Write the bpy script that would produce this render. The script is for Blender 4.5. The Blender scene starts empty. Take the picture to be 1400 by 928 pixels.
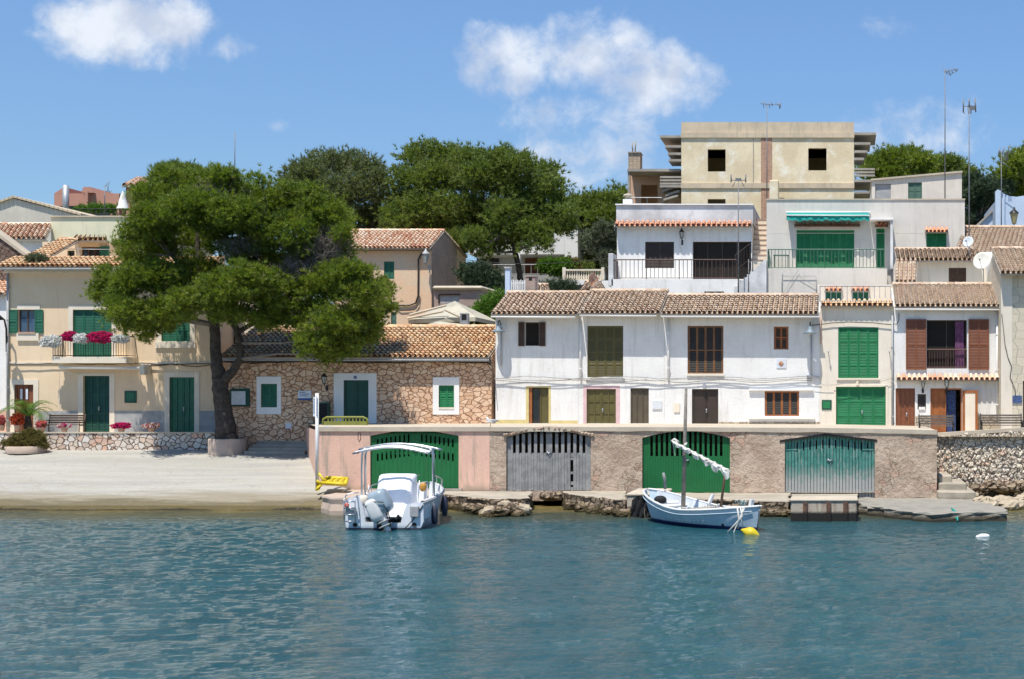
import bpy, math, random
import numpy as np
from mathutils import Vector, Matrix, Euler
R = math.radians
random.seed(7)
S = bpy.context.scene
COL = S.collection
# ------------------------------------------------------------------ camera, sky, sun, exposure
XC, YH, F, H = 1150.0, 540.0, 2000.0, 4.7          # optical axis, horizon, focal length of the cropped photograph; eye height
cam = bpy.data.cameras.new('camera'); camo = bpy.data.objects.new('camera', cam); COL.objects.link(camo)
camo.location = (0, 0, H); camo.rotation_euler = (R(90), 0, 0)
cam.sensor_width = 36; cam.lens = 36 * F / 1400
cam.shift_x = -(XC - 700) / 1400; cam.shift_y = (YH - 464) / 1400
cam.clip_end = 6000; cam.clip_start = .1
S.camera = camo
EL, AZ = 68.0, 20.0
W = bpy.data.worlds.new('World'); S.world = W; W.use_nodes = True
nt = W.node_tree; nt.nodes.clear()
def ND(t, kind, ins=None, **kw):
    n = t.nodes.new(kind)
    for k, v in kw.items(): setattr(n, k, v)
    if ins:
        for k, v in ins.items():
            s = n.inputs[k]
            if isinstance(v, bpy.types.NodeSocket): t.links.new(v, s)
            else: s.default_value = v
    return n
def MA(t, op, a, b=0.0, c=None, clamp=False):
    n = t.nodes.new('ShaderNodeMath'); n.operation = op; n.use_clamp = clamp
    for i, v in enumerate((a, b) if c is None else (a, b, c)):
        if isinstance(v, bpy.types.NodeSocket): t.links.new(v, n.inputs[i])
        else: n.inputs[i].default_value = v
    return n.outputs[0]
def MIX(t, fac, a, b, mode='MIX'):
    n = t.nodes.new('ShaderNodeMix'); n.data_type = 'RGBA'; n.blend_type = mode
    for s, v in ((n.inputs['Factor'], fac), (n.inputs['A'], a), (n.inputs['B'], b)):
        if s.type == 'VALUE' or s.name == 'Factor':
            pass
    def put(idx, v):
        s = n.inputs[idx]
        if isinstance(v, bpy.types.NodeSocket): t.links.new(v, s)
        else: s.default_value = v if idx == 0 else (tuple(v) + (1,) if len(v) == 3 else v)
    put(0, fac); put(6, a); put(7, b)
    return n.outputs[2]
def NOISE(t, vec, scale, detail=3, rough=.55, dist=0.0):
    return ND(t, 'ShaderNodeTexNoise', {'Vector': vec, 'Scale': scale, 'Detail': detail, 'Roughness': rough, 'Distortion': dist})
def SMOOTH(t, v, a, b):
    n = t.nodes.new('ShaderNodeMapRange'); n.interpolation_type = 'SMOOTHSTEP'
    t.links.new(v, n.inputs[0]); n.inputs[1].default_value = a; n.inputs[2].default_value = b
    return n.outputs[0]
sky = ND(nt, 'ShaderNodeTexSky', sky_type='NISHITA', sun_disc=False, sun_elevation=R(EL), sun_rotation=R(180 + AZ),
         air_density=1.0, dust_density=.35, ozone_density=3.0, altitude=0)
tc = ND(nt, 'ShaderNodeTexCoord'); sp = ND(nt, 'ShaderNodeSeparateXYZ', {0: tc.outputs['Generated']})
yy = MA(nt, 'MAXIMUM', sp.outputs[1], .05)
u = MA(nt, 'DIVIDE', sp.outputs[0], yy); v = MA(nt, 'DIVIDE', sp.outputs[2], yy)
uv = ND(nt, 'ShaderNodeCombineXYZ', {0: u, 1: v})
nz = NOISE(nt, uv.outputs[0], 11, 7, .6, .35).outputs[0]
nz2 = NOISE(nt, uv.outputs[0], 46, 5, .62, .3).outputs[0]
nn = MA(nt, 'ADD', MA(nt, 'MULTIPLY', nz, 1.9), MA(nt, 'MULTIPLY', nz2, .85))     # mean about 1.22
tot = None
# clouds: direction (as tangents), spread, density
for (cx, cy, rx, ry, dn) in [(165, 38, 125, 66, 1.3), (235, 30, 60, 50, 1.2), (215, 70, 80, 40, .8), (310, 68, 52, 26, .7), (70, 55, 45, 30, .45), (700, 80, 95, 62, 1.0), (800, 75, 115, 70, 1.0), (880, 115, 115, 66, .98),
                             (810, 160, 135, 55, .85), (830, 210, 150, 60, .78), (1250, 195, 130, 80, .85), (1180, 170, 60, 30, .4), (1205, 45, 60, 34, .4), (1325, 25, 50, 45, .3), (372, 172, 26, 13, .42), (1300, 150, 60, 30, .35),
                             (-400, -300, 420, 130, .9), (2100, -250, 500, 150, .9), (900, -900, 700, 200, .7)]:
    du = MA(nt, 'MULTIPLY', MA(nt, 'SUBTRACT', u, (cx - XC) / F), F / rx / 1.25)
    dv = MA(nt, 'MULTIPLY', MA(nt, 'SUBTRACT', v, (YH - cy) / F), F / ry / 1.25)
    d2 = MA(nt, 'ADD', MA(nt, 'MULTIPLY', du, du), MA(nt, 'MULTIPLY', dv, dv))
    g = MA(nt, 'MULTIPLY', MA(nt, 'SUBTRACT', 1.0, d2, clamp=True), dn)
    tot = g if tot is None else MA(nt, 'MAXIMUM', tot, g)
cl = SMOOTH(nt, MA(nt, 'ADD', MA(nt, 'MULTIPLY', tot, 1.0), MA(nt, 'MULTIPLY', MA(nt, 'SUBTRACT', nn, 1.44), 1.05)), .34, 1.08)
cl = MA(nt, 'MULTIPLY', cl, SMOOTH(nt, tot, .0, .3))
cl = MA(nt, 'MULTIPLY', cl, .9)
shade = SMOOTH(nt, NOISE(nt, uv.outputs[0], 26, 5, .55).outputs[0], .35, .65)
ccol = MIX(nt, shade, (5.4, 6.0, 7.2), (8.0, 8.4, 9.0))
SKYT0, SKYT1 = (.80, .94, 1.09), (.98, 1.17, 1.36)
skc = MIX(nt, 1.0, sky.outputs[0], MIX(nt, SMOOTH(nt, sp.outputs[2], .05, .30), SKYT0, SKYT1), 'MULTIPLY')
bg = ND(nt, 'ShaderNodeBackground', {'Color': MIX(nt, cl, skc, ccol), 'Strength': .092})
nt.links.new(bg.outputs[0], ND(nt, 'ShaderNodeOutputWorld').inputs[0])
sd = Vector((-math.sin(R(AZ)) * math.cos(R(EL)), -math.cos(R(AZ)) * math.cos(R(EL)), math.sin(R(EL))))
sun = bpy.data.lights.new('sun', 'SUN'); sun.energy = 4.75; sun.angle = R(.53); sun.color = (1, .95, .87)
suno = bpy.data.objects.new('sun', sun); COL.objects.link(suno); suno.rotation_euler = sd.to_track_quat('Z', 'Y').to_euler(); suno.location = (-20, 0, 60)
S.view_settings.view_transform = 'Standard'; S.view_settings.look = 'None'; S.view_settings.gamma = 1
S.view_settings.exposure = .30
S.render.engine = 'CYCLES'
# ------------------------------------------------------------------ helpers
def X(px, Y): return (px - XC) * Y / F
def Z(py, Y): return H - (py - YH) * Y / F
def P(px, py, Y): return Vector((X(px, Y), Y, Z(py, Y)))
def hexc(r, g, b):
    return tuple(((c / 255) / 12.92 if c / 255 <= .04045 else ((c / 255 + .055) / 1.055) ** 2.4) for c in (r, g, b))
MATS = {}
def crack(t, pos, scale, w, det=4):
    """thin wandering lines: the level line of a noise field"""
    n = NOISE(t, pos, scale, det, .55).outputs[0]
    return MA(t, 'SUBTRACT', 1.0, SMOOTH(t, MA(t, 'ABSOLUTE', MA(t, 'SUBTRACT', n, .5)), w * .4, w))
def M(name, c1, c2=None, scale=1.2, rough=.8, bump=0, bs=25, metal=0, stain=None, sa=.5, streak=False, sscale=2.0, attr=False, ramp=None, trans=0, spec=.4, coat=0, fine=.12, alpha=1, fade=None, cracks=None):
    """procedural material in world-space metres; c2 = second tone, stain = dirt colour with a shape of its own"""
    m = bpy.data.materials.new(name); m.use_nodes = True; t = m.node_tree; t.nodes.clear()
    geo = ND(t, 'ShaderNodeNewGeometry'); pos = geo.outputs['Position']
    c2 = c2 or tuple(x * .86 for x in c1)
    n1 = NOISE(t, pos, scale, 5, .6)
    col = MIX(t, SMOOTH(t, n1.outputs[0], .36, .64), c1, c2)
    if attr:
        at = ND(t, 'ShaderNodeAttribute', attribute_name='rnd')
        r = t.nodes.new('ShaderNodeValToRGB'); t.links.new(at.outputs['Fac'], r.inputs[0])
        els = r.color_ramp.elements
        rp = ramp
        while len(els) < len(rp): els.new(.5)
        for i, (p_, c_) in enumerate(rp): els[i].position = p_; els[i].color = tuple(c_) + (1,)
        col = MIX(t, .85, col, r.outputs[0])
    if fine:
        n3 = NOISE(t, pos, scale * 17, 4, .7)
        col = MIX(t, 1.0, col, MIX(t, n3.outputs[0], (1 - fine * 2,) * 3, (1 + fine * 1.2,) * 3), 'MULTIPLY')
    if stain:
        mp = ND(t, 'ShaderNodeMapping', {'Vector': pos, 'Scale': (2.2, 2.2, .22) if streak else (1, 1, 1)})
        n2 = NOISE(t, mp.outputs[0], sscale, 6, .65)
        k = MA(t, 'MULTIPLY', SMOOTH(t, n2.outputs[0], .5, .72), sa)
        col = MIX(t, k, col, stain)
    if cracks: col = MIX(t, MA(t, 'MULTIPLY', MA(t, 'MULTIPLY', crack(t, pos, cracks[0], cracks[1]), SMOOTH(t, n1.outputs[0], .45, .6)), cracks[3] if len(cracks) > 3 else .7), col, cracks[2])
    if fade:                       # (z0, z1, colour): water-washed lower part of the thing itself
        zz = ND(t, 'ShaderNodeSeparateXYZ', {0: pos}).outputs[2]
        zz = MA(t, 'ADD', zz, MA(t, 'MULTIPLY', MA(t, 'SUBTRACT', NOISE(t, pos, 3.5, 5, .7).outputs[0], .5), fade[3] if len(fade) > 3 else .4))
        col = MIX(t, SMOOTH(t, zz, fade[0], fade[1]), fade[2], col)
    b = ND(t, 'ShaderNodeBsdfPrincipled', {'Base Color': col, 'Roughness': rough, 'Metallic': metal, 'Specular IOR Level': spec, 'Coat Weight': coat, 'Alpha': alpha})
    if bump:
        bn = NOISE(t, pos, bs, 5, .6)
        bb = ND(t, 'ShaderNodeBump', {'Height': bn.outputs[0], 'Strength': min(1, bump), 'Distance': .03})
        t.links.new(bb.outputs[0], b.inputs['Normal'])
    sh = b.outputs[0]
    if trans:
        tr = ND(t, 'ShaderNodeBsdfTranslucent', {'Color': MIX(t, 1.0, col, (1.3, 1.5, .6), 'MULTIPLY')})
        sh = ND(t, 'ShaderNodeMixShader', {0: trans, 1: b.outputs[0], 2: tr.outputs[0]}).outputs[0]
    t.links.new(sh, ND(t, 'ShaderNodeOutputMaterial').inputs[0])
    MATS[name] = m; return m
def STONE(name, cols, mortar, sc=(1.7, 1.7, 2.4), mw=.05, bump=.8, tint=None, patch=None, rnd=1.0, wob=.25, dark=None):
    """irregular masonry: Voronoi stones, each with its own tone, joints between"""
    m = bpy.data.materials.new(name); m.use_nodes = True; t = m.node_tree; t.nodes.clear()
    geo = ND(t, 'ShaderNodeNewGeometry'); pos = geo.outputs['Position']
    nv = NOISE(t, pos, 2.2, 3, .6); nb = NOISE(t, pos, 14, 4, .6)
    off = ND(t, 'ShaderNodeVectorMath', {0: nv.outputs['Color'], 1: (.5, .5, .5)}, operation='SUBTRACT')
    off = ND(t, 'ShaderNodeVectorMath', {0: off.outputs[0], 'Scale': wob}, operation='SCALE')
    p2 = ND(t, 'ShaderNodeVectorMath', {0: pos, 1: off.outputs[0]}, operation='ADD')
    mp = ND(t, 'ShaderNodeMapping', {'Vector': p2.outputs[0], 'Scale': sc}); v = mp.outputs[0]
    ve = ND(t, 'ShaderNodeTexVoronoi', {'Vector': v, 'Scale': 1.0, 'Randomness': rnd}, feature='DISTANCE_TO_EDGE')
    vc = ND(t, 'ShaderNodeTexVoronoi', {'Vector': v, 'Scale': 1.0, 'Randomness': rnd}, feature='F1')
    sx = ND(t, 'ShaderNodeSeparateColor', {0: vc.outputs['Color']})
    r = t.nodes.new('ShaderNodeValToRGB'); t.links.new(sx.outputs[0], r.inputs[0]); els = r.color_ramp.elements
    while len(els) < len(cols): els.new(.5)
    for i, c_ in enumerate(cols): els[i].position = i / (len(cols) - 1); els[i].color = tuple(c_) + (1,)
    col = MIX(t, 1.0, r.outputs[0], MIX(t, nb.outputs[0], (.7, .7, .7), (1.25, 1.25, 1.25)), 'MULTIPLY')
    de = MA(t, 'ADD', ve.outputs['Distance'], MA(t, 'MULTIPLY', MA(t, 'SUBTRACT', nb.outputs[0], .5), mw * 1.4))
    k = SMOOTH(t, de, mw * .35, mw * 1.3)
    col = MIX(t, k, mortar, col)
    if patch:
        pn = NOISE(t, pos, patch[1], 5, .6)
        pm = NOISE(t, pos, 1.1, 6, .7)
        pc = MIX(t, SMOOTH(t, pm.outputs[0], .36, .62), patch[3], patch[0])
        pc = MIX(t, MA(t, 'MULTIPLY', SMOOTH(t, NOISE(t, pos, 5.5, 6, .75).outputs[0], .52, .66), .6), pc, tuple(x * .55 for x in patch[0]))
        pc = MIX(t, crack(t, pos, 1.3, .008, 5), pc, mortar)
        col = MIX(t, SMOOTH(t, pn.outputs[0], patch[2], patch[2] + .08), col, MIX(t, 1.0, pc, MIX(t, nb.outputs[0], (.68,) * 3, (1.28,) * 3), 'MULTIPLY'))
        k = MA(t, 'MAXIMUM', k, SMOOTH(t, pn.outputs[0], patch[2], patch[2] + .08))
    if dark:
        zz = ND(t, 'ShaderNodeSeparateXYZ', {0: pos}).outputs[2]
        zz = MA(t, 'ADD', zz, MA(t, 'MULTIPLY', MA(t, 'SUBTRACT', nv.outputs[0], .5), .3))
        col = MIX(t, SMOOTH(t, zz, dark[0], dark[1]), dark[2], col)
    hgt = MA(t, 'ADD', k, MA(t, 'MULTIPLY', nb.outputs[0], .5))
    if patch: hgt = MA(t, 'ADD', hgt, MA(t, 'MULTIPLY', NOISE(t, pos, 4.5, 6, .75).outputs[0], 2.4))
    b = ND(t, 'ShaderNodeBsdfPrincipled', {'Base Color': col, 'Roughness': .88, 'Specular IOR Level': .2})
    bb = ND(t, 'ShaderNodeBump', {'Height': hgt, 'Strength': bump, 'Distance': .06})
    t.links.new(bb.outputs[0], b.inputs['Normal'])
    t.links.new(b.outputs[0], ND(t, 'ShaderNodeOutputMaterial').inputs[0])
    MATS[name] = m; return m
WB = {}
def tag(o, label=None, cat=None, group=None, kind=None):
    if label: o['label'] = label
    if cat: o['category'] = cat
    if group: o['group'] = group
    if kind: o['kind'] = kind
    return o
def thing(name, label, cat, loc, group=None):
    o = bpy.data.objects.new(name, None); COL.objects.link(o); o.location = loc; o.empty_display_size = .2
    WB[o.name] = Vector(loc); return tag(o, label, cat, group)
class MB:
    def __init__(s): s.v = []; s.f = []; s.r = []; s.smooth = []
    def add(s, vs, fs, r=0.0, smooth=False):
        b = len(s.v); s.v += [tuple(p) for p in vs]
        for f in fs: s.f.append(tuple(b + i for i in f)); s.r.append(r); s.smooth.append(smooth)
        return s
    def quad(s, a, b, c, d, r=0.0): return s.add([a, b, c, d], [(0, 1, 2, 3)], r)
    def box(s, x0, x1, y0, y1, z0, z1, r=0.0):
        return s.add([(x0, y0, z0), (x1, y0, z0), (x1, y1, z0), (x0, y1, z0), (x0, y0, z1), (x1, y0, z1), (x1, y1, z1), (x0, y1, z1)],
                     [(0, 3, 2, 1), (4, 5, 6, 7), (0, 1, 5, 4), (1, 2, 6, 5), (2, 3, 7, 6), (3, 0, 4, 7)], r)
    def bev(s, x0, x1, y0, y1, z0, z1, b=.03, r=0.0):
        """box with chamfered edges"""
        vs = []
        for (x, sx) in ((x0, 1), (x1, -1)):
            for (y, sy) in ((y0, 1), (y1, -1)):
                for (z, sz) in ((z0, 1), (z1, -1)):
                    vs += [(x, y + sy * b, z + sz * b), (x + sx * b, y, z + sz * b), (x + sx * b, y + sy * b, z)]
        import bmesh
        bm = bmesh.new()
        for p in vs: bm.verts.new(p)
        bmesh.ops.convex_hull(bm, input=bm.verts); bmesh.ops.dissolve_limit(bm, angle_limit=.02, verts=bm.verts, edges=bm.edges)
        bm.verts.ensure_lookup_table(); bm.verts.index_update()
        s.add([v.co[:] for v in bm.verts], [[v.index for v in f.verts] for f in bm.faces], r); bm.free(); return s
    def prism(s, poly, y0, y1, r=0.0):
        """polygon of (x, z) extruded between two depths"""
        n = len(poly); vs = [(x, y0, z) for x, z in poly] + [(x, y1, z) for x, z in poly]
        fs = [tuple(range(n)), tuple(range(2 * n - 1, n - 1, -1))] + [(i, i + n, (i + 1) % n + n, (i + 1) % n) for i in range(n)]
        return s.add(vs, fs, r)
    def prismz(s, poly, z0, z1, r=0.0):
        n = len(poly); vs = [(x, y, z0) for x, y in poly] + [(x, y, z1) for x, y in poly]
        return s.add(vs, [tuple(range(n))[::-1], tuple(range(n, 2 * n))] + [(i, (i + 1) % n, (i + 1) % n + n, i + n) for i in range(n)], r)
    def tube(s, pts, rad, n=6, r=0.0, cap=True):
        pts = [Vector(p) for p in pts]; rr = rad if isinstance(rad, (list, tuple)) else [rad] * len(pts)
        vs = []; a = None
        for i, p in enumerate(pts):
            d = (pts[min(i + 1, len(pts) - 1)] - pts[max(i - 1, 0)])
            d = d.normalized() if d.length > 1e-6 else Vector((0, 0, 1))
            a = d.cross(Vector((0, 1, 0)) if abs(d.y) < .9 else Vector((1, 0, 0))).normalized() if a is None else (a - d * a.dot(d)).normalized()
            b = d.cross(a)
            for k in range(n):
                t = 2 * math.pi * k / n; vs.append(p + (a * math.cos(t) + b * math.sin(t)) * rr[i])
        fs = [(i * n + k, i * n + (k + 1) % n, (i + 1) * n + (k + 1) % n, (i + 1) * n + k) for i in range(len(pts) - 1) for k in range(n)]
        if cap: fs += [tuple(range(n))[::-1], tuple(range((len(pts) - 1) * n, len(pts) * n))]
        return s.add(vs, fs, r, n > 4)
    def bar(s, a, b, w, r=0.0): return s.tube([a, b], w * .7071, 4, r)
    def lathe(s, c, prof, n=12, r=0.0, axis=None):
        """profile of (radius, height) turned about the vertical, or about axis"""
        q = Vector((0, 0, 1)).rotation_difference(Vector(axis).normalized()) if axis is not None else None
        vs = []
        for (ra, h) in prof:
            for k in range(n):
                t = 2 * math.pi * k / n; p = Vector((ra * math.cos(t), ra * math.sin(t), h))
                if q: p = q @ p
                vs.append(p + Vector(c))
        fs = [(i * n + k, i * n + (k + 1) % n, (i + 1) * n + (k + 1) % n, (i + 1) * n + k) for i in range(len(prof) - 1) for k in range(n)]
        return s.add(vs, fs, r, True)
    def sup(s, c, rad, e=.5, nu=16, nv=10, rot=None, r=0.0):
        """superellipsoid: e = 1 a ball, smaller = a rounded box"""
        f = lambda w: math.copysign(abs(w) ** e, w)
        vs = []
        for i in range(nv + 1):
            ph = -math.pi / 2 + math.pi * i / nv
            for k in range(nu):
                t = 2 * math.pi * k / nu
                p = Vector((rad[0] * f(math.cos(ph)) * f(math.cos(t)), rad[1] * f(math.cos(ph)) * f(math.sin(t)), rad[2] * f(math.sin(ph))))
                if rot: p = rot @ p
                vs.append(p + Vector(c))
        fs = [(i * nu + k, i * nu + (k + 1) % nu, (i + 1) * nu + (k + 1) % nu, (i + 1) * nu + k) for i in range(nv) for k in range(nu)]
        return s.add(vs, fs, r, True)
    def build(s, name, mat, parent=None, flip=False):
        me = bpy.data.meshes.new(name); base = WB[parent.name] if parent else Vector((0, 0, 0))
        if parent is None and s.v:
            a = np.array([tuple(p) for p in s.v]); lo = a.min(0); hi = a.max(0); base = Vector(((lo[0] + hi[0]) / 2, (lo[1] + hi[1]) / 2, lo[2]))
            base = Vector([float(q) for q in base])
        me.from_pydata([tuple(Vector(p) - base) for p in s.v], [], s.f)
        at = me.attributes.new('rnd', 'FLOAT', 'FACE')
        for i, q in enumerate(s.r): at.data[i].value = q
        me.polygons.foreach_set('use_smooth', s.smooth)
        me.materials.append(MATS[mat] if isinstance(mat, str) else mat); me.update()
        o = bpy.data.objects.new(name, me); COL.objects.link(o)
        if parent: o.parent = parent; WB[o.name] = base
        else: o.location = base; WB[o.name] = base
        return o
def copy_tree(o, parent=None, delta=None):
    c = o.copy(); COL.objects.link(c); c.parent = parent
    if delta is not None: c.location = c.location + Vector(delta)
    WB[c.name] = WB[o.name] + (Vector(delta) if delta is not None else Vector((0, 0, 0)))
    for ch in list(o.children): copy_tree(ch, c)
    return c
def RC(px0, py0, px1, py1, Y): return X(px0, Y), X(px1, Y), Z(py1, Y), Z(py0, Y)
def inside(x, z, hs): return any(a < x < b and c < z < d for a, b, c, d in hs)
def wall(parent, mat, px0, py0, px1, py1, Y, holes=(), depth=6, prof=None, rv=.28, name='wall', zb=None, back=True):
    """hollow house body with real openings; holes in pixels of the facade plane; prof = [(y, z), ...] of the side walls from front eave to back eave"""
    x0, x1, z0, z1 = RC(px0, py0, px1, py1, Y)
    if zb is not None: z0 = zb
    hs = [RC(*h, Y) for h in holes]; m = MB()
    xs = sorted({x0, x1} | {q for h in hs for q in h[:2]}); zs = sorted({z0, z1} | {q for h in hs for q in h[2:]})
    for a, b in zip(xs, xs[1:]):
        for c, d in zip(zs, zs[1:]):
            if not inside((a + b) / 2, (c + d) / 2, hs): m.quad((a, Y, c), (b, Y, c), (b, Y, d), (a, Y, d))
    for a, b, c, d in hs:
        m.quad((a, Y, c), (a, Y, d), (a, Y + rv, d), (a, Y + rv, c)); m.quad((b, Y, c), (b, Y + rv, c), (b, Y + rv, d), (b, Y, d))
        m.quad((a, Y, d), (b, Y, d), (b, Y + rv, d), (a, Y + rv, d)); m.quad((a, Y, c), (a, Y + rv, c), (b, Y + rv, c), (b, Y, c))
    if back:
        pr = prof or [(Y, z1), (Y + depth, z1)]
        pr = [(Y, z1)] + [q for q in pr if q[0] > Y + 1e-4]
        side = [(Y, z0)] + pr + [(pr[-1][0], z0)]
        for x, fl in ((x0, 1), (x1, 0)):
            m.add([(x, y, z) for y, z in side], [tuple(range(len(side)))])
        yb = pr[-1][0]; m.quad((x0, yb, z0), (x1, yb, z0), (x1, yb, pr[-1][1]), (x0, yb, pr[-1][1]))
        for (ya, za), (yc, zc) in zip(pr, pr[1:]): m.quad((x0, ya, za), (x1, ya, za), (x1, yc, zc), (x0, yc, zc))
    return m.build(name, mat, parent)
def bx(parent, name, mat, px0, py0, px1, py1, Y, y0=-.04, y1=.0, b=0):
    """box given by its outline in the plane Y, from Y+y0 to Y+y1"""
    x0, x1, z0, z1 = RC(px0, py0, px1, py1, Y); m = MB()
    (m.bev(x0, x1, Y + y0, Y + y1, z0, z1, b) if b else m.box(x0, x1, Y + y0, Y + y1, z0, z1))
    return m.build(name, mat, parent)
def surround(parent, mat, out, hole, Y, y0=-.035, name='surround'):
    a0, a1, b0, b1 = RC(*out, Y); c0, c1, d0, d1 = RC(*hole, Y); m = MB(); y = Y + y0; y2 = Y + .02
    m.box(a0, c0, y, y2, b0, b1); m.box(c1, a1, y, y2, b0, b1)
    if b1 > d1 + .01: m.box(c0, c1, y, y2, d1, b1)
    if b0 < d0 - .01: m.box(c0, c1, y, y2, b0, d0)
    return m.build(name, mat, parent)
def leaf(m, x0, x1, z0, z1, y, cols=1, rows=2, fw=.055, t=.05, slat=.075, solid=False, A=None):
    """one shutter or door leaf: frame bars, louvre slats (or a sunk panel) behind them"""
    w = (x1 - x0); 
    def put(a, b, c, d, ya, yb, r=0): m.box(a, b, ya, yb, c, d, r)
    cw = w / cols; ch = (z1 - z0) / rows
    for i in range(cols + 1):
        c = x0 + i * cw; a = max(x0, c - fw / 2); b = min(x1, c + fw / 2)
        if i == 0: b = x0 + fw
        if i == cols: a = x1 - fw
        put(a, b, z0, z1, y, y + t)
    for j in range(rows + 1):
        c = z0 + j * ch; a = max(z0, c - fw / 2); b = min(z1, c + fw / 2)
        if j == 0: b = z0 + fw
        if j == rows: a = z1 - fw
        for i in range(cols): put(x0 + i * cw + fw * .5, x0 + (i + 1) * cw - fw * .5, a, b, y + .004, y + t - .004)
    put(x0 + .01, x1 - .01, z0 + .01, z1 - .01, y + t * .75, y + t + .012)
    if not solid:
        for j in range(rows):
            za = z0 + j * ch + fw * .6; zb_ = z0 + (j + 1) * ch - fw * .6; k = max(1, int((zb_ - za) / slat)); st = (zb_ - za) / k
            for q in range(k):
                zc = za + q * st
                m.quad((x0 + fw * .6, y + .012, zc), (x1 - fw * .6, y + .012, zc), (x1 - fw * .6, y + t * .72, zc + st * .9), (x0 + fw * .6, y + t * .72, zc + st * .9))
def shutters(parent, mat, px0, py0, px1, py1, Y, n=2, rows=2, cols=1, off=.06, name='window', part='shutter', solid=False, fw=.055, handle=False, labels=None):
    """closed opening: a slim frame (the part) with n leaves (sub-parts)"""
    x0, x1, z0, z1 = RC(px0, py0, px1, py1, Y); m = MB(); f = .03; y = Y + off
    m.box(x0, x0 + f, y - .01, y + .09, z0, z1); m.box(x1 - f, x1, y - .01, y + .09, z0, z1); m.box(x0 + f, x1 - f, y - .01, y + .09, z1 - f, z1)
    m.box(x0 + f, x1 - f, y - .01, y + .09, z0, z0 + .02); m.box(x0, x1, y + .1, y + .12, z0, z1)
    w = m.build(name, mat, parent); lw = (x1 - x0 - 2 * f) / n
    for i in range(n):
        q = MB(); leaf(q, x0 + f + i * lw + .006, x0 + f + (i + 1) * lw - .006, z0 + .024, z1 - f - .004, y + .005, cols, rows, fw=fw, solid=solid); o = q.build(part, mat, w)
    if handle:
        xm = (x0 + x1) / 2 + .06; zz = z0 + (z1 - z0) * .42
        MB().tube([(xm, y - .06, zz - .07), (xm, y - .07, zz + .07)], .018).box(xm - .03, xm + .03, y - .02, y - .005, zz - .1, zz + .1).build('handle', 'steel', w)
    return w
def glazed(parent, fmat, px0, py0, px1, py1, Y, n=2, off=.12, name='window', rows=1, pane='glass_dark'):
    x0, x1, z0, z1 = RC(px0, py0, px1, py1, Y); m = MB(); f = .05; y = Y + off
    m.box(x0, x0 + f, y, y + .06, z0, z1); m.box(x1 - f, x1, y, y + .06, z0, z1); m.box(x0 + f, x1 - f, y, y + .06, z1 - f, z1); m.box(x0 + f, x1 - f, y, y + .06, z0, z0 + f)
    for i in range(1, n): c = x0 + (x1 - x0) * i / n; m.box(c - .03, c + .03, y - .003, y + .063, z0 + f, z1 - f)
    for i in range(1, rows): c = z0 + (z1 - z0) * i / rows; m.box(x0 + f, x1 - f, y + .003, y + .057, c - .02, c + .02)
    w = m.build(name, fmat, parent); MB().box(x0 + .02, x1 - .02, y + .025, y + .035, z0 + .02, z1 - .02).build('pane', pane, w); return w
def tiles(parent, BL, BR, TR, TL, mat='tiles', sp=.25, rl=.36, name='roof', ridge=True, slab='eave_board', lift=.03, sides=False):
    """barrel-tile roof: rows of half-round cover tiles over channels, on a thin slab"""
    BL, BR, TR, TL = map(Vector, (BL, BR, TR, TL)); nrm = (BR - BL).cross(TL - BL).normalized()
    if nrm.z < 0: nrm = -nrm
    nc = max(2, round(((BR - BL).length + (TR - TL).length) / 2 / sp)); nr = max(1, round(((TL - BL).length + (TR - BR).length) / 2 / rl))
    L = lambda u, v: (BL * (1 - u) + BR * u) * (1 - v) + (TL * (1 - u) + TR * u) * v
    m = MB(); NS = 6
    for i in range(nc):
        cr = random.random()
        for j in range(nr):
            v0 = j / nr - (.12 / nr if j else .0); v1 = min(1, (j + 1) / nr)
            ra = (BR - BL).length / nc; jx = random.uniform(-.05, .05) / nc; hz = random.uniform(-.008, .012)
            u = (i + .5) / nc + jx; vs = []
            for (v, hw, up) in ((v0, .40, .065 + hz), (v1, .31, .008)):
                wid = ((BR - BL) * (1 - v) + (TR - TL) * v) / nc
                c = L(u, v) + nrm * (up + lift)
                for k in range(NS + 1):
                    a = math.pi * k / NS; vs.append(c - wid * hw * math.cos(a) + nrm * math.sin(a) * ra * .46)
            q = min(.999, max(0, random.gauss(.5, .24)))
            m.add(vs, [(k, k + 1, k + NS + 2, k + NS + 1) for k in range(NS)], q, True)
            # channel tile between covers
            if i < nc - 1:
                uc = (i + 1) / nc; vs = []
                for (v, up) in ((v0, .03), (v1, .0)):
                    wid = ((BR - BL) * (1 - v) + (TR - TL) * v) / nc; c = L(uc, v) + nrm * (up + lift - .01)
                    for k in range(5):
                        a = math.pi * k / 4; vs.append(c - wid * .30 * math.cos(a) - nrm * (math.sin(a) * ra * .16 - .03))
                m.add(vs, [(k, k + 1, k + 6, k + 5) for k in range(4)], q * .8, True)
    if ridge:
        d = (TR - TL); n = max(2, int(d.length / .38)); dn = d.normalized(); bn = Vector((0, 0, 1)); sd_ = dn.cross(bn).normalized()
        for j in range(n):
            vs = []
            for (t, hw) in ((j / n, .15), (min(1, (j + 1.15) / n), .125)):
                c = TL + d * t + Vector((0, 0, .03))
                for k in range(NS + 1): a = math.pi * k / NS; vs.append(c + sd_ * hw * math.cos(a) + bn * math.sin(a) * (hw + .02))
            m.add(vs, [(k, k + 1, k + NS + 2, k + NS + 1) for k in range(NS)], random.random(), True)
    o = m.build(name, mat, parent)
    s = MB(); th = nrm * .07; lf = nrm * .02
    a = [BL + lf, BR + lf, TR + lf, TL + lf]; b = [q - th for q in a]
    s.add(a + b, [(0, 1, 2, 3), (7, 6, 5, 4), (0, 4, 5, 1), (1, 5, 6, 2), (2, 6, 7, 3), (3, 7, 4, 0)]); s.build('roof_slab', slab, o)
    return o
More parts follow.
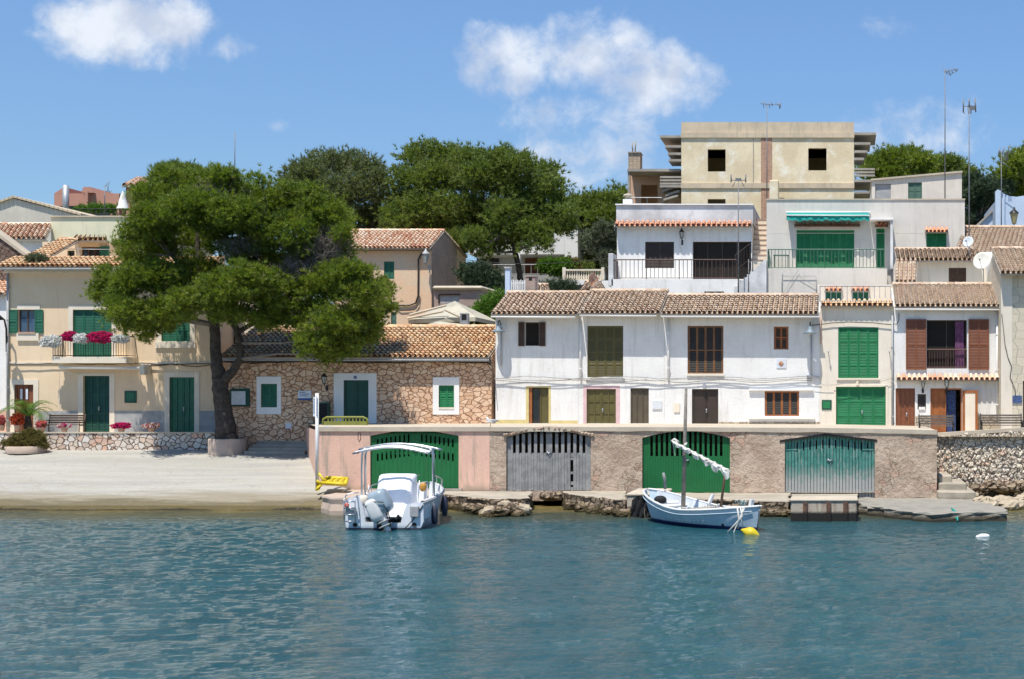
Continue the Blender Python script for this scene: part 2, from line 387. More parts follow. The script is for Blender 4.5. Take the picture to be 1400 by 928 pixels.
def troof(parent, Y, pxl, pxr, py_e, pitch, depth, over=.7, mat='tiles', ye_z=None, **kw):
    """roof rising away from the camera: eave row seen at py_e; returns (ridge y, ridge z, wall-top z, roof)"""
    Ye = Y - over; xl, xr = X(pxl, Y), X(pxr, Y); ze = Z(py_e, Ye); zr = ze + (over + depth) * pitch
    o = tiles(parent, (xl, Ye, ze), (xr, Ye, ze), (xr, Y + depth, zr), (xl, Y + depth, zr), mat, **kw)
    return Y + depth, zr, ze + over * pitch - .09, o
def foliage(name, mat, parent, lobes, n, L, Wd, K=8, seed=1, up=.5, inner=.55, spread=.7, flat=1.0, clump=0):
    """needle or leaf tufts scattered in and on ellipsoid lobes [(centre, (rx, ry, rz)), ...] as real blades"""
    rng = np.random.default_rng(seed); C = np.array([tuple(c) for c, r in lobes]); Rr = np.array([r for c, r in lobes])
    w = (Rr[:, 0] * Rr[:, 2]) ** .9; w /= w.sum()
    li = rng.choice(len(lobes), n, p=w); d = rng.normal(size=(n, 3)); d /= np.linalg.norm(d, axis=1)[:, None]
    rad = inner + (1 - inner) * rng.random(n) ** .6
    lump = 1 + .24 * np.sin(d[:, 0] * 5 + li * 1.7) * np.cos(d[:, 2] * 6 + li) + .10 * np.sin(d[:, 0] * 11 + d[:, 2] * 9 + li * 2.1)
    p = C[li] + d * Rr[li] * (rad * lump)[:, None]
    if clump:        # pull tufts together towards twig ends so that gaps open between them
        nt_ = max(8, int(n / clump)); anc = p[:nt_]; k_ = rng.integers(0, nt_, n)
        p = anc[k_] + rng.normal(size=(n, 3)) * L * np.array([.95, .95, .6]); d = d[k_]
    td = d * .8 + np.array([0, 0, up]) + rng.normal(size=(n, 3)) * .35; td /= np.linalg.norm(td, axis=1)[:, None]
    P0 = np.repeat(p, K, 0); D = np.repeat(td, K, 0) + rng.normal(size=(n * K, 3)) * spread; D /= np.linalg.norm(D, axis=1)[:, None]
    ln = L * rng.uniform(.6, 1.15, n * K)[:, None]
    sdv = np.cross(D, rng.normal(size=(n * K, 3))); sdv /= np.linalg.norm(sdv, axis=1)[:, None]
    base = np.array(tuple(WB[parent.name])) if parent else C.mean(0)
    A = P0 - sdv * Wd * .5 - base; B = P0 + sdv * Wd * .5 - base; T = P0 + D * ln - base
    V = np.stack([A, B, T], 1).reshape(-1, 3); nf = n * K
    me = bpy.data.meshes.new(name); me.vertices.add(nf * 3); me.vertices.foreach_set('co', V.ravel().astype(np.float32))
    me.loops.add(nf * 3); me.loops.foreach_set('vertex_index', np.arange(nf * 3, dtype=np.int32))
    me.polygons.add(nf); me.polygons.foreach_set('loop_start', np.arange(0, nf * 3, 3, dtype=np.int32))
    try: me.polygons.foreach_set('loop_total', np.full(nf, 3, dtype=np.int32))
    except Exception: pass
    at = me.attributes.new('rnd', 'FLOAT', 'FACE'); lr = rng.random(len(lobes))
    q = np.clip(lr[li] * .45 + rng.random(n) * .55, 0, .999); at.data.foreach_set('value', np.repeat(q, K).astype(np.float32))
    me.update(calc_edges=True); me.materials.append(MATS[mat]); o = bpy.data.objects.new(name, me); COL.objects.link(o)
    if parent: o.parent = parent; WB[o.name] = Vector(base)
    else: o.location = base; WB[o.name] = Vector(base)
    return o
def railing(parent, mat, pts, h, gap=.12, r=.012, name='railing', z0=.06):
    """metal railing along points (the feet), bars with top and bottom rail"""
    m = MB()
    for a, b in zip(pts, pts[1:]):
        a, b = Vector(a), Vector(b); n = max(1, int((b - a).length / gap)); up = Vector((0, 0, h)); lo = Vector((0, 0, z0))
        m.bar(a + up, b + up, .045); m.bar(a + lo, b + lo, .03)
        for i in range(n + 1):
            p = a.lerp(b, i / n); m.bar(p + lo * (.0 if i % 8 == 0 else 1), p + up, r * (2.4 if i % 8 == 0 else 1.5))
    return m.build(name, mat, parent)
def sag(a, b, s, n=10):
    a, b = Vector(a), Vector(b); return [a.lerp(b, i / n) - Vector((0, 0, s * 4 * (i / n) * (1 - i / n))) for i in range(n + 1)]
# ------------------------------------------------------------------ materials
TR = [(0, (.42, .29, .20)), (.22, (.55, .39, .28)), (.45, (.64, .48, .34)), (.62, (.58, .44, .33)), (.8, (.72, .58, .44)), (1, (.48, .39, .31))]
TO = [(0, (.38, .20, .11)), (.25, (.60, .34, .18)), (.5, (.70, .46, .25)), (.75, (.78, .58, .36)), (1, (.55, .42, .28))]
TN = [(0, (.62, .26, .14)), (.5, (.70, .32, .18)), (1, (.74, .42, .26))]
TP = [(0, (.50, .22, .13)), (.3, (.66, .38, .24)), (.6, (.78, .58, .42)), (1, (.84, .72, .58))]
M('tiles', (.50, .37, .25), (.36, .28, .20), 2.0, .9, .3, 40, attr=True, ramp=TR, stain=(.20, .175, .14), sa=.5, sscale=4)
M('tiles_ochre', (.62, .42, .24), (.50, .33, .19), 2.0, .9, .3, 40, attr=True, ramp=TO, stain=(.20, .16, .11), sa=.45, sscale=1.6)
M('tiles_new', (.66, .32, .2), None, 2, .85, .2, 40, attr=True, ramp=TN)
M('tiles_pale', (.66, .48, .34), None, 2, .9, .2, 40, attr=True, ramp=TP)
M('eave_board', (.42, .36, .29), None, 2, .9)
M('white_plaster', (.83, .815, .78), (.77, .755, .72), .9, .9, .35, 12, stain=(.55, .52, .46), sa=.55, streak=True, sscale=1.6, fine=.06, cracks=(.8, .004, (.5, .48, .44), .6))
M('white_paint', (.84, .83, .80), (.80, .79, .77), 1.2, .7, .1, 18, fine=.04)
M('cream_plaster', (.80, .73, .61), (.75, .67, .55), .9, .9, .2, 18, stain=(.5, .45, .37), sa=.4, streak=True, fine=.05)
M('peach_plaster', (.82, .64, .435), (.78, .595, .395), .7, .9, .2, 18, stain=(.52, .40, .29), sa=.3, streak=True, fine=.05)
M('cream_stone', (.82, .73, .59), (.76, .67, .54), 1.5, .85, .2, 30, fine=.07)
M('grey_dado', (.42, .42, .41), (.34, .345, .35), 2.2, .8, .2, 20, stain=(.55, .54, .5), sa=.5)
M('grey_plaster', (.68, .64, .57), (.62, .58, .52), .6, .9, .25, 14, stain=(.45, .42, .38), sa=.4, streak=True, fine=.05)
M('pale_plaster', (.74, .67, .57), (.67, .60, .52), .8, .9, .2, 14, stain=(.48, .43, .36), sa=.4, streak=True, fine=.05)
M('weathered_white', (.76, .76, .75), (.50, .50, .50), .55, .9, .2, 14, stain=(.36, .36, .36), sa=.75, streak=False, sscale=.9, fine=.06)
M('lime_plaster', (.76, .72, .50), (.70, .67, .47), .8, .9, .2, 14, stain=(.45, .42, .32), sa=.35, streak=True)
M('peach_house', (.80, .53, .34), (.76, .57, .40), .55, .9, .25, 14, stain=(.62, .54, .42), sa=.6, sscale=.8)
M('mauve_render', (.42, .31, .26), (.34, .26, .22), .8, .95, .7, 12, stain=(.55, .44, .36), sa=.4)
M('ruin_plaster', (.82, .70, .48), (.70, .58, .38), .55, .95, .4, 10, stain=(.84, .80, .68), sa=1, sscale=.8, fine=.12)
M('ruin_band', (.66, .54, .38), (.56, .46, .33), .8, .95, .3, 12, stain=(.30, .27, .21), sa=.5, streak=True)
M('raw_concrete', (.42, .38, .32), (.33, .30, .26), .8, .95, .4, 12, stain=(.24, .22, .19), sa=.5)
M('concrete', (.55, .49, .39), (.46, .42, .35), .6, .9, .35, 14, stain=(.36, .32, .26), sa=.5, sscale=1.3, fine=.10)
M('coping', (.56, .485, .37), (.49, .42, .325), .8, .9, .3, 16, stain=(.42, .36, .29), sa=.5, sscale=1.6, fine=.1)
M('terracotta_wall', (.58, .28, .19), (.54, .26, .18), 1, .9)
M('green_shutter', (.025, .15, .085), (.02, .125, .07), 3, .45, .1, 30, spec=.4, fine=.08)
M('bright_green', (.018, .215, .075), (.015, .18, .06), 2.5, .5, .15, 30, stain=(.07, .25, .13), sa=.25, fine=.08)
M('dark_green', (.018, .085, .058), (.014, .07, .048), 3, .45, .1, 30)
M('door_green', (.010, .15, .042), (.009, .13, .036), 1.5, .5, .2, 22, stain=(.02, .11, .04), sa=.5, streak=True, fine=.1)
M('olive_paint', (.125, .105, .032), (.105, .088, .028), 2, .5, .1, 30)
M('brown_paint', (.10, .055, .03), (.08, .045, .026), 2, .55, .1, 30)
M('dark_brown', (.055, .038, .028), (.042, .03, .022), 2, .55, .15, 30)
M('grey_brown', (.12, .095, .06), (.10, .08, .052), 2, .6, .1, 30)
M('orange_wood', (.38, .13, .035), (.30, .10, .028), 3, .45, .1, 30)
M('red_brown', (.24, .085, .038), (.205, .07, .032), 3, .5, .1, 30)
M('varnish_wood', (.24, .115, .045), (.17, .08, .034), 5, .5, .1, 40)
M('shade_slats', (.055, .048, .04), None, 3, .7)
M('bench_wood', (.20, .16, .125), (.14, .115, .09), 5, .75, .2, 40)
M('iron', (.03, .03, .032), None, 5, .5, metal=.3)
M('brown_iron', (.10, .055, .045), None, 4, .6)
M('green_iron', (.08, .17, .12), None, 4, .5)
M('steel', (.55, .56, .57), (.48, .49, .5), 4, .35, metal=.85, fine=.05)
M('mast_grey', (.22, .225, .23), (.17, .175, .18), 3, .55, metal=.3)
M('galvanised', (.48, .50, .52), (.40, .42, .44), 3, .5, metal=.5)
M('grey_pipe', (.42, .43, .43), (.34, .35, .36), 3, .6)
M('cable', (.05, .048, .045), None, 4, .8)
M('cable_pale', (.36, .35, .33), (.22, .21, .2), 4, .8)
M('glass_dark', (.015, .018, .022), None, 3, .08, spec=.6, fine=0)
M('glass_blue', (.05, .10, .17), None, 3, .08, spec=.6, fine=0)
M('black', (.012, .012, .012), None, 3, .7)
M('dark_room', (.018, .015, .013), None, 3, .95)
M('curtain_purple', (.16, .05, .13), (.22, .10, .2), 8, .9)
M('curtain_blue', (.10, .16, .34), (.04, .06, .14), 16, .9)
M('white_gloss', (.80, .81, .82), (.76, .77, .79), 2, .3, coat=.3, fine=.02)
M('boat_white', (.78, .80, .83), (.66, .70, .76), 1.6, .32, coat=.2, fine=.04, fade=(.02, .20, (.25, .33, .40), .06))
M('canvas_white', (.84, .84, .84), (.79, .79, .80), 2.5, .85, .5, 7, fine=.04)
M('sailcloth', (.74, .72, .66), (.55, .52, .46), 7, .9, .4, 20)
M('deck_white', (.76, .76, .74), (.66, .67, .67), 2.5, .6, .1, 20, stain=(.5, .47, .42), sa=.35)
M('boat_blue', (.53, .62, .68), (.44, .54, .62), 1.6, .55, .25, 14, stain=(.60, .68, .74), sa=.5, sscale=5, fade=(.10, .15, (.012, .025, .10), .03), fine=.08)
M('boat_inside', (.60, .64, .68), (.50, .54, .58), 2, .7, .2, 20, stain=(.4, .38, .34), sa=.4)
M('mast_wood', (.26, .23, .19), (.17, .15, .125), 6, .8, .3, 40)
M('motor_grey', (.34, .42, .47), (.30, .37, .42), 2, .3, coat=.2)
M('motor_white', (.70, .71, .70), (.62, .62, .6), 3, .4)
M('navy', (.03, .035, .06), (.04, .045, .07), 4, .7)
M('rubber', (.014, .014, .015), (.02, .02, .02), 6, .8, .3, 20)
M('yellow_plastic', (.68, .52, .02), (.62, .47, .02), 3, .45)
M('green_yellow', (.22, .235, .05), (.18, .19, .04), 3, .6)
M('red_plastic', (.70, .09, .04), None, 3, .5)
M('amber', (.55, .28, .05), None, 3, .5)
M('teal_cloth', (.01, .33, .27), (.01, .26, .22), 3, .85)
M('rope', (.62, .60, .54), None, 20, .95)
M('teal_rope', (.03, .35, .28), None, 20, .9)
M('terracotta', (.52, .36, .27), (.44, .30, .23), 3, .9, .3, 20)
M('pink_concrete', (.54, .42, .33), (.46, .36, .29), 1.5, .92, .4, 14, stain=(.36, .28, .22), sa=.5)
M('sign_white', (.74, .77, .82), None, 3, .5)
M('sign_blue', (.05, .10, .30), None, 3, .5)
M('paper', (.74, .74, .74), (.60, .66, .72), 12, .9)
M('sign_text', (.12, .18, .32), None, 3, .7)
M('dish_white', (.66, .72, .74), None, 3, .5)
M('dish_cream', (.76, .74, .64), None, 3, .5)
M('rust', (.42, .14, .05), (.62, .48, .36), 7, .9)
M('yellow_band', (.70, .58, .26), None, 3, .9)
M('pink_band', (.76, .52, .52), None, 3, .9)
M('bark', (.095, .075, .06), (.05, .04, .033), 5, .95, 1, 9, fine=.25)
M('twig', (.24, .21, .18), (.17, .145, .12), 6, .95)
M('pine_needles', (.18, .23, .028), (.13, .18, .024), 1.1, .5, trans=.40, attr=True, fine=0, ramp=[(0, (.055, .09, .018)), (.35, (.14, .19, .026)), (.8, (.25, .29, .036)), (1, (.30, .25, .09))])
M('far_needles', (.15, .20, .04), (.11, .155, .035), .6, .6, trans=.36, attr=True, fine=0, ramp=[(0, (.08, .115, .03)), (.5, (.155, .20, .04)), (.85, (.23, .265, .055)), (1, (.24, .21, .10))])
M('grey_needles', (.14, .165, .06), (.10, .125, .05), .6, .6, trans=.3, attr=True, fine=0, ramp=[(0, (.08, .10, .045)), (.5, (.14, .165, .065)), (.85, (.20, .22, .09)), (1, (.22, .20, .14))])
M('olive_leaves', (.12, .14, .075), (.08, .10, .05), 1, .7, trans=.15, attr=True, fine=0, ramp=[(0, (.07, .09, .045)), (.6, (.12, .14, .08)), (1, (.17, .18, .12))])
M('dark_leaves', (.05, .085, .04), (.035, .065, .03), 1, .7, trans=.15, attr=True, fine=0, ramp=[(0, (.03, .06, .03)), (.6, (.06, .09, .045)), (1, (.10, .12, .07))])
M('bright_leaves', (.10, .21, .02), (.07, .16, .015), 1, .6, trans=.25, attr=True, fine=0, ramp=[(0, (.06, .14, .012)), (.6, (.11, .22, .02)), (1, (.15, .26, .03))])
M('olive_bush', (.15, .125, .03), (.11, .10, .025), 1, .8, trans=.1, attr=True, fine=0, ramp=[(0, (.10, .085, .02)), (.6, (.16, .13, .03)), (1, (.20, .16, .045))])
M('palm_leaf', (.12, .21, .03), (.09, .17, .025), 1, .5, trans=.2, fine=0)
M('petal_magenta', (.72, .02, .22), (.60, .015, .20), 3, .7, trans=.2, fine=0)
M('petal_white', (.88, .88, .85), None, 3, .7, trans=0, fine=0)
M('petal_pink', (.75, .18, .20), None, 3, .7, trans=.15, fine=0)
M('petal_orange', (.70, .12, .04), None, 3, .7, trans=.15, fine=0)
M('skin_white', (.8, .8, .8), None, 3, .8)
M('earth', (.25, .20, .12), (.14, .15, .06), .4, .95, .4, 8, stain=(.08, .11, .035), sa=.9, sscale=.6)
M('slip_concrete_', (.60, .55, .45), (.54, .50, .42), .5, .9, .35, 12, stain=(.66, .61, .50), sa=.6, sscale=.55, fine=.09)
M('weathered_grey', (.24, .24, .235), (.34, .34, .33), 3, .8, .5, 30, stain=(.12, .13, .14), sa=.55, streak=True, sscale=5, fine=.18)
M('teal_peel', (.04, .20, .165), (.075, .27, .225), 3.5, .75, .5, 30, stain=(.36, .37, .35), sa=.95, streak=True, sscale=9, fade=(.85, 1.8, (.36, .37, .35), 1.5), fine=.24)
M('pink_wall', (.78, .50, .38), (.70, .45, .34), .7, .92, .35, 12, stain=(.36, .30, .235), sa=.9, streak=True, sscale=1.3, fine=.10, fade=(.62, 1.0, (.44, .32, .23), .8), cracks=(1.2, .006, (.30, .22, .17)))
STONE('golden_masonry', [(.62, .38, .23), (.74, .50, .33), (.80, .58, .40), (.68, .42, .26), (.78, .56, .39)], (.38, .20, .125), (3.0, 3.0, 4.7), .05, 1, wob=.18)
STONE('pale_rubble', [(.60, .50, .40), (.72, .66, .58), (.66, .50, .38), (.74, .70, .64), (.52, .44, .36), (.70, .42, .30)], (.16, .10, .07), (3.4, 3.4, 4.2), .07, .8)
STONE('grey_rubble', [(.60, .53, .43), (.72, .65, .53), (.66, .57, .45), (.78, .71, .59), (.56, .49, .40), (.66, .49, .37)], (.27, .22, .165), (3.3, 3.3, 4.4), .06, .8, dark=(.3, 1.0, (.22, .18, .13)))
STONE('old_render', [(.52, .40, .30), (.60, .48, .36), (.62, .40, .29), (.54, .44, .34), (.50, .35, .26)], (.38, .28, .205), (2.9, 2.9, 4.4), .045, 1, patch=((.66, .52, .395), .75, .41, (.49, .365, .27)), wob=.5)
STONE('dark_rubble', [(.16, .11, .085), (.25, .18, .14), (.20, .15, .12)], (.07, .045, .035), (5, 5, 6), .08, .7)
STONE('block_stone', [(.64, .58, .44), (.68, .60, .46), (.58, .53, .41)], (.46, .41, .32), (.9, .9, 2.4), .025, .3, rnd=.35, wob=.05)
STONE('brick_red', [(.38, .20, .13), (.48, .28, .19), (.42, .25, .17)], (.50, .43, .34), (4, 4, 9), .06, .4, rnd=.2, wob=.03)
STONE('brick_pale', [(.42, .33, .24), (.50, .39, .28), (.38, .29, .22)], (.24, .19, .14), (3.4, 3.4, 6), .06, .5, rnd=.3, wob=.05)
STONE('base_stone', [(.46, .38, .28), (.54, .46, .34), (.40, .33, .25)], (.24, .19, .14), (3, 3, 3.4), .05, .6)
STONE('quay_rock', [(.29, .22, .145), (.38, .29, .20), (.24, .185, .13), (.42, .31, .22)], (.08, .06, .04), (2.4, 2.4, 3), .09, 1, dark=(.10, .42, (.075, .058, .028)), wob=.5)
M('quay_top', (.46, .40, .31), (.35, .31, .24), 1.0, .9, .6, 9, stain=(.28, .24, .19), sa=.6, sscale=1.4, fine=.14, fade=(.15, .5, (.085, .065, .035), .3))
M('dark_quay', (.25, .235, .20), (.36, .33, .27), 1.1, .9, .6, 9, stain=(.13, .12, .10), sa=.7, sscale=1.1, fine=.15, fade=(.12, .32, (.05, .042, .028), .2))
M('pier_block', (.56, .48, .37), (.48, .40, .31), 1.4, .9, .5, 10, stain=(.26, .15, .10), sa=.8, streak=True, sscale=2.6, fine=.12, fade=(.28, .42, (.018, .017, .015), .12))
# ------------------------------------------------------------------ sea
def make_water():
    m = bpy.data.materials.new('sea'); m.use_nodes = True; t = m.node_tree; t.nodes.clear()
    pos = ND(t, 'ShaderNodeNewGeometry').outputs['Position']; s = ND(t, 'ShaderNodeSeparateXYZ', {0: pos})
    n = NOISE(t, pos, .35, 4, .6).outputs[0]
    yy = MA(t, 'ADD', s.outputs[1], MA(t, 'MULTIPLY', MA(t, 'SUBTRACT', n, .5), 5.5))
    deep = MIX(t, SMOOTH(t, n, .3, .7), (.012, .066, .080), (.022, .088, .104))
    c = MIX(t, SMOOTH(t, yy, 53.0, 57.5), deep, (.062, .072, .045))     # sand and weed seen through the shallows by the quay
    c = MIX(t, SMOOTH(t, yy, 58.0, 61.0), c, (.20, .155, .055))
    b = ND(t, 'ShaderNodeBsdfPrincipled', {'Base Color': c, 'Roughness': .03, 'IOR': 1.333, 'Specular IOR Level': .38})
    w1 = ND(t, 'ShaderNodeMapping', {'Vector': pos, 'Scale': (1, 1.15, 1), 'Rotation': (0, 0, .25)})
    nb = NOISE(t, w1.outputs[0], 5.0, 3, .6, .5); nc = NOISE(t, w1.outputs[0], 10.0, 4, .65, .6)
    h = MA(t, 'ADD', MA(t, 'MULTIPLY', nb.outputs[0], .8), MA(t, 'MULTIPLY', nc.outputs[0], .7))
    bb = ND(t, 'ShaderNodeBump', {'Height': h, 'Strength': .75, 'Distance': .10}); t.links.new(bb.outputs[0], b.inputs['Normal'])
    t.links.new(b.outputs[0], ND(t, 'ShaderNodeOutputMaterial').inputs[0]); return m
MATS['sea'] = make_water()
def sea():
    rng = np.random.default_rng(5); x0, x1, y0, y1, st = -42.0, 24.0, 10.0, 66.0, .125
    nx, ny = int((x1 - x0) / st) + 1, int((y1 - y0) / st) + 1
    gx, gy = np.meshgrid(np.linspace(x0, x1, nx), np.linspace(y0, y1, ny)); z = np.zeros_like(gx)
    for i in range(70):
        lam = .36 * (1.5 / .36) ** rng.random(); a = math.radians(250) + rng.normal() * .75; k = 2 * math.pi / lam
        z += .0023 * lam ** .85 * np.sin(k * (math.cos(a) * gx + math.sin(a) * gy) + rng.random() * 6.28) * (1 + .5 * np.sin(gx * .21 + i) * np.cos(gy * .17 + i * 2))
    z *= .75 + .35 * np.sin(gx * .13 + gy * .08 + 1) * np.cos(gy * .11 - gx * .05)
    z *= np.clip((63.5 - gy) / 8, .35, 1)
    ed = np.minimum(np.minimum(gx - x0, x1 - gx), np.minimum(gy - y0, y1 - gy)); z = z * np.clip(ed / 2, 0, 1)
    V = np.stack([gx, gy, z], -1).reshape(-1, 3).astype(np.float32); idx = np.arange(nx * ny).reshape(ny, nx)
    Q = np.stack([idx[:-1, :-1], idx[:-1, 1:], idx[1:, 1:], idx[1:, :-1]], -1).reshape(-1).astype(np.int32); nf = len(Q) // 4
    # flat open sea round the rippled patch
    B = 1500.0; ex = np.array([(-B, -B, 0), (B, -B, 0), (B, B, 0), (-B, B, 0)], np.float32); n0 = len(V)
    cor = [idx[0, 0], idx[0, -1], idx[-1, -1], idx[-1, 0]]
    rim = [list(idx[0, :]), list(idx[:, -1]), list(idx[-1, ::-1]), list(idx[::-1, 0])]
    V = np.concatenate([V, ex]); L = list(Q); starts = list(range(0, nf * 4, 4)); tot = [4] * nf
    for k in range(4):
        poly = [n0 + k, n0 + (k + 1) % 4] + [int(q) for q in rim[k][::-1]]
        starts.append(len(L)); tot.append(len(poly)); L += poly
    me = bpy.data.meshes.new('sea'); me.vertices.add(len(V)); me.vertices.foreach_set('co', V.ravel()); me.loops.add(len(L)); me.loops.foreach_set('vertex_index', np.array(L, np.int32))
    me.polygons.add(len(starts)); me.polygons.foreach_set('loop_start', np.array(starts, np.int32))
    try: me.polygons.foreach_set('loop_total', np.array(tot, np.int32))
    except Exception: pass
    me.polygons.foreach_set('use_smooth', [True] * len(starts)); me.update(calc_edges=True); me.materials.append(MATS['sea'])
    o = bpy.data.objects.new('water', me); COL.objects.link(o); tag(o, kind='structure')
sea()
# ------------------------------------------------------------------ land
def sheet(name, mat, xs, ys, zf):
    m = MB(); n = len(xs); vs = [(x, y, zf(x, y)) for y in ys for x in xs]
    m.add(vs, [(j * n + i, j * n + i + 1, (j + 1) * n + i + 1, (j + 1) * n + i) for j in range(len(ys) - 1) for i in range(n - 1)]); 
    return tag(m.build(name, mat), kind='structure')
def lerp_tab(t, x):
    if x <= t[0][0]: return t[0][1]
    for (a, za), (b, zb_) in zip(t, t[1:]):
        if x <= b: return za + (zb_ - za) * (x - a) / (b - a)
    return t[-1][1]
HT = [(73, 2.2), (78, 2.9), (90, 7.6), (110, 9.5), (150, 11), (300, 15), (1400, 20)]
sheet('hillside', 'earth', [-900, -400, -200] + list(range(-120, 121, 10)) + [200, 400, 900], [73, 78, 84, 90, 100, 110, 130, 150, 200, 300, 600, 1400],
      lambda x, y: lerp_tab(HT, y) + .25 * math.sin(x * .13) * min(1, max(0, (y - 85) / 20)))
sheet('seabed', 'quay_top', [-300, -100, -50, 0, 50, 100, 300], [61.5, 66, 73.2], lambda x, y: -1 + (y - 61.5) * .24)
SX = -20.95; FARL = -95
def slipz(y): return lerp_tab([(56, -1.2), (59.75, -.5), (59.9, .20), (60.5, .48), (61.0, .62), (72.6, 2.12)], y)
# slipway with a darker algae band painted by the tide at its foot
m = bpy.data.materials.new('slipway'); m.use_nodes = True; t = m.node_tree; t.nodes.clear()
pos = ND(t, 'ShaderNodeNewGeometry').outputs['Position']; zz = ND(t, 'ShaderNodeSeparateXYZ', {0: pos}).outputs[2]
st_ = ND(t, 'ShaderNodeMapping', {'Vector': pos, 'Scale': (.25, 1.6, 2)}); n1 = NOISE(t, st_.outputs[0], 1.3, 6, .65).outputs[0]; n2 = NOISE(t, pos, 9, 5, .7).outputs[0]; n3 = NOISE(t, st_.outputs[0], .5, 4, .6).outputs[0]
zz = MA(t, 'ADD', zz, MA(t, 'MULTIPLY', MA(t, 'SUBTRACT', n1, .5), .75))
c = MIX(t, SMOOTH(t, n3, .35, .62), (.335, .325, .295), (.41, .395, .345))
c = MIX(t, SMOOTH(t, n1, .45, .62), c, (.37, .35, .30))
c = MIX(t, SMOOTH(t, zz, .50, .72), (.27, .235, .17), c); c = MIX(t, SMOOTH(t, zz, .30, .48), (.15, .125, .075), c); c = MIX(t, SMOOTH(t, zz, .14, .28), (.185, .145, .065), c); c = MIX(t, SMOOTH(t, zz, .02, .10), (.06, .05, .03), c)
c = MIX(t, 1.0, c, MIX(t, n2, (.76,) * 3, (1.2,) * 3), 'MULTIPLY')
c = MIX(t, MA(t, 'MULTIPLY', crack(t, pos, .35, .0035, 5), .55), c, (.20, .18, .14)); c = MIX(t, MA(t, 'MULTIPLY', SMOOTH(t, NOISE(t, pos, .9, 6, .7).outputs[0], .55, .75), .35), c, (.28, .25, .20))
b = ND(t, 'ShaderNodeBsdfPrincipled', {'Base Color': c, 'Roughness': .85, 'Specular IOR Level': .25})
bb = ND(t, 'ShaderNodeBump', {'Height': MA(t, 'ADD', n2, n1), 'Strength': .35, 'Distance': .04}); t.links.new(bb.outputs[0], b.inputs['Normal'])
t.links.new(b.outputs[0], ND(t, 'ShaderNodeOutputMaterial').inputs[0]); MATS['slipway'] = m
sm = MB(); ysl = [56, 59.75, 59.9, 60.5, 61.0] + [61 + i * 11.6 / 12 for i in range(1, 13)]
def slx(y): return -21.9 - max(0, y - 62.5) * .43 if y > 62.4 else SX - .0
for a, b_ in zip(ysl, ysl[1:]):
    n = 14
    for i in range(n):
        u0, u1 = (i / n) ** .7, ((i + 1) / n) ** .7
        f = lambda u_, y: FARL + (slx(y) - FARL) * u_
        w = lambda u_, y: slipz(y) + (.03 * math.sin(u_ * 40 + y) if y > 61 else 0)
        sm.quad((f(u0, a), a, w(u0, a)), (f(u1, a), a, w(u1, a)), (f(u1, b_), b_, w(u1, b_)), (f(u0, b_), b_, w(u0, b_)))
sm.add([(SX, 56, -1.2), (SX, 62.4, -1.2), (SX, 62.4, slipz(62.4)), (SX, 60.5, .48), (SX, 59.9, .20), (SX, 59.75, -.5)], [(0, 1, 2, 3, 4, 5)])
tag(sm.build('slipway', 'slipway'), kind='structure')
# raised pavement before the houses
def tz(x): return lerp_tab([(-7.8, 3.345), (0, 3.30), (4.1, 3.215)], x)
tm = MB(); xs_ = [-22.3, -18, -13, -7.8, -4, 0, 4.12]
for a, b_ in zip(xs_, xs_[1:]):
    xa = a if a > -22 else -22.28; xb = b_
    tm.quad((xa, 62.52, tz(a) - .02), (xb, 62.52, tz(b_) - .02), (xb, 73, tz(b_) - .02), ((-26.7 if a < -22 else a), 73, tz(a) - .02))
tag(tm.build('pavement', 'coping'), kind='structure')
rp = MB(); rp.quad((4.12, 65.9, 2.86), (22, 65.9, 2.86), (22, 73, 2.86), (4.12, 73, 2.86)); rp.quad((4.12, 62.5, 3.19), (4.12, 73, 3.19), (4.12, 73, 2.5), (4.12, 62.5, 2.5))
tag(rp.build('promenade', 'coping'), kind='structure')
lp = MB(); lp.quad((FARL, 72.25, 2.80), (-31.5, 72.25, 2.80), (-31.5, 76, 2.80), (FARL, 76, 2.80)); lp.quad((-31.5, 72.25, 2.62), (-26.1, 72.25, 2.62), (-26.1, 76, 2.62), (-31.5, 76, 2.62))
tag(lp.build('terrace', 'coping'), kind='structure')
# ------------------------------------------------------------------ low stone walls, steps, boathouses, quays
g = MB(); x0, x1 = FARL, X(300, 72); g.box(x0, x1, 71.9, 72.25, 1.7, 2.84)
o = g.build('stone_wall', 'pale_rubble'); tag(o, 'low wall of pale rubble stones along the top of the slipway before the beige house', 'wall')
MB().box(x0, x1, 71.86, 72.29, 2.842, 2.90).build('coping', 'coping', o)
for wx in ():
    pass
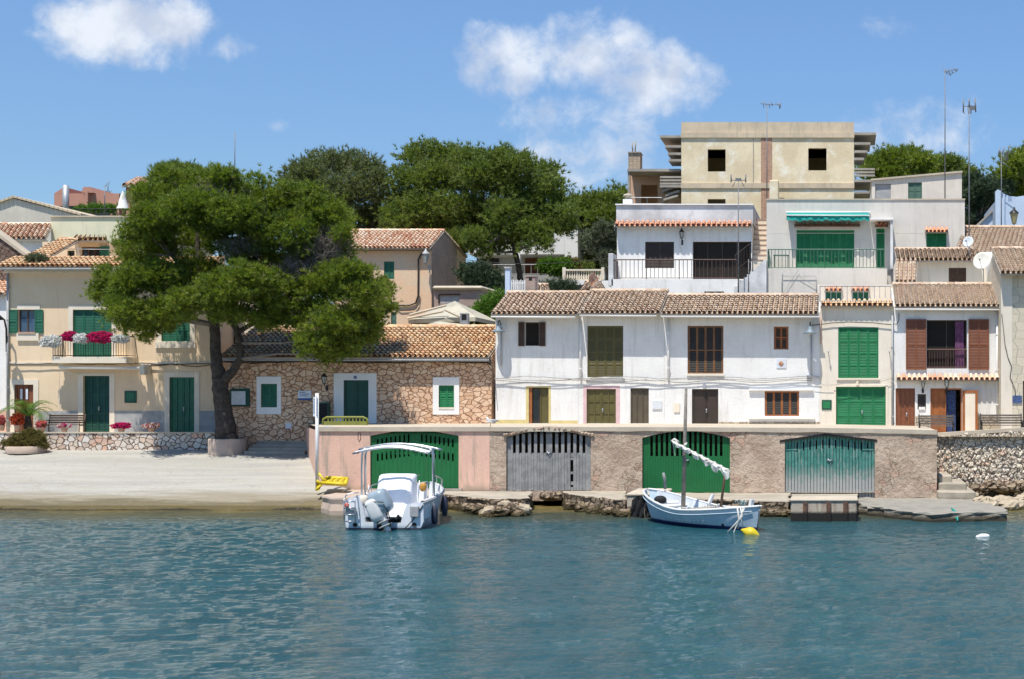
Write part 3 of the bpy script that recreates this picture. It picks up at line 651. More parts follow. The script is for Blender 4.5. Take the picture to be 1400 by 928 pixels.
# steps up to the stone house
t_ = thing('steps', 'worn concrete steps from the slipway up to the stone house', 'steps', (X(375, 70), 71, 1.9))
for i in range(4):
    g = MB(); xa, xb = X(338, 71) + i * .05, -25.9 + i * .0
    g.box(xa, xb + (-.02 if i else 0), 70.6 + i * .42, 72.6, 1.6, 2.02 + i * .15); g.build('step', 'raw_concrete', t_)
def arcz(a, px_, Y):
    """top of an arched opening (px0, px1, bottom, edge, middle) at pixel column px_"""
    u_ = (px_ - a[0]) / (a[1] - a[0]) * 2 - 1; return Z(a[4] + (a[3] - a[4]) * abs(u_) ** (a[5] if len(a) > 5 else 1.8), Y)
def arch_wall(parent, mat, px0, px1, Y, arches, zt, z0, rv=.35, name='wall'):
    m = MB(); br = {px0, px1}
    for a in arches: br |= {a[0] + (a[1] - a[0]) * i / 14 for i in range(15)}
    br |= {px0 + (px1 - px0) * i / 10 for i in range(11) if not any(a[0] < px0 + (px1 - px0) * i / 10 < a[1] for a in arches)}
    br = sorted(br)
    for p, q in zip(br, br[1:]):
        a = next((a for a in arches if a[0] - .01 < (p + q) / 2 < a[1]), None); xa, xb = X(p, Y), X(q, Y); ta, tb = zt(xa), zt(xb)
        if a:
            za, zb_ = arcz(a, p, Y), arcz(a, q, Y); zl = Z(a[2], Y)
            m.quad((xa, Y, za), (xb, Y, zb_), (xb, Y, tb), (xa, Y, ta)); m.quad((xa, Y, z0), (xb, Y, z0), (xb, Y, zl), (xa, Y, zl))
            m.quad((xa, Y, za), (xa, Y + rv, za), (xb, Y + rv, zb_), (xb, Y, zb_)); m.quad((xa, Y, zl), (xb, Y, zl), (xb, Y + rv, zl), (xa, Y + rv, zl))
        else: m.quad((xa, Y, z0), (xb, Y, z0), (xb, Y, tb), (xa, Y, ta))
    for a in arches:
        for p in a[:2]: m.quad((X(p, Y), Y, Z(a[2], Y)), (X(p, Y), Y + rv, Z(a[2], Y)), (X(p, Y), Y + rv, arcz(a, p, Y)), (X(p, Y), Y, arcz(a, p, Y)))
    # room behind
    xa, xb = X(px0, Y), X(px1, Y); yb = Y + 6
    m.quad((xa, yb, z0), (xb, yb, z0), (xb, yb, zt(xb) - .1), (xa, yb, zt(xa) - .1)); m.quad((xa, Y + .01, zt(xa) - .1), (xb, Y + .01, zt(xb) - .1), (xb, yb, zt(xb) - .1), (xa, yb, zt(xa) - .1))
    m.quad((xa, Y, z0), (xa, yb, z0), (xa, yb, zt(xa)), (xa, Y, zt(xa))); m.quad((xb, Y, z0), (xb, yb, z0), (xb, yb, zt(xb)), (xb, Y, zt(xb)))
    m.quad((xa, Y, .55), (xb, Y, .55), (xb, yb, .55), (xa, yb, .55))
    return m.build(name, mat, parent)
def plank_door(parent, a, Y, mat, n, style, y=.12, label=None, gap=.003):
    """double door of boards under an arch, a leaf each side; style sets its openings"""
    fr = None; zl = Z(a[2], Y)
    d = MB(); xL, xR = X(a[0], Y), X(a[1], Y)
    for k in range(2): d.box((xL, xR - .05)[k], (xL + .05, xR)[k], Y + y + .06, Y + y + .12, zl, arcz(a, a[k], Y) - .02)
    dr = d.build('door', mat, parent)
    if label: dr['label'] = label
    h = n // 2
    if style in ('weather', 'saw'): gap = .011
    for side in (0, 1):
        m = MB()
        for i in range(side * h, side * h + h):
            pa = a[0] + (a[1] - a[0]) * i / n; pb = a[0] + (a[1] - a[0]) * (i + 1) / n; pc = (pa + pb) / 2
            x0, x1 = X(pa, Y) + gap, X(pb, Y) - gap; zt = min(arcz(a, pa, Y), arcz(a, pb, Y)) - .02; dy = random.uniform(-.006, .006) if style in ('weather', 'saw') else 0; y0, y1 = Y + y + dy, Y + y + .045 + dy
            zm = zt
            zta, ztb = arcz(a, pa, Y) - .02, arcz(a, pb, Y) - .02
            def board(xa, xb, za, zb_, top=False):
                if top:
                    f = lambda x_: zta + (ztb - zta) * (x_ - x0) / (x1 - x0)
                    m.prism([(xa, za), (xb, za), (xb, f(xb)), (xa, f(xa))], y0, y1)
                else: m.box(xa, xb, y0, y1, za, zb_)
            w = x1 - x0
            if style == 'slots':            # two rows of long oval slots, one per board
                if i in (0, n - 1) : board(x0, x1, zl, 0, True); continue
                xs0, xs1 = x0 + w * .30, x1 - w * .26; zs = [(zt - .52, zt - .16), (zt - 1.12, zt - .76)] if True else []
                if h - 1 <= i <= h: zs = []
                if not zs: board(x0, x1, zl, 0, True); continue
                board(x0, xs0, zl, 0, True); board(xs1, x1, zl, 0, True); board(xs0, xs1, zs[0][1], 0, True)
                m.box(xs0, xs1, y0, y1, zs[1][1], zs[0][0]); m.box(xs0, xs1, y0, y1, zl, zs[1][0])
                q = (xs1 - xs0)
                for (za, zb_) in zs:
                    for (ze, sg) in ((za, 1), (zb_, -1)):
                        m.prism([(xs0, ze), (xs0 + q * .3, ze), (xs0, ze + sg * q * .5)], y0 + .002, y1 - .002); m.prism([(xs1, ze), (xs1 - q * .3, ze), (xs1, ze + sg * q * .5)], y0 + .002, y1 - .002)
            elif style == 'bars':           # every other board shortened: open bars above
                zb_ = zt - (1.0 if n > 26 else .78)
                zb_ = Z(a[3], Y) - (.78 if n > 26 else .78)
                if i % 2 == (1 if side == 0 else 0) and 1 < i < n - 2: board(x0, x1, zl, zb_)
                else: board(x0 - (.018 if n < 27 else .0), x1 + (.018 if n < 27 else 0), zl, 0, True)
            elif style == 'weather':        # grey bars, one board missing on the right
                zb_ = Z(a[3], Y) - .70
                if i == n - 7: 
                    for (c_, e_) in ((zl, zl + .16), (zl + .72, zl + .82), (zl + 1.32, zl + 1.42)): m.box(x0, x1, y0 + .02, y1 + .02, c_, e_)
                    continue
                if 2 <= i < n - 2 and i % 2 == (0 if side == 0 else 1): board(x0, x1, zl + random.uniform(0, .03), zb_ + random.uniform(-.03, .04))
                else: board(x0 - .012, x1 + .012, zl + random.uniform(0, .03), 0, True)
            else:                           # close boards with saw cuts at the top
                if 1 < i < n - 1 and i % 2: board(x0, x0 + w * .62, zl + random.uniform(0, .04), 0, True); m.box(x0 + w * .62, x1, y0 + .001, y1 - .001, zl, zt - .52); m.prism([(x0 + w * .62, zt - .14), (x1, zt - .14), (x1, ztb), (x0 + w * .62, zt)], y0 + .001, y1 - .001)
                else: board(x0, x1, zl + random.uniform(0, .04), 0, True)
        xl, xr = (xL + .06, (xL + xR) / 2 - .02) if side == 0 else ((xL + xR) / 2 + .02, xR - .06)
        for zz_ in ((zl + .25, zl + .40), (zl + 1.45, zl + 1.62)): m.box(xl, xr, Y + y + .052, Y + y + .09, *zz_)
        lf = m.build('leaf', mat, dr)
        hm = MB()
        for zz_ in ((zl + .3), (Z(a[3], Y) - .2 if style != 'saw' else Z(a[3], Y) - .42)):
            xa = xL if side == 0 else xR - .55
            hm.box(xa + .01, xa + .54, Y + y - .022, Y + y - .012, zz_ - .03, zz_ + .03)
        if style in ('saw',): hm.build('hinge', mat, dr)
    c = (xL + xR) / 2
    MB().box(c - .13, c + .12, Y + y - .045, Y + y - .015, zl + 1.62, zl + 1.67).tube([(c - .1, Y + y - .05, zl + 1.72), (c, Y + y - .08, zl + 1.60), (c + .12, Y + y - .05, zl + 1.70)], .014).build('latch', 'steel', dr)
    return dr
YB = 62.5
pink = thing('boathouse', 'pink rendered boathouse with a bright green slotted double door behind the motorboat', 'boathouse', (X(550, YB), YB, .6), 'boathouses along the quay')
A1 = (506, 627, 667, 595, 586, 1.35)
arch_wall(pink, 'pink_wall', 437, 669.4, YB, [A1], lambda x: 3.17, .2)
m = MB(); m.quad((X(437, YB), YB, -.4), (X(437, YB), YB, 3.17), (-26.35, 72, 3.17), (-26.35, 72, 1.6)); m.build('side_wall', 'pink_wall', pink)
MB().prismz([(X(436, YB) - .05, YB - .07), (X(669.4, YB), YB - .07), (X(669.4, YB), YB + .35), (X(437, YB) - .18, YB + .35)], 3.172, 3.36).build('coping', 'coping', pink)
plank_door(pink, A1, YB, 'door_green', 20, 'slots')
bx(pink, 'threshold', 'raw_concrete', 500, 667, 632, 671, YB, -.12, .3)
bx(pink, 'number_plate', 'sign_white', 443, 581.5, 453, 587.5, YB, -.015, -.002)
m = MB(); m.tube([P(489.5, 591, YB - .01), P(493, 591, YB - .01), P(493, 599, YB - .01), P(491, 603, YB - .01), P(489.5, 599, YB - .01), P(489.5, 591, YB - .01)], .012, 4); m.build('wall_ring', 'brown_iron', pink)
rough = thing('boathouse', 'long boathouse of crumbling old render with grey, green and peeling teal double doors', 'boathouse', (X(960, YB), YB, .6), 'boathouses along the quay')
A2 = (692, 808, 670.5, 597, 587.5); A3 = (878, 998, 681, 598, 588.5); A4 = (1073, 1196, 681, 600.5, 594.5, 1.2)
arch_wall(rough, 'old_render', 669.6, 1281, YB, [A2, A3, A4], lambda x: tz(x) - .17, .2)
pp = [(X(669.6, YB), YB - .08)]; m = MB(); xs_ = [X(669.6, YB)] + [X(669.6 + 611.6 * i / 26, YB) for i in range(1, 27)]
rnd = random.Random(4); oy = [rnd.uniform(-.02, .03) for _ in xs_]; oz = [rnd.uniform(-.03, .02) for _ in xs_]
for i in range(26):
    a, b_ = xs_[i], xs_[i + 1]; ya, yb = YB - .07 + oy[i], YB - .07 + oy[i + 1]; za, zb_ = tz(a) - .168, tz(b_) - .168; ta, tb = tz(a) + .01, tz(b_) + .01; k1, k2 = oz[i], oz[i + 1]
    m.add([(a, ya, za + k1), (b_, yb, zb_ + k2), (b_, yb, tb), (a, ya, ta), (a, YB + .4, ta), (b_, YB + .4, tb), (a, YB + .01, za), (b_, YB + .01, zb_)], [(0, 1, 2, 3), (3, 2, 5, 4), (0, 6, 7, 1)])
m.build('coping', 'coping', rough)
plank_door(rough, A2, YB, 'weathered_grey', 28, 'weather', label='weathered grey double door with open bars')
plank_door(rough, A3, YB, 'door_green', 34, 'bars', label='bright green double door with open bars along its arched top')
plank_door(rough, A4, YB, 'teal_peel', 28, 'saw', label='peeling teal double door')
m = MB(); m.prism([(X(1066, YB), Z(601, YB)), (X(1128, YB), Z(592, YB)), (X(1199, YB), Z(600, YB)), (X(1199, YB), Z(603, YB)), (X(1128, YB), Z(595, YB)), (X(1066, YB), Z(604, YB))], YB - .03, YB + .02); m.build('lintel', 'black', rough)
# rough lumps of mortar over the grey door arch
def lump(m, c, r, seed, e=.85, rr=0.0, nu=9, nv=6):
    rg = random.Random(seed); b = len(m.v); m.sup(c, r, e, nu, nv, Matrix.Rotation(rg.uniform(0, 3), 3, 'Z') @ Matrix.Rotation(rg.uniform(-.4, .4), 3, 'X'), rr)
    cache = {}
    for i in range(b, len(m.v)):
        k = tuple(round(q, 4) for q in m.v[i])
        if k not in cache: cache[k] = [rg.uniform(.78, 1.18) for _ in range(3)]
        m.v[i] = tuple(c[j] + (m.v[i][j] - c[j]) * cache[k][j] for j in range(3))
    for i in range(len(m.smooth) - nu * nv, len(m.smooth)): m.smooth[i] = False
m = MB()
for i in range(30):
    p = 690 + i * 4.1; zc = arcz(A2, min(807, max(693, p)), YB) + .10; lump(m, (X(p, YB), YB - .0, zc), (.13, .07, .075), 300 + i)
m.build('arch_edging', 'old_render', rough)
# pale plate left of the first door, gull on the wall end
# right-hand dry stone wall
def rwz(x): return lerp_tab([(4.1, 2.83), (8, 3.08), (20, 3.2)], x)
m = MB(); xs_ = [4.14 + i * .8 for i in range(22)]
for a, b_ in zip(xs_, xs_[1:]): m.quad((a, 66 - .0, -.4), (b_, 66, -.4), (b_, 66.25, rwz(b_)), (a, 66.25, rwz(a))); m.quad((a, 66.25, rwz(a)), (b_, 66.25, rwz(b_)), (b_, 66.7, rwz(b_)), (a, 66.7, rwz(a))); m.quad((a, 66.7, rwz(a)), (b_, 66.7, rwz(b_)), (b_, 66.7, 2), (a, 66.7, 2))
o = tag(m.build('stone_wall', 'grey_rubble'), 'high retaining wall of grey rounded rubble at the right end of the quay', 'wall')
m = MB()
for a, b_ in zip(xs_, xs_[1:]): m.add([(a, 66.18, rwz(a)), (b_, 66.18, rwz(b_)), (b_, 66.18, rwz(b_) + .16), (a, 66.18, rwz(a) + .16), (a, 66.75, rwz(a) + .16), (b_, 66.75, rwz(b_) + .16)], [(0, 1, 2, 3), (3, 2, 5, 4)])
m.build('coping', 'coping', o)
# real projecting stones in that wall
m = MB(); rg = random.Random(11)
for i in range(1900):
    x = rg.uniform(4.2, 9.6); f = rg.random(); zt_ = rwz(x) - .02; z = .1 + f * (zt_ - .1); y = 66 + .25 * (z + .4) / (zt_ + .42) - .012
    s = rg.uniform(.08, .17); lump(m, (x, y, z), (s, .055, s * rg.uniform(.6, .85)), 900 + i, .8, rg.random(), 7, 4)
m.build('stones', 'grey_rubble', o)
# quay ledges: rough-edged slabs
def ledge(name, mat, pts, z, label, cat, z0=-.9, jag=.09, seed=1, edge=None, mat2=None):
    rg = random.Random(seed); out = []
    for i, p in enumerate(pts):
        q = pts[(i + 1) % len(pts)]; d = math.dist(p, q); n = max(1, int(d / .35))
        for k in range(n):
            x = p[0] + (q[0] - p[0]) * k / n; y = p[1] + (q[1] - p[1]) * k / n
            jj = jag if y < 61.8 else 0; out.append((x + rg.uniform(-jj, jj), y + rg.uniform(-jj, jj)))
    n = len(out); m = MB(); lv = [(z0, 0), (z * .25, -.02), (z * .62, .05), (z * .9, 0), (z, .03)]; vs = []
    cx = sum(p[0] for p in out) / n; cy = sum(p[1] for p in out) / n
    for (zz_, ins) in lv:
        for (x, y) in out:
            d = math.hypot(x - cx, y - cy) + 1e-6; k = (ins + rg.uniform(-.5, .5) * jag) if y < 61.8 else 0
            vs.append((x - (x - cx) / d * k, y - (y - cy) / d * k, zz_ + (rg.uniform(-.25, .25) * jag if 0 < zz_ else 0)))
    fs = [(j * n + i, j * n + (i + 1) % n, (j + 1) * n + (i + 1) % n, (j + 1) * n + i) for j in range(len(lv) - 1) for i in range(n)]; m.add(vs, fs)
    o = m.build(name, mat2 or mat); top = MB(); top.add(vs[-n:], [tuple(range(n))]); top.build('top', mat, o); return tag(o, label, cat, 'quay ledges in front of the boathouses')
def q(px, Y): return (X(px, Y), Y)
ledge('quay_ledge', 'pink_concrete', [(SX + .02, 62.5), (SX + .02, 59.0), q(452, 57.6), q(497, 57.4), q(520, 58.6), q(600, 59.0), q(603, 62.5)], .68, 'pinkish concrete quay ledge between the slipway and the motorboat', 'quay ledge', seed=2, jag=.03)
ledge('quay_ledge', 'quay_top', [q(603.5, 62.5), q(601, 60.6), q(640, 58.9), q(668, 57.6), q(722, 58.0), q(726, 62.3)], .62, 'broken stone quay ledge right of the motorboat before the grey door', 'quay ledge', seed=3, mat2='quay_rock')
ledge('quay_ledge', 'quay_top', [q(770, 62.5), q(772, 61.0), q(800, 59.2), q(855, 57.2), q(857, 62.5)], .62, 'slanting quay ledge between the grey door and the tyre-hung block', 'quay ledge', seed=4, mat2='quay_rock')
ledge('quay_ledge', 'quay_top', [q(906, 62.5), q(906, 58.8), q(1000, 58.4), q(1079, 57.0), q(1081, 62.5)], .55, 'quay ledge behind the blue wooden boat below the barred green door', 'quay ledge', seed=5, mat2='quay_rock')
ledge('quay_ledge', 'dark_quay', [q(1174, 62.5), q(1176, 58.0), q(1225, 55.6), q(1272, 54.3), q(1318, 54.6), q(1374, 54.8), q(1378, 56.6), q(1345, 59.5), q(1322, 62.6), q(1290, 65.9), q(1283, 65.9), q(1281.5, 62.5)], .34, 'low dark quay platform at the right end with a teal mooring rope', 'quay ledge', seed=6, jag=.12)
def block(px0, px1, Yf, Yb_, z, mat, label, piles=()):
    m = MB(); m.bev(X(px0, Yf), X(px1, Yf), Yf, Yb_, -.9, z, .05); o = tag(m.build('quay_block', mat), label, 'quay block')
    MB().bev(X(px0, Yf) - .03, X(px1, Yf) + .03, Yf - .04, Yb_, z + .002, z + .10, .03).build('cap', 'coping', o)
    for p in piles: MB().bev(X(p, Yf) - .09, X(p, Yf) + .09, Yf - .07, Yf + .02, -.6, z - .03, .02).build('pile', 'rust_pile', o)
    return o
M('rust_pile', (.10, .06, .045), (.22, .12, .07), 5, .95, .5, 20, fade=(.28, .42, (.018, .017, .015), .12))
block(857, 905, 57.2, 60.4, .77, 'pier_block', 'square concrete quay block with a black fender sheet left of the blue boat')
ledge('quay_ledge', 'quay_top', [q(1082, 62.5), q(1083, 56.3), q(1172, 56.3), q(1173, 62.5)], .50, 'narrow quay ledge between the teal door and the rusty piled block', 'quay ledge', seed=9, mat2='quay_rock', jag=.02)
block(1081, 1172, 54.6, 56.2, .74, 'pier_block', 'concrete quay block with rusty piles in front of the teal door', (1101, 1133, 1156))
# steps beside the right wall
t_ = thing('steps', 'short rough stone steps down to the right quay platform', 'steps', (X(1292, 64), 64, .3))
for i, (a, b_, y0, y1, z) in enumerate([(1283, 1302, 63.2, 65.9, 1.25), (1283, 1322, 62.7, 65.9, .95), (1282.6, 1334, 61.6, 65.8, .66)]):
    MB().bev(X(a, y0), X(b_, y0), y0, y1, -.2, z, .05).build('step', 'quay_top', t_)
def rock(px, Y, z, r, seed, label, mat='quay_rock', sq=.6):
    m = MB(); lump(m, (X(px, Y), Y, z), (r, r * .9, r * sq), seed, .8, 0, 12, 8); tag(m.build('rock', mat), label, 'rock', 'rocks along the waterline')
M('pale_rock', (.50, .42, .30), (.36, .29, .20), 2.2, .9, .8, 8, fine=.15, fade=(-.02, .2, (.30, .24, .09), .2))
rg = random.Random(21)
for i, (px, Y, z, r) in enumerate([(668, 57.2, .10, .42), (684, 56.9, .16, .34), (700, 57.3, .30, .33), (716, 57.5, .24, .36), (652, 57.8, .22, .3), (641, 58.5, .2, .28), (690, 57.5, .42, .26), (710, 57.0, .06, .3), (664, 56.6, -.02, .30)]):
    rock(px, Y, z, r, 50 + i, 'jagged brown rock heaped under the broken ledge right of the motorboat', 'quay_rock' if i % 3 else 'pale_rock')
for i in range(26):
    px = 1326 + i * 3.6 + rg.uniform(-2, 2); rock(px, 61.5 + rg.uniform(-1.8, 3.3) + (0 if px > 1340 else 1.5), .12 + rg.uniform(-.1, .12), rg.uniform(.22, .42), 90 + i, 'pale sunlit rock at the foot of the grey rubble wall', 'pale_rock')
for i in range(9):
    px = 1330 + i * 8.5; rock(px, 65.5, .62 + rg.uniform(-.1, .1), rg.uniform(.26, .4), 130 + i, 'dark boulder lodged against the base of the rubble wall', 'quay_rock')
for i, (px, Y) in enumerate([(780, 60.3), (795, 59.3), (812, 58.5), (832, 57.8), (848, 57.0), (856, 56.8)]):
    rock(px, Y, .1, .30, 160 + i, 'weedy brown rock under the slanting ledge left of the tyre-hung block')
for i in range(8): rock(1010 + i * 9.3, 57.5 - i * .1, .08, .30, 180 + i, 'weedy brown rock under the ledge between the blue boat and the piled block')
for i in range(5): rock(745 + i * 6.2, 62.2, .42, .26, 200 + i, 'dark wet stone in the gap under the grey door')
# ------------------------------------------------------------------ houses
def run_for(Ye, ze, s, py_t):
    k = (YH - py_t) / F; return (k * Ye - (ze - H)) / (s - k)
def roofed(parent, Y, pxl, pxr, py_e, py_t, pitch=.36, over=.75, mat='tiles', **kw):
    """tile roof seen from its eave row up to its ridge; returns side profile for the wall and the roof"""
    Ye = Y - over; ze = Z(py_e, Ye); r = run_for(Ye, ze, pitch, py_t); yr, zr = Ye + r, ze + r * pitch
    o = tiles(parent, (X(pxl, Y), Ye, ze), (X(pxr, Y), Ye, ze), (X(pxr, Y), yr, zr), (X(pxl, Y), yr, zr), mat, **kw)
    zw = ze + over * pitch - .10
    return [(Y, zw), (yr, zr - .12), (yr + 4, zr - .12 - 4 * pitch)], o, zw
def gutter(parent, Y, pxl, pxr, z, over=.75, mat='white_paint', r=.05):
    MB().tube([(X(pxl, Y), Y - over + .06, z), (X(pxr, Y), Y - over + .06, z - .03)], r, 8).build('gutter', mat, parent)
def pypx(z, Y): return YH - (z - H) * F / Y
def box3(parent, name, mat, px0, px1, py0, py1, Y, Y1, b=0):
    x0, x1, z0, z1 = RC(px0, py0, px1, py1, Y); m = MB(); (m.bev(x0, x1, Y, Y1, z0, z1, b) if b else m.box(x0, x1, Y, Y1, z0, z1)); return m.build(name, mat, parent)
def pipe(parent, px, py0, py1, Y, mat='white_paint', r=.05, name='downpipe', off=.09):
    m = MB(); m.tube([(X(px, Y), Y - off, Z(py0, Y)), (X(px, Y), Y - off, Z(py1, Y))], r, 8)
    z = Z(py1, Y) + .6
    while z < Z(py0, Y): m.box(X(px, Y) - r - .015, X(px, Y) + r + .015, Y - off - r - .008, Y + .01, z - .02, z + .02); z += 1.7
    return m.build(name, mat, parent)
# --- beige house on the left (facade plane 75 m away)
Y = 75.0
h = thing('house', 'beige two-storey house with green shutters and a flowered balcony behind the pine', 'house', (X(150, Y), Y, 2.8))
prof, rf, zw = roofed(h, Y, 6, 299, 366, 354, .36, .75, 'tiles_ochre', ridge=False)
holes = [(25, 424, 48, 455), (100, 424, 153, 487), (221, 424, 260, 466), (20, 525, 46, 590), (114, 513, 150, 590), (171, 534, 187, 550), (232, 515, 266, 590)]
yr = prof[1][0]; zs_ = prof[1][1]
wall(h, 'peach_plaster', 9, pypx(zw, Y), 297, 594, Y, holes, prof=[(Y, zw), (yr, zs_), (yr + .2, zs_ - .3), (yr + 7, zs_ - .3)], zb=2.7)
gutter(h, Y, 6, 298, Z(366, Y - .75) - .06, .75, 'grey_pipe', .06)
bx(h, 'eave_cornice', 'cream_stone', 9, 369, 297, 374, Y, -.25, -.001)
# upper slope at the left, beside the sunk roof terrace
Ye = Y - .75; ze = Z(366, Ye); sl = .36
def onr(px, py, Ye=Ye, ze=ze, s=sl): r = run_for(Ye, ze, s, py); return (X(px, Ye + r), Ye + r, ze + r * s)
tiles(h, onr(9 + 25, 354), onr(62, 356), onr(108, 330), onr(82, 329), 'tiles_ochre', ridge=True, name='roof')
tiles(h, onr(99, 330), onr(148, 330), (X(146, 80.6), 80.6, Z(325, 80.6)), (X(105, 80.6), 80.6, Z(325, 80.6)), 'tiles_ochre', ridge=False, name='canopy')
wall(h, 'peach_plaster', 58, 331, 150, 366, 80.4, [(92, 343, 102, 356), (111, 338, 137, 356)], depth=3, name='attic_wall')
shutters(h, 'green_shutter', 137.5, 337.5, 149.5, 356, 80.3, n=1, rows=2, off=-.1, name='shutter', part='slats')
glazed(h, 'brown_paint', 111, 338, 137, 356, 80.4, n=3); glazed(h, 'dark_green', 92, 343, 102, 356, 80.4, n=1)
MB().tube([P(104, 331, 79.6), P(107.5, 356, 79.6)], .09, 4).build('post', 'cream_stone', h)
MB().tube([P(85, 341, 79), P(150, 341.5, 79)], .02, 5).build('rail', 'galvanised', h)
# windows and doors
w = glazed(h, 'brown_paint', 25, 424, 48, 455, Y, n=2, pane='glass_blue')
for a, b_ in ((12, 25), (48, 60)):
    m = MB(); x0, x1, z0, z1 = RC(a, 424, b_, 456, Y); leaf(m, x0 + .02, x1 - .02, z0, z1, Y - .07, 1, 2); m.build('shutter', 'green_shutter', w)
bx(h, 'lintel', 'cream_stone', 24, 417.5, 55, 423.8, Y, -.04, .001); bx(h, 'sill', 'cream_stone', 24, 456, 54, 465, Y, -.10, .001); bx(h, 'sill', 'terracotta', 26, 454.5, 50, 457, Y, -.14, .1)
surround(h, 'cream_stone', (94, 418, 159, 487), (100, 424, 153, 487), Y); shutters(h, 'green_shutter', 100, 424, 153, 487, Y, n=4, rows=2)
surround(h, 'cream_stone', (214, 419, 267, 475), (221, 424, 260, 466), Y); shutters(h, 'green_shutter', 221, 424, 260, 466, Y, n=2, rows=3, cols=2)
bx(h, 'sill', 'cream_stone', 213, 466.5, 268, 475, Y, -.10, .0)
surround(h, 'cream_stone', (13, 518, 53, 590), (20, 525, 46, 590), Y); w = shutters(h, 'red_brown', 20, 525, 46, 590, Y, n=1, rows=1, cols=3, solid=True, name='door', part='leaf')
for a in (28.5, 36): bx(w, 'pane', 'sign_white', a - 1.5, 531, a + 1.5, 545, Y, .045, .062)
surround(h, 'cream_stone', (107, 510, 157, 590), (114, 513, 150, 590), Y); w = shutters(h, 'dark_green', 114, 513, 150, 590, Y, n=2, rows=3, cols=2, off=.14, name='door', part='leaf', handle=True)
bx(h, 'vent', 'dark_green', 170.5, 533.5, 187, 550, Y, -.03, .05); bx(h, 'vent', 'green_shutter', 173.5, 536.5, 184, 547, Y, -.045, -.031)
surround(h, 'cream_stone', (225, 508, 273, 590), (232, 515, 266, 590), Y); shutters(h, 'green_shutter', 232, 515, 266, 590, Y, n=2, rows=4, cols=2, solid=True, name='door', part='leaf', handle=True)
for a, b_ in ((53.3, 106.7), (157.3, 224.7), (273.3, 294)): bx(h, 'dado', 'grey_dado', a, 561, b_, 592, Y, -.02, .001)
bx(h, 'string_course', 'cream_stone', 9, 494, 297, 496.5, Y, -.05, .001)
pipe(h, 12, 369, 590, Y, 'grey_pipe', .06)
pipe(h, 295.5, 560, 590, Y, 'grey_pipe', .04)
# balcony
bal = box3(h, 'balcony', 'cream_stone', 71, 173, 487, 495.5, Y - 1.0, Y + .0)
f0, f1 = X(72, Y - .95), X(172, Y - .95); zb = Z(487, Y - 1.0)
railing(bal, 'iron', [(f0, Y - .02, zb), (f0, Y - .92, zb), (f1, Y - .92, zb), (f1, Y - .02, zb)], 1.0, .125, .011)
aw = thing('awning', 'rolled white awning in a long cassette under the flowered balcony', 'awning', (X(140, Y), Y, Z(505, Y)))
MB().tube([P(82, 501.5, Y - .55), P(196, 502.5, Y - .55)], .085, 8).build('roller', 'white_paint', aw)
MB().bev(X(192, Y - .55), X(200, Y - .55), Y - .7, Y, Z(512, Y - .5), Z(497, Y - .5), .04).build('motor_box', 'cream_plaster', aw)
MB().tube([P(84, 502, Y - .5), P(96, 509.5, Y - .15), P(110, 511, Y - .1)], .02, 5).tube([P(81.5, 503, Y - .55), P(81.5, 566, Y - .35)], .010, 4).box(X(88, Y), X(90, Y), Y - .55, Y, Z(503, Y), Z(500, Y)).box(X(178, Y), X(180, Y), Y - .55, Y, Z(503, Y), Z(500, Y)).build('arm', 'white_paint', aw)
# --- narrow house behind the pine trunk
h = thing('house', 'narrow beige house with a dark wooden window hidden behind the pine trunk', 'house', (X(330, 77), 77, 2.5))
Y = 77.0
wall(h, 'cream_plaster', 303, 385, 372, 600, Y, [(309, 440, 322, 478)], depth=6); glazed(h, 'varnish_wood', 309, 440, 322, 478, Y, n=2)
tiles(h, (X(301, Y), Y - .4, Z(386, Y)), (X(374, Y), Y - .4, Z(386, Y)), (X(374, Y), Y + 4, Z(386, Y) + 1.6), (X(301, Y), Y + 4, Z(386, Y) + 1.6))
# --- stone house
Y = 72.0
h = thing('house', 'single-storey golden stone house with white-framed green windows and a barrel-tile roof', 'house', (X(500, Y), Y, 2.6))
prof, rf, zw = roofed(h, Y, 306, 671, 488.5, 449, .36, .5, 'tiles_ochre', sp=.25)
wall(h, 'golden_masonry', 312, pypx(zw, Y), 672, 600, Y, [(357, 524, 379, 556), (470, 519, 504, 578), (600, 526, 621, 556)], prof=prof, zb=2.0)
gutter(h, Y, 305, 671.5, Z(488.5, Y - .5) - .08, .5, 'grey_pipe', .06)
MB().box(X(306, Y), X(671.5, Y), Y - .42, Y - .02, Z(494, Y), Z(491.5, Y)).build('fascia', 'dark_brown', h)
surround(h, 'white_paint', (351, 514, 384.5, 565.5), (357, 524, 379, 556), Y); shutters(h, 'green_shutter', 357, 524, 379, 556, Y, n=2, rows=2)
surround(h, 'white_paint', (456.5, 509.5, 515, 578), (470, 519, 504, 578), Y, name='door_surround'); w = shutters(h, 'dark_green', 470, 519, 504, 578, Y, n=2, rows=3, name='door', part='leaf', solid=True)
bx(h, 'number_tile', 'sign_text', 484, 513, 488, 517, Y, -.045, -.036)
surround(h, 'white_paint', (592, 515, 628, 566), (600, 526, 621, 556), Y); w = shutters(h, 'bright_green', 600, 526, 621, 556, Y, n=2, rows=2)
bx(h, 'sill', 'cream_stone', 600, 556, 621, 558.5, Y, -.06, .1)
bx(h, 'grille', 'sign_white', 390.5, 577.5, 398.5, 585, Y, -.02, .001)
nb = thing('notice_board', 'green-framed notice board with pinned papers on the stone house', 'notice board', P(329, 555, Y - .1))
bx(nb, 'frame', 'dark_green', 315.5, 531, 342, 555, Y, -.12, -.001); bx(nb, 'backing', 'sign_white', 318, 534, 337, 552.5, Y, -.135, -.121)
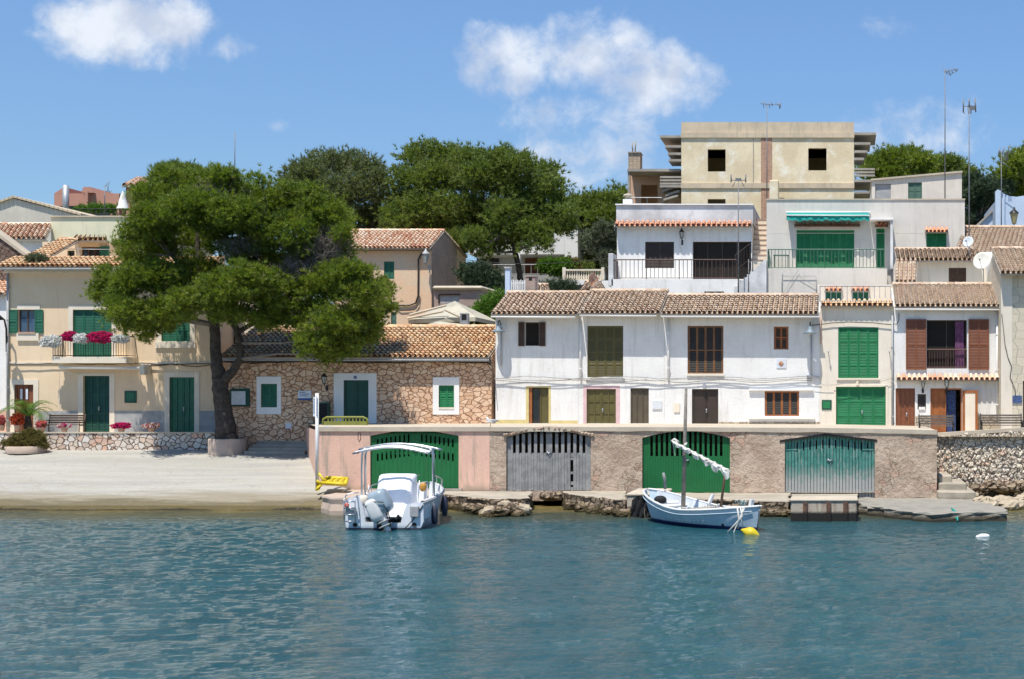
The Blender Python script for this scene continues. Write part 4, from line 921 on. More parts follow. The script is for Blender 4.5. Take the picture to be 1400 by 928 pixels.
for (a, b_, c_, d_) in ((319, 536, 323, 542), (324, 535.5, 329, 541), (330, 536.5, 335.5, 541), (319.5, 543.5, 323.5, 550), (325, 544, 331, 551), (332, 543, 336, 551)): bx(nb, 'paper', 'paper', a, b_, c_, d_, Y, -.14, -.137)
sg = thing('sign', 'white information sign with a blue lower band on the stone house', 'sign', P(417, 547, Y)); bx(sg, 'panel', 'sign_white', 408, 533.5, 426, 543.5, Y, -.06, -.001); bx(sg, 'band', 'sign_blue', 408, 543.6, 426, 546.5, Y, -.06, -.001)
for i, (a, b_) in enumerate(((410, 418), (410, 423), (410, 420))): bx(sg, 'lettering', 'sign_text', a, 535.3 + i * 2.3, b_, 536.2 + i * 2.3, Y, -.066, -.061)
cb = thing('cabinet', 'dark green meter cabinet standing left of the stone house door', 'cabinet', P(444, 577, Y - .3)); bx(cb, 'body', 'dark_green', 437, 549.5, 452, 578, Y, -.35, -.01, .02); bx(cb, 'door', 'black', 438.2, 551, 450.8, 574, Y, -.36, -.352)
def lantern(px, py, Y, label, s=1.0, mat='iron', wall_off=.45, side=0):
    """wall lantern: bracket arm, cage with cap and glass"""
    c = P(px, py, Y - wall_off); t = thing('wall_lamp', label, 'lamp', tuple(c), 'wall lamps')
    MB().tube([c + Vector((side * .1, wall_off - .01, -.45 * s)), c + Vector((side * .1, wall_off * .6, -.52 * s)), c + Vector((0, .02, -.26 * s))], .02 * s, 6).box(c.x + side * .1 - .05, c.x + side * .1 + .05, Y - .03, Y - .002, c.z - .6 * s, c.z - .3 * s).build('bracket', mat, t)
    MB().lathe(c, [(.02 * s, -.26 * s), (.09 * s, -.22 * s), (.07 * s, -.2 * s)], 6).lathe(c, [(.17 * s, .14 * s), (.15 * s, .17 * s), (.06 * s, .27 * s), (.02 * s, .36 * s), (.0, .38 * s)], 6).build('cap', mat, t)
    m = MB(); m.lathe(c, [(.075 * s, -.2 * s), (.14 * s, .14 * s)], 6); m.build('glass', 'glass_lamp', t)
    m = MB()
    for k in range(6): a = math.pi * k / 3; m.bar(c + Vector((.08 * s * math.cos(a), .08 * s * math.sin(a), -.2 * s)), c + Vector((.148 * s * math.cos(a), .148 * s * math.sin(a), .14 * s)), .014 * s)
    m.build('cage', mat, t); return t
M('glass_lamp', (.45, .46, .42), None, 3, .2, fine=0)
M('glass_amber', (.42, .36, .18), None, 3, .3, fine=0)
lantern(443, 518, Y, 'small black wall lantern beside the stone house door', .9)
# --- white row: three dwellings under one row of roofs
def louvre_window(h, px0, py0, px1, py1, Y, n, mat, slat='shade_slats', rows=2):
    """frame of bright wood with darker louvred leaves"""
    x0, x1, z0, z1 = RC(px0, py0, px1, py1, Y); m = MB(); f = .05; y = Y + .03
    m.box(x0, x0 + f, y, y + .1, z0, z1); m.box(x1 - f, x1, y, y + .1, z0, z1); m.box(x0 + f, x1 - f, y, y + .1, z1 - f, z1); m.box(x0 + f, x1 - f, y, y + .1, z0, z0 + f)
    w = m.build('window', mat, h); lw = (x1 - x0 - 2 * f) / n
    for i in range(n):
        a, b_ = x0 + f + i * lw + .006, x0 + f + (i + 1) * lw - .006; c, d = z0 + f + .004, z1 - f - .004; fw = .045
        m = MB(); m.box(a, a + fw, y + .02, y + .07, c, d); m.box(b_ - fw, b_, y + .02, y + .07, c, d)
        for j in range(rows + 1): zc = c + (d - c) * j / rows; m.box(a + fw, b_ - fw, y + .022, y + .068, max(c, zc - fw * .6), min(d, zc + fw * .6))
        l = m.build('shutter', mat, w); s = MB(); k = int((d - c) / .085)
        for q in range(k): zc = c + (d - c) * q / k; s.quad((a + fw, y + .03, zc), (b_ - fw, y + .03, zc), (b_ - fw, y + .062, zc + .075), (a + fw, y + .062, zc + .075))
        s.box(a + .01, b_ - .01, y + .07, y + .078, c, d); s.build('slats', slat, w)
    return w
Y = 72.0
h = thing('house', 'left dwelling of the white row with a yellow-framed door and small open window', 'house', (X(730, Y), Y, 3.3), 'white terraced houses')
prof, rf, zw = roofed(h, Y, 676, 794, 430.5, 402.5)
wall(h, 'white_plaster', 677.5, pypx(zw, Y), 791, 586, Y, [(718, 441, 737, 472), (723, 529, 750, 578)], prof=prof)
gutter(h, Y, 676, 790, Z(432, Y - .75) - .05)
w = glazed(h, 'dark_brown', 718, 441, 737, 472, Y, n=1, pane='dark_room')
for a, b_ in ((709, 717.5), (737.5, 746)): m = MB(); x0, x1, z0, z1 = RC(a, 441, b_, 472.5, Y); leaf(m, x0, x1, z0, z1, Y - .07, 1, 2); m.build('shutter', 'brown_paint', w)
surround(h, 'yellow_band', (719, 527, 753, 578), (723, 529, 750, 578), Y, -.008, name='painted_band')
d = glazed(h, 'dark_brown', 723, 529, 750, 580, Y, n=2, name='door', off=.16); m = MB(); x0, x1, z0, z1 = RC(723, 529, 727, 580, Y); m.box(x0, x1, Y + .05, Y + .16, z0, z1); m.build('jamb', 'orange_wood', d)
m = MB(); x0, x1, z0, z1 = RC(738, 530, 749, 580, Y); leaf(m, x0, x1, z0, z1, Y + .1, 1, 1, solid=True); m.build('leaf', 'olive_paint', d)
bx(h, 'painted_base', 'yellow_band', 678, 573, 719, 586, Y, -.006, .001); bx(h, 'painted_base', 'yellow_band', 753, 574, 790, 586, Y, -.006, .001)
h = thing('house', 'middle dwelling of the white row with olive shutters and a pink-framed double door', 'house', (X(848, Y), Y, 3.3), 'white terraced houses')
prof, rf, zw = roofed(h, Y, 795.5, 905, 429.5, 400.0)
wall(h, 'white_plaster', 791.2, pypx(zw, Y), 908, 586, Y, [(803, 446, 852, 515), (802, 531, 842, 578), (862, 530, 887, 578)], prof=prof)
gutter(h, Y, 796, 900, Z(430, Y - .75) - .05)
shutters(h, 'olive_paint', 803, 446, 852, 515, Y, n=4, rows=4); bx(h, 'sill', 'white_paint', 801, 515.5, 854, 518, Y, -.08, .0)
surround(h, 'pink_band', (797.5, 526.5, 847.5, 578), (802, 531, 842, 578), Y, -.008, name='painted_band'); shutters(h, 'olive_paint', 802, 531, 842, 581, Y, n=2, rows=3, cols=2, name='door', part='leaf', solid=True, handle=True)
shutters(h, 'grey_brown', 862, 530, 887, 581, Y, n=3, rows=1, name='door', part='leaf', solid=True, fw=.03)
bx(h, 'meter_box', 'paper', 892, 547, 905, 558.5, Y, -.05, .001); pipe(h, 794, 434, 520, Y)
h = thing('house', 'right dwelling of the white row with brown louvred windows and a dark double door', 'house', (X(1014, Y), Y, 3.2), 'white terraced houses')
prof, rf, zw = roofed(h, Y, 906.5, 1119, 430.5, 406)
wall(h, 'white_plaster', 908.2, pypx(zw, Y), 1121, 588, Y, [(940, 446, 989, 510), (1058, 447, 1078, 477), (946, 531, 982, 579), (1045.5, 534, 1092.5, 568)], prof=prof)
gutter(h, Y, 906, 1121, Z(431.5, Y - .75) - .05)
yb_ = prof[1][0] + .1; MB().box(X(903, yb_), X(1117, yb_), yb_, yb_ + .3, prof[1][1] - .2, Z(401.5, yb_)).build('parapet', 'weathered_white', h)
louvre_window(h, 940, 446, 989, 510, Y, 4, 'varnish_wood', rows=2); louvre_window(h, 1058, 447, 1078, 477, Y, 2, 'orange_wood', 'brown_paint'); louvre_window(h, 1045.5, 534, 1092.5, 568, Y, 4, 'orange_wood', rows=1)
bx(h, 'sill', 'cream_stone', 939, 510.5, 990, 513, Y, -.08, .0); bx(h, 'ledge', 'white_paint', 1024, 530.5, 1112, 533, Y, -.14, .0); bx(h, 'ledge', 'white_paint', 1024, 568.5, 1114, 572, Y, -.14, .0)
shutters(h, 'dark_brown', 946, 531, 982, 582, Y, n=2, rows=1, name='door', part='leaf', solid=True, off=.1, handle=True)
bx(h, 'base_course', 'base_stone', 983, 576, 1121, 584, Y, -.03, .001)
ti = bx(h, 'picture_tile', 'sign_white', 1061.5, 490, 1075, 502.5, Y, -.03, -.001)
MB().lathe(P(1068, 496.5, Y - .033), [(.03, 0), (.12, .001), (.12, .004), (.03, .005)], 10, axis=(0, -1, 0)).box(X(1067.4, Y), X(1068.8, Y), Y - .045, Y - .031, Z(500, Y), Z(493, Y)).build('figure', 'rust', ti)
bx(h, 'meter_box', 'cream_stone', 921.5, 550, 929.5, 562.5, Y, -.05, .001); bx(h, 'meter_box', 'galvanised', 1103, 512, 1109, 519, Y, -.09, .001)
pipe(h, 914, 436, 519, Y); pipe(h, 1122, 433, 470, Y, 'terracotta', .035)
bx(h, 'porch_light', 'galvanised', 961, 524, 965, 530, Y, -.1, .001)
# --- cream house with the green garage door
h = thing('house', 'narrow cream house with bright green upper shutters and green garage door', 'house', (X(1172, Y), Y, 3.1))
ye = Y - .25; tiles(h, (X(1122, Y), ye, Z(419.5, ye)), (X(1221, Y), ye, Z(419.5, ye)), (X(1221, Y), ye + .55, Z(412.5, ye + .55)), (X(1122, Y), ye + .55, Z(412.5, ye + .55)), 'tiles_ochre', ridge=False)
wall(h, 'cream_plaster', 1121.2, 419, 1221.5, 590, Y, [(1146, 448, 1201, 516), (1143, 528, 1211, 586)], depth=7.5)
shutters(h, 'bright_green', 1146, 448, 1201, 516, Y, n=4, rows=4, off=.03); bx(h, 'sill', 'cream_stone', 1144, 516.3, 1203, 518.5, Y, -.07, .0)
surround(h, 'cream_stone', (1140, 525.5, 1214, 586), (1143, 528, 1211, 586), Y); shutters(h, 'bright_green', 1143, 528, 1211, 588, Y, n=4, rows=3, off=.12, name='garage_door', part='leaf', handle=True)
bx(h, 'vent', 'dark_green', 1123.5, 546, 1137, 559.5, Y, -.03, .001); bx(h, 'vent', 'bright_green', 1125.3, 548, 1135, 557.5, Y, -.04, -.031)
m = MB()
for p in (1132.5, 1216): m.tube([P(p, 480, Y), P(p, 480, Y - .3), P(p, 482, Y - .33)], .022, 5).lathe(P(p, 479.6, Y - .3), [(.05, -.02), (.05, .02), (0, .02)], 6)
m.build('hook', 'galvanised', h)
bx(h, 'porch_light', 'cream_stone', 1170.5, 520, 1174, 526, Y, -.12, .001); pipe(h, 1220, 432, 585, Y, 'grey_pipe', .05)
railing(h, 'grey_pipe', [(X(1121, Y), Y + .4, Z(413, Y)), (X(1218, Y), Y + .4, Z(413, Y))], .80, .26, .013)
# --- white house with brown shutters
h = thing('house', 'white house with brown shutters folded open and an orange wooden front door', 'house', (X(1295, Y), Y, 2.9))
prof, rf, zw = roofed(h, Y, 1223, 1368, 420.5, 391, .36, .45)
wall(h, 'white_plaster', 1222, pypx(zw, Y), 1367, 594, Y, [(1267, 438, 1322, 503), (1224.5, 530, 1251, 592), (1254.5, 538, 1266, 559), (1272, 530, 1315, 592)], prof=prof)
gutter(h, Y, 1223, 1367, Z(422, Y - .45) - .04, .45)
x0, x1, z0, z1 = RC(1267, 438, 1322, 503, Y); w = glazed(h, 'dark_brown', 1267, 438, 1322, 503, Y, n=2, off=.2, pane='dark_room')
cm = MB(); n = 14
for i in range(n):
    a, b_ = 1306 + 12 * i / n, 1306 + 12 * (i + 1) / n; cm.quad((X(a, Y), Y + .14 + .03 * (i % 2), z0), (X(b_, Y), Y + .14 + .03 * ((i + 1) % 2), z0), (X(b_, Y), Y + .14 + .03 * ((i + 1) % 2), z1 - .05), (X(a, Y), Y + .14 + .03 * (i % 2), z1 - .05))
cm.build('curtain', 'curtain_purple', w)
for a, b_ in ((1238.5, 1266.3), (1324, 1351.8)): m = MB(); p0, p1, c, d_ = RC(a, 437, b_, 504.5, Y); leaf(m, p0, p1, c, d_, Y - .09, 2, 2, fw=.07); m.build('shutter', 'red_brown', w)
railing(w, 'brown_iron', [(x0, Y + .03, z0), (x1, Y + .03, z0)], Z(477, Y) - z0, .13, .014)
tiles(h, (X(1225, Y), Y - .38, Z(519.5, Y - .38)), (X(1366, Y), Y - .38, Z(519.5, Y - .38)), (X(1366, Y), Y, Z(512.5, Y)), (X(1225, Y), Y, Z(512.5, Y)), 'tiles_pale', ridge=False, name='tiled_ledge')
shutters(h, 'red_brown', 1224.5, 530, 1251, 592, Y, n=1, rows=1, cols=4, solid=True, name='door', part='leaf', off=.03, handle=True, fw=.02)
shutters(h, 'dark_brown', 1254.5, 538, 1266, 555, Y, n=1, rows=1, off=.02); bx(h, 'letter_box', 'white_paint', 1256, 555.5, 1265, 559, Y, -.06, .05)
x0, x1, z0, z1 = RC(1272, 530, 1315, 592, Y); m = MB(); m.box(x0, x0 + .06, Y + .02, Y + .14, z0, z1); m.box(x1 - .06, x1, Y + .02, Y + .14, z0, z1); m.box(x0 + .06, x1 - .06, Y + .02, Y + .14, z1 - .08, z1)
d = m.build('door', 'orange_wood', h); m = MB(); leaf(m, x0 + .07, X(1293.5, Y), z0, z1 - .09, Y + .05, 2, 3, solid=True); m.build('leaf', 'orange_wood', d)
m = MB()
for i in range(20):
    a, b_ = 1294 + 13 * i / 20, 1294 + 13 * (i + 1) / 20; m.quad((X(a, Y), Y + .2 + .03 * (i % 2), z0), (X(b_, Y), Y + .2 + .03 * ((i + 1) % 2), z0), (X(b_, Y), Y + .2 + .03 * ((i + 1) % 2), z1 - .1), (X(a, Y), Y + .2 + .03 * (i % 2), z1 - .1))
m.build('bead_curtain', 'curtain_blue', d)
# leaf standing open to the right, seen on its inner face
m = MB(); xo = X(1315.5, Y); 
for (a, b_, c, d_) in ((0, .12, z0, z1 - .1), (.60, .72, z0, z1 - .1), (.12, .60, z1 - .24, z1 - .1), (.12, .60, z0, z0 + .14)):
    m.add([(xo + a, Y - .12 - a * .55, c), (xo + b_, Y - .12 - b_ * .55, c), (xo + b_, Y - .12 - b_ * .55, d_), (xo + a, Y - .12 - a * .55, d_), (xo + a, Y - .07 - a * .55, c), (xo + b_, Y - .07 - b_ * .55, c), (xo + b_, Y - .07 - b_ * .55, d_), (xo + a, Y - .07 - a * .55, d_)],
          [(0, 1, 2, 3), (5, 4, 7, 6), (1, 5, 6, 2), (4, 0, 3, 7), (3, 2, 6, 7), (0, 4, 5, 1)])
l = m.build('leaf', 'orange_wood', d); m = MB(); m.quad((xo + .12, Y - .165, z0 + .14), (xo + .60, Y - .43, z0 + .14), (xo + .60, Y - .43, z1 - .24), (xo + .12, Y - .165, z1 - .24)); m.build('panel', 'cream_stone', l)
for a, b_, t0 in ((1251.5, 1271, 568), (1335, 1367, 568)): bx(h, 'base_course', 'base_stone', a, t0, b_, 593, Y, -.03, .001)
pipe(h, 1363, 424, 569, Y)
lantern(1262, 524, Y, 'small green-black wall lantern left of the orange door', .75, 'iron', .25); lantern(1294.5, 523.5, Y, 'black six-sided wall lantern above the orange door', .9, 'iron', .35)
# --- stone-block house cut by the right edge
Y = 70.5
h = thing('house', 'pale dressed-stone house with tiled roof at the right edge of the row', 'house', (X(1440, Y), Y, 2.9))
prof, rf, zw = roofed(h, Y, 1366, 1640, 375.5, 342, .36, .6)
wall(h, 'block_stone', 1369, pypx(zw, Y), 1640, 594, Y, [(1398.5, 520, 1420, 590)], prof=prof); shutters(h, 'dark_brown', 1398.5, 520, 1420, 590, Y, n=2, rows=2, solid=True, name='door', part='leaf')
m = MB(); m.box(X(1368.4, Y), X(1384, Y), Y - .03, Y + .01, 2.9, zw - .1); m.build('quoin', 'cream_plaster', h)
bx(h, 'blue_plate', 'curtain_blue', 1384, 540, 1397, 550.5, Y, -.05, .001)
MB().tube([P(1369.5, 430, Y - .06), P(1374, 470, Y - .06), P(1378, 488, Y - .06), P(1383, 500, Y - .06), P(1381, 515, Y - .06), P(1388, 532, Y - .06), P(1388, 540, Y - .06)], .018, 5).build('cable', 'cable', h)
# --- upper storey set back behind the brown-shuttered house
Y = 79.0
h = thing('house', 'small set-back pinkish upper storey with brown window and dishes', 'house', (X(1290, Y), Y, 8))
wall(h, 'cream_plaster', 1226, 354, 1372, 425, Y, [(1297, 366.5, 1321, 389.5)], depth=5); shutters(h, 'brown_paint', 1297, 366.5, 1321, 389.5, Y, n=2, rows=2)
roof_e = Y - .5
tiles(h, (X(1225, Y), roof_e, Z(357.5, roof_e)), (X(1340, Y), roof_e, Z(357.5, roof_e)), (X(1340, Y), Y + 2.1, Z(343, Y + 2.1)), (X(1225, Y), Y + 2.1, Z(343, Y + 2.1)))
tiles(h, (X(1223, 76.5), 76.5, Z(387, 76.5)), (X(1253, 76.5), 76.5, Z(387, 76.5)), (X(1254, Y), Y - .3, Z(356, Y - .3)), (X(1224, Y), Y - .3, Z(356, Y - .3)), ridge=False, name='roof')
m = MB(); m.box(X(1223.5, 76.6), X(1253, 76.6), 76.6, Y, Z(425, 76.6), Z(390, 76.6)); m.build('wing', 'cream_plaster', h)
m = MB(); pts = [(72.1, 382), (72.1, 420), (79.5, 420), (79.5, 345), (77, 352)]
xw = X(1367.5, 72.1)
m.add([(xw, 71.6, Z(421, 72)), (xw, 79.5, Z(421, 72)), (xw, 79.5, Z(345, 79.5)), (xw, 76.5, Z(352, 76.5)), (xw, 71.6, Z(392, 72)), (xw + .35, 71.6, Z(421, 72)), (xw + .35, 79.5, Z(421, 72)), (xw + .35, 79.5, Z(345, 79.5)), (xw + .35, 76.5, Z(352, 76.5)), (xw + .35, 71.6, Z(392, 72))],
      [(0, 1, 2, 3, 4), (9, 8, 7, 6, 5), (0, 4, 9, 5), (4, 3, 8, 9), (3, 2, 7, 8)]); m.build('party_wall', 'white_plaster', h)
Y = 86.0
h = thing('house', 'long brown barrel-tile roof behind the two satellite dishes', 'house', (X(1400, Y), Y, 8))
tiles(h, (X(1300, 82), 82, Z(358, 82)), (X(1640, 82), 82, Z(358, 82)), (X(1640, 88), 88, Z(312.5, 88)), (X(1318, 88), 88, Z(312.5, 88)), sp=.26)
MB().box(X(1322, 86), X(1640, 86), 82.4, 93, 7.5, Z(352, 84)).build('wall', 'cream_plaster', h)
# --- grey rendered house with teal awning
Y = 86.0
h = thing('house', 'grey rendered house with a wide green balcony door and flat roof', 'house', (X(1184, Y), Y, 7.5))
wall(h, 'grey_plaster', 1048, 274, 1319, 430, Y, [(1089, 315, 1168, 367), (1198, 313, 1209.5, 367), (1266.5, 318, 1294, 346)], depth=9, zb=7)
m = MB(); 
for a, b_ in ((1085, 1086.3), (1246, 1247)): m.box(X(a, Y), X(b_, Y), Y - .006, Y + .001, Z(395, Y), Z(276, Y))
m.box(X(1052, Y), X(1264, Y), Y - .006, Y + .001, Z(319.6, Y), Z(319, Y)); m.build('render_joints', 'pale_plaster', h)
MB().box(X(1047.5, Y), X(1319.5, Y), Y - .06, Y + 9, Z(274, Y) + .002, Z(272.2, Y)).build('parapet_cap', 'coping', h)
shutters(h, 'bright_green', 1089, 315, 1168, 367, Y, n=4, rows=2, cols=2, off=.1, name='door', part='leaf'); shutters(h, 'bright_green', 1198, 313, 1209.5, 367, Y, n=1, rows=2, name='door', part='leaf'); shutters(h, 'bright_green', 1266.5, 318, 1294, 346, Y, n=2, rows=1)
tiles(h, (X(1264, Y), Y - .4, Z(318.5, Y - .4)), (X(1296, Y), Y - .4, Z(318.5, Y - .4)), (X(1296, Y), Y, Z(313, Y)), (X(1264, Y), Y, Z(313, Y)), 'tiles_new', ridge=False, name='tiled_ledge')
tiles(h, (X(1196, Y), Y - .4, Z(311.5, Y - .4)), (X(1214, Y), Y - .4, Z(311.5, Y - .4)), (X(1214, Y), Y, Z(306, Y)), (X(1196, Y), Y, Z(306, Y)), 'tiles_new', ridge=False, name='tiled_ledge')
tiles(h, (X(1086, Y), Y - .3, Z(311, Y - .3)), (X(1176, Y), Y - .3, Z(311, Y - .3)), (X(1176, Y), Y, Z(307, Y)), (X(1086, Y), Y, Z(307, Y)), 'tiles_new', ridge=False, name='tiled_ledge')
MB().box(X(1190, Y), X(1220, Y), Y - 1.2, Y, Z(304, Y), Z(301.5, Y)).build('porch_slab', 'white_paint', h)
MB().box(X(1216.5, Y), X(1220, Y), Y - 1.1, Y, Z(370, Y), Z(304.2, Y)).build('porch_wall', 'weathered_white', h)
box3(h, 'balcony', 'grey_plaster', 1046.5, 1213, 367.5, 420, 84.6, 86.0)
zb = Z(367.5, 84.6); railing(h, 'green_iron', [(X(1050, 84.7), 85.9, zb), (X(1050, 84.7), 84.7, zb), (X(1209, 84.7), 84.7, zb)], Z(341.5, 84.7) - zb, .2, .016)
m = MB()   # rain pipes and stay wires on the lower wall
m.tube([P(1069, 402, 84.5), P(1069, 369, 84.5)], .02, 5).tube([P(1070, 378, 84.5), P(1116, 378, 84.5), P(1116, 402, 84.5)], .018, 5).tube([P(1070, 402, 84.5), P(1092, 369, 84.5)], .012, 4).tube([P(1093, 379, 84.5), P(1116, 392, 84.5)], .012, 4); m.build('trellis_wire', 'grey_pipe', h)
aw = thing('awning', 'half-open teal awning over the green balcony door', 'awning', P(1132, 300, Y - 1)); m = MB()
n = 36
for i in range(n):
    a, b_ = X(1076, Y) + (X(1188, Y) - X(1076, Y)) * i / n, X(1076, Y) + (X(1188, Y) - X(1076, Y)) * (i + 1) / n
    r_ = lambda k: .04 * math.sin(k * 1.9) + .03 * math.sin(k * .8)
    rows = [(Y - .05, Z(291.5, Y)), (Y - .75, Z(295.5, Y - .75) - .0), (Y - .78, Z(302, Y - .78))]
    for (ya, za), (yc, zc) in zip(rows, rows[1:]): m.quad((a, ya, za), (b_, ya, za), (b_, yc - r_(i + 1), zc + r_(i + 1) * (1 if zc == rows[2][1] else 0)), (a, yc - r_(i), zc + r_(i) * (1 if zc == rows[2][1] else 0)))
m.build('cloth', 'teal_cloth', aw); MB().tube([P(1075, 291, Y - .06), P(1190, 291, Y - .06)], .06, 6).build('roller', 'white_paint', aw); MB().tube([P(1075, 294.8, Y - .8), P(1189, 295.2, Y - .8)], .035, 5).build('front_bar', 'white_paint', aw)
# lower storey of the grey house seen between railing bars
Y = 80.0
h = thing('house', 'low grey building with two small green windows under tiled hoods', 'house', (X(1170, Y), Y, 7.5))
wall(h, 'pale_plaster', 1118, 389.5, 1221, 430, Y, [(1129, 400, 1150, 415), (1165, 400, 1187, 415)], depth=4)
for a, b_ in ((1129, 1150), (1165, 1187)):
    shutters(h, 'green_shutter', a, 400, b_, 415, Y, n=2, rows=1); tiles(h, (X(a - 2, Y), Y - .3, Z(399, Y - .3)), (X(b_ + 2, Y), Y - .3, Z(399, Y - .3)), (X(b_ + 2, Y), Y, Z(393.5, Y)), (X(a - 2, Y), Y, Z(393.5, Y)), 'tiles_new', ridge=False, name='tiled_ledge')
# --- white villa with stairs
Y = 86.0
h = thing('villa', 'white villa with a weathered parapet, terracotta eave strip and long balcony', 'villa', (X(935, Y), Y, 7.5))
wall(h, 'white_plaster', 843.5, 305, 1028, 382, Y, [(882, 331, 921.5, 367), (947, 330.5, 1028 - 1, 382)], depth=8, zb=7.2)
wall(h, 'weathered_white', 842.5, 281.5, 1029.5, 306, Y - .1, [], depth=8.2, name='parapet')
MB().box(X(842, Y), X(1030, Y), Y - .2, Y + 8.2, Z(281.4, Y), Z(279.6, Y)).build('parapet_cap', 'white_paint', h)
tiles(h, (X(841.5, Y), Y - .55, Z(310.5, Y - .55)), (X(1029, Y), Y - .55, Z(310.5, Y - .55)), (X(1029, Y), Y - .105, Z(304.5, Y - .1)), (X(841.5, Y), Y - .105, Z(304.5, Y - .1)), 'tiles_new', ridge=False, name='tiled_eave', sp=.3)
shutters(h, 'dark_brown', 882, 331, 921.5, 367, Y, n=2, rows=1, solid=False)
g_ = glazed(h, 'dark_brown', 947, 330.5, 1027, 382, Y, n=4, name='door', off=.25, pane='dark_room')
box3(h, 'balcony', 'white_plaster', 836, 1011, 382, 425, 84.4, 86.1)
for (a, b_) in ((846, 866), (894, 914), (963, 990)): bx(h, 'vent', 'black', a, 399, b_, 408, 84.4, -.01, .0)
zb = Z(382, 84.5); railing(h, 'brown_iron', [(X(839, 84.5), 85.9, zb), (X(839, 84.5), 84.5, zb), (X(1007, 84.5), 84.5, zb)], Z(355.5, 84.5) - zb, .23, .016)
MB().bev(X(832, 84.5), X(839, 84.5), 84.4, 85.6, Z(392, 84.5), Z(347, 84.5), .03).build('pier', 'weathered_white', h)
# stair flight rising to the right, then away
m = MB()
for i in range(10): m.box(X(1004 + i * 4.4, 84.5), X(1004 + (i + 1) * 4.4, 84.5), 84.3, 85.6, Z(430, 84.5), Z(392 - i * 4.0, 84.5))
m.build('stair', 'weathered_white', h)
railing(h, 'dark_brown', [(X(1005, 84.5), 84.6, Z(372, 84.5)), (X(1025, 84.5), 84.6, Z(356, 84.5))], .95, .2, .018)
m = MB()
for i in range(9): m.box(X(1029, 86.4), X(1048, 86.4), 86.2 + i * .32, 86.2 + (i + 1) * .32 + .02, 12.0, Z(356.5 - i * 6.9, 86.2 + i * .32)) 
m.build('stair', 'cream_stone', h); mm = MB()
for i in range(9): yy_ = 86.2 + i * .32; mm.box(X(1029.5, 86.4), X(1047.5, 86.4), yy_ - .03, yy_ + .25, Z(356.5 - i * 6.9, 86.2 + i * .32) + .003, Z(356.5 - i * 6.9, 86.2 + i * .32) + .05)
mm.build('tread', 'terracotta', h)
lantern(932, 321, Y, 'small black lantern between the two dark openings of the white villa', 1.0, 'iron', .3)
ch = thing('chimney', 'white round chimney pot with a cap on the white villa parapet', 'chimney', (X(859, 88), 88, Z(279, 88)))
MB().box(X(853, 88), X(865, 88), 87.6, 88.1, Z(281, 88), Z(274, 88)).build('stack', 'white_paint', ch); MB().lathe((X(859, 88), 87.85, Z(274, 88)), [(.17, 0), (.17, .18), (.32, .20), (.24, .32), (0, .38)], 12).build('cap', 'coping', ch)
# --- the unfinished concrete house
Y = 105.0
h = thing('house', 'unfinished three-storey block of stained cream render with empty windows and bare slabs', 'house', (X(1050, Y), Y, 9))
wall(h, 'ruin_plaster', 931.5, 189, 1167.5, 420, Y, [(967.5, 204.5, 992, 235), (1105, 203, 1130, 233.5), (967.5, 272.5, 992, 300), (1105, 272.5, 1130, 300), (1047, 271, 1072, 300)], depth=9, rv=.35)
MB().box(X(931, Y), X(1168, Y), Y - .12, Y + 9.1, Z(189, Y), Z(182, Y)).box(X(931.5, Y), X(1167.5, Y), Y - .02, Y + 9, Z(182, Y) + .002, Z(167.5, Y)).build('cornice', 'ruin_band', h)
MB().box(X(931, Y), X(1168, Y), Y - .10, Y + .01, Z(258, Y), Z(251, Y)).build('floor_band', 'ruin_band', h)
MB().box(X(1040.5, Y), X(1055.5, Y), Y - .03, Y + .01, Z(251, Y) + .003, Z(189, Y) - .003).box(X(1040.5, Y), X(1053, Y), Y - .03, Y + .01, Z(300, Y), Z(258, Y) - .003).build('brick_chase', 'brick_red', h)
m = MB()
for a in (1029.5,): m.box(X(a, Y), X(a + 1, Y), Y - .04, Y - .001, Z(250, Y), Z(190, Y))
m.build('pipe_mark', 'raw_concrete', h)
MB().bev(X(1053, Y - 1), X(1065, Y - 1), Y - 2, Y - .6, Z(285, Y), Z(252, Y), .05).build('chimney', 'ruin_plaster', h)
for (a, b_, py, d_) in ((902, 931, 185.5, 4.5), (909, 931, 199, 3.2), (913, 931, 209, 2.6), (914, 931, 218, 2.2), (902, 931, 253.5, 4.5)):
    MB().box(X(a, Y), X(b_, Y), Y, Y + d_, Z(py + 3.2, Y), Z(py, Y)).build('slab', 'raw_concrete', h)
for (a, b_, py, d_) in ((1168, 1198, 181.5, 4.5), (1168, 1190, 195, 3.2), (1168, 1186, 206, 2.6), (1168, 1181, 216, 2.2), (1168, 1196, 246, 4.5), (1168, 1190, 262, 3)):
    MB().box(X(a, Y), X(b_, Y), Y, Y + d_, Z(py + 3.2, Y), Z(py, Y)).build('slab', 'raw_concrete', h)
for (a, b_, p0) in ((902, 931, 241), (1168, 1196, 230)):
    for k in range(3): MB().box(X(a, Y), X(b_, Y), Y + .1, Y + .3, Z(p0 + k * 4.4 + 2.6, Y), Z(p0 + k * 4.4, Y)).build('balcony_board', 'raw_concrete', h)
for k, (a, b_) in enumerate(((907, 927), (910, 929), (905, 924))):
    m = MB(); m.add([P(a, 272 - k * 6, Y + .2), P(b_, 266 - k * 6, Y + .2), P(b_, 269 - k * 6, Y + .2), P(a, 275 - k * 6, Y + .2)] + [p + Vector((0, 1.2, 0)) for p in (P(a, 272 - k * 6, Y + .2), P(b_, 266 - k * 6, Y + .2), P(b_, 269 - k * 6, Y + .2), P(a, 275 - k * 6, Y + .2))], [(0, 1, 2, 3), (0, 4, 5, 1), (3, 2, 6, 7), (0, 3, 7, 4), (1, 5, 6, 2)]); m.build('stair_rail', 'raw_concrete', h)
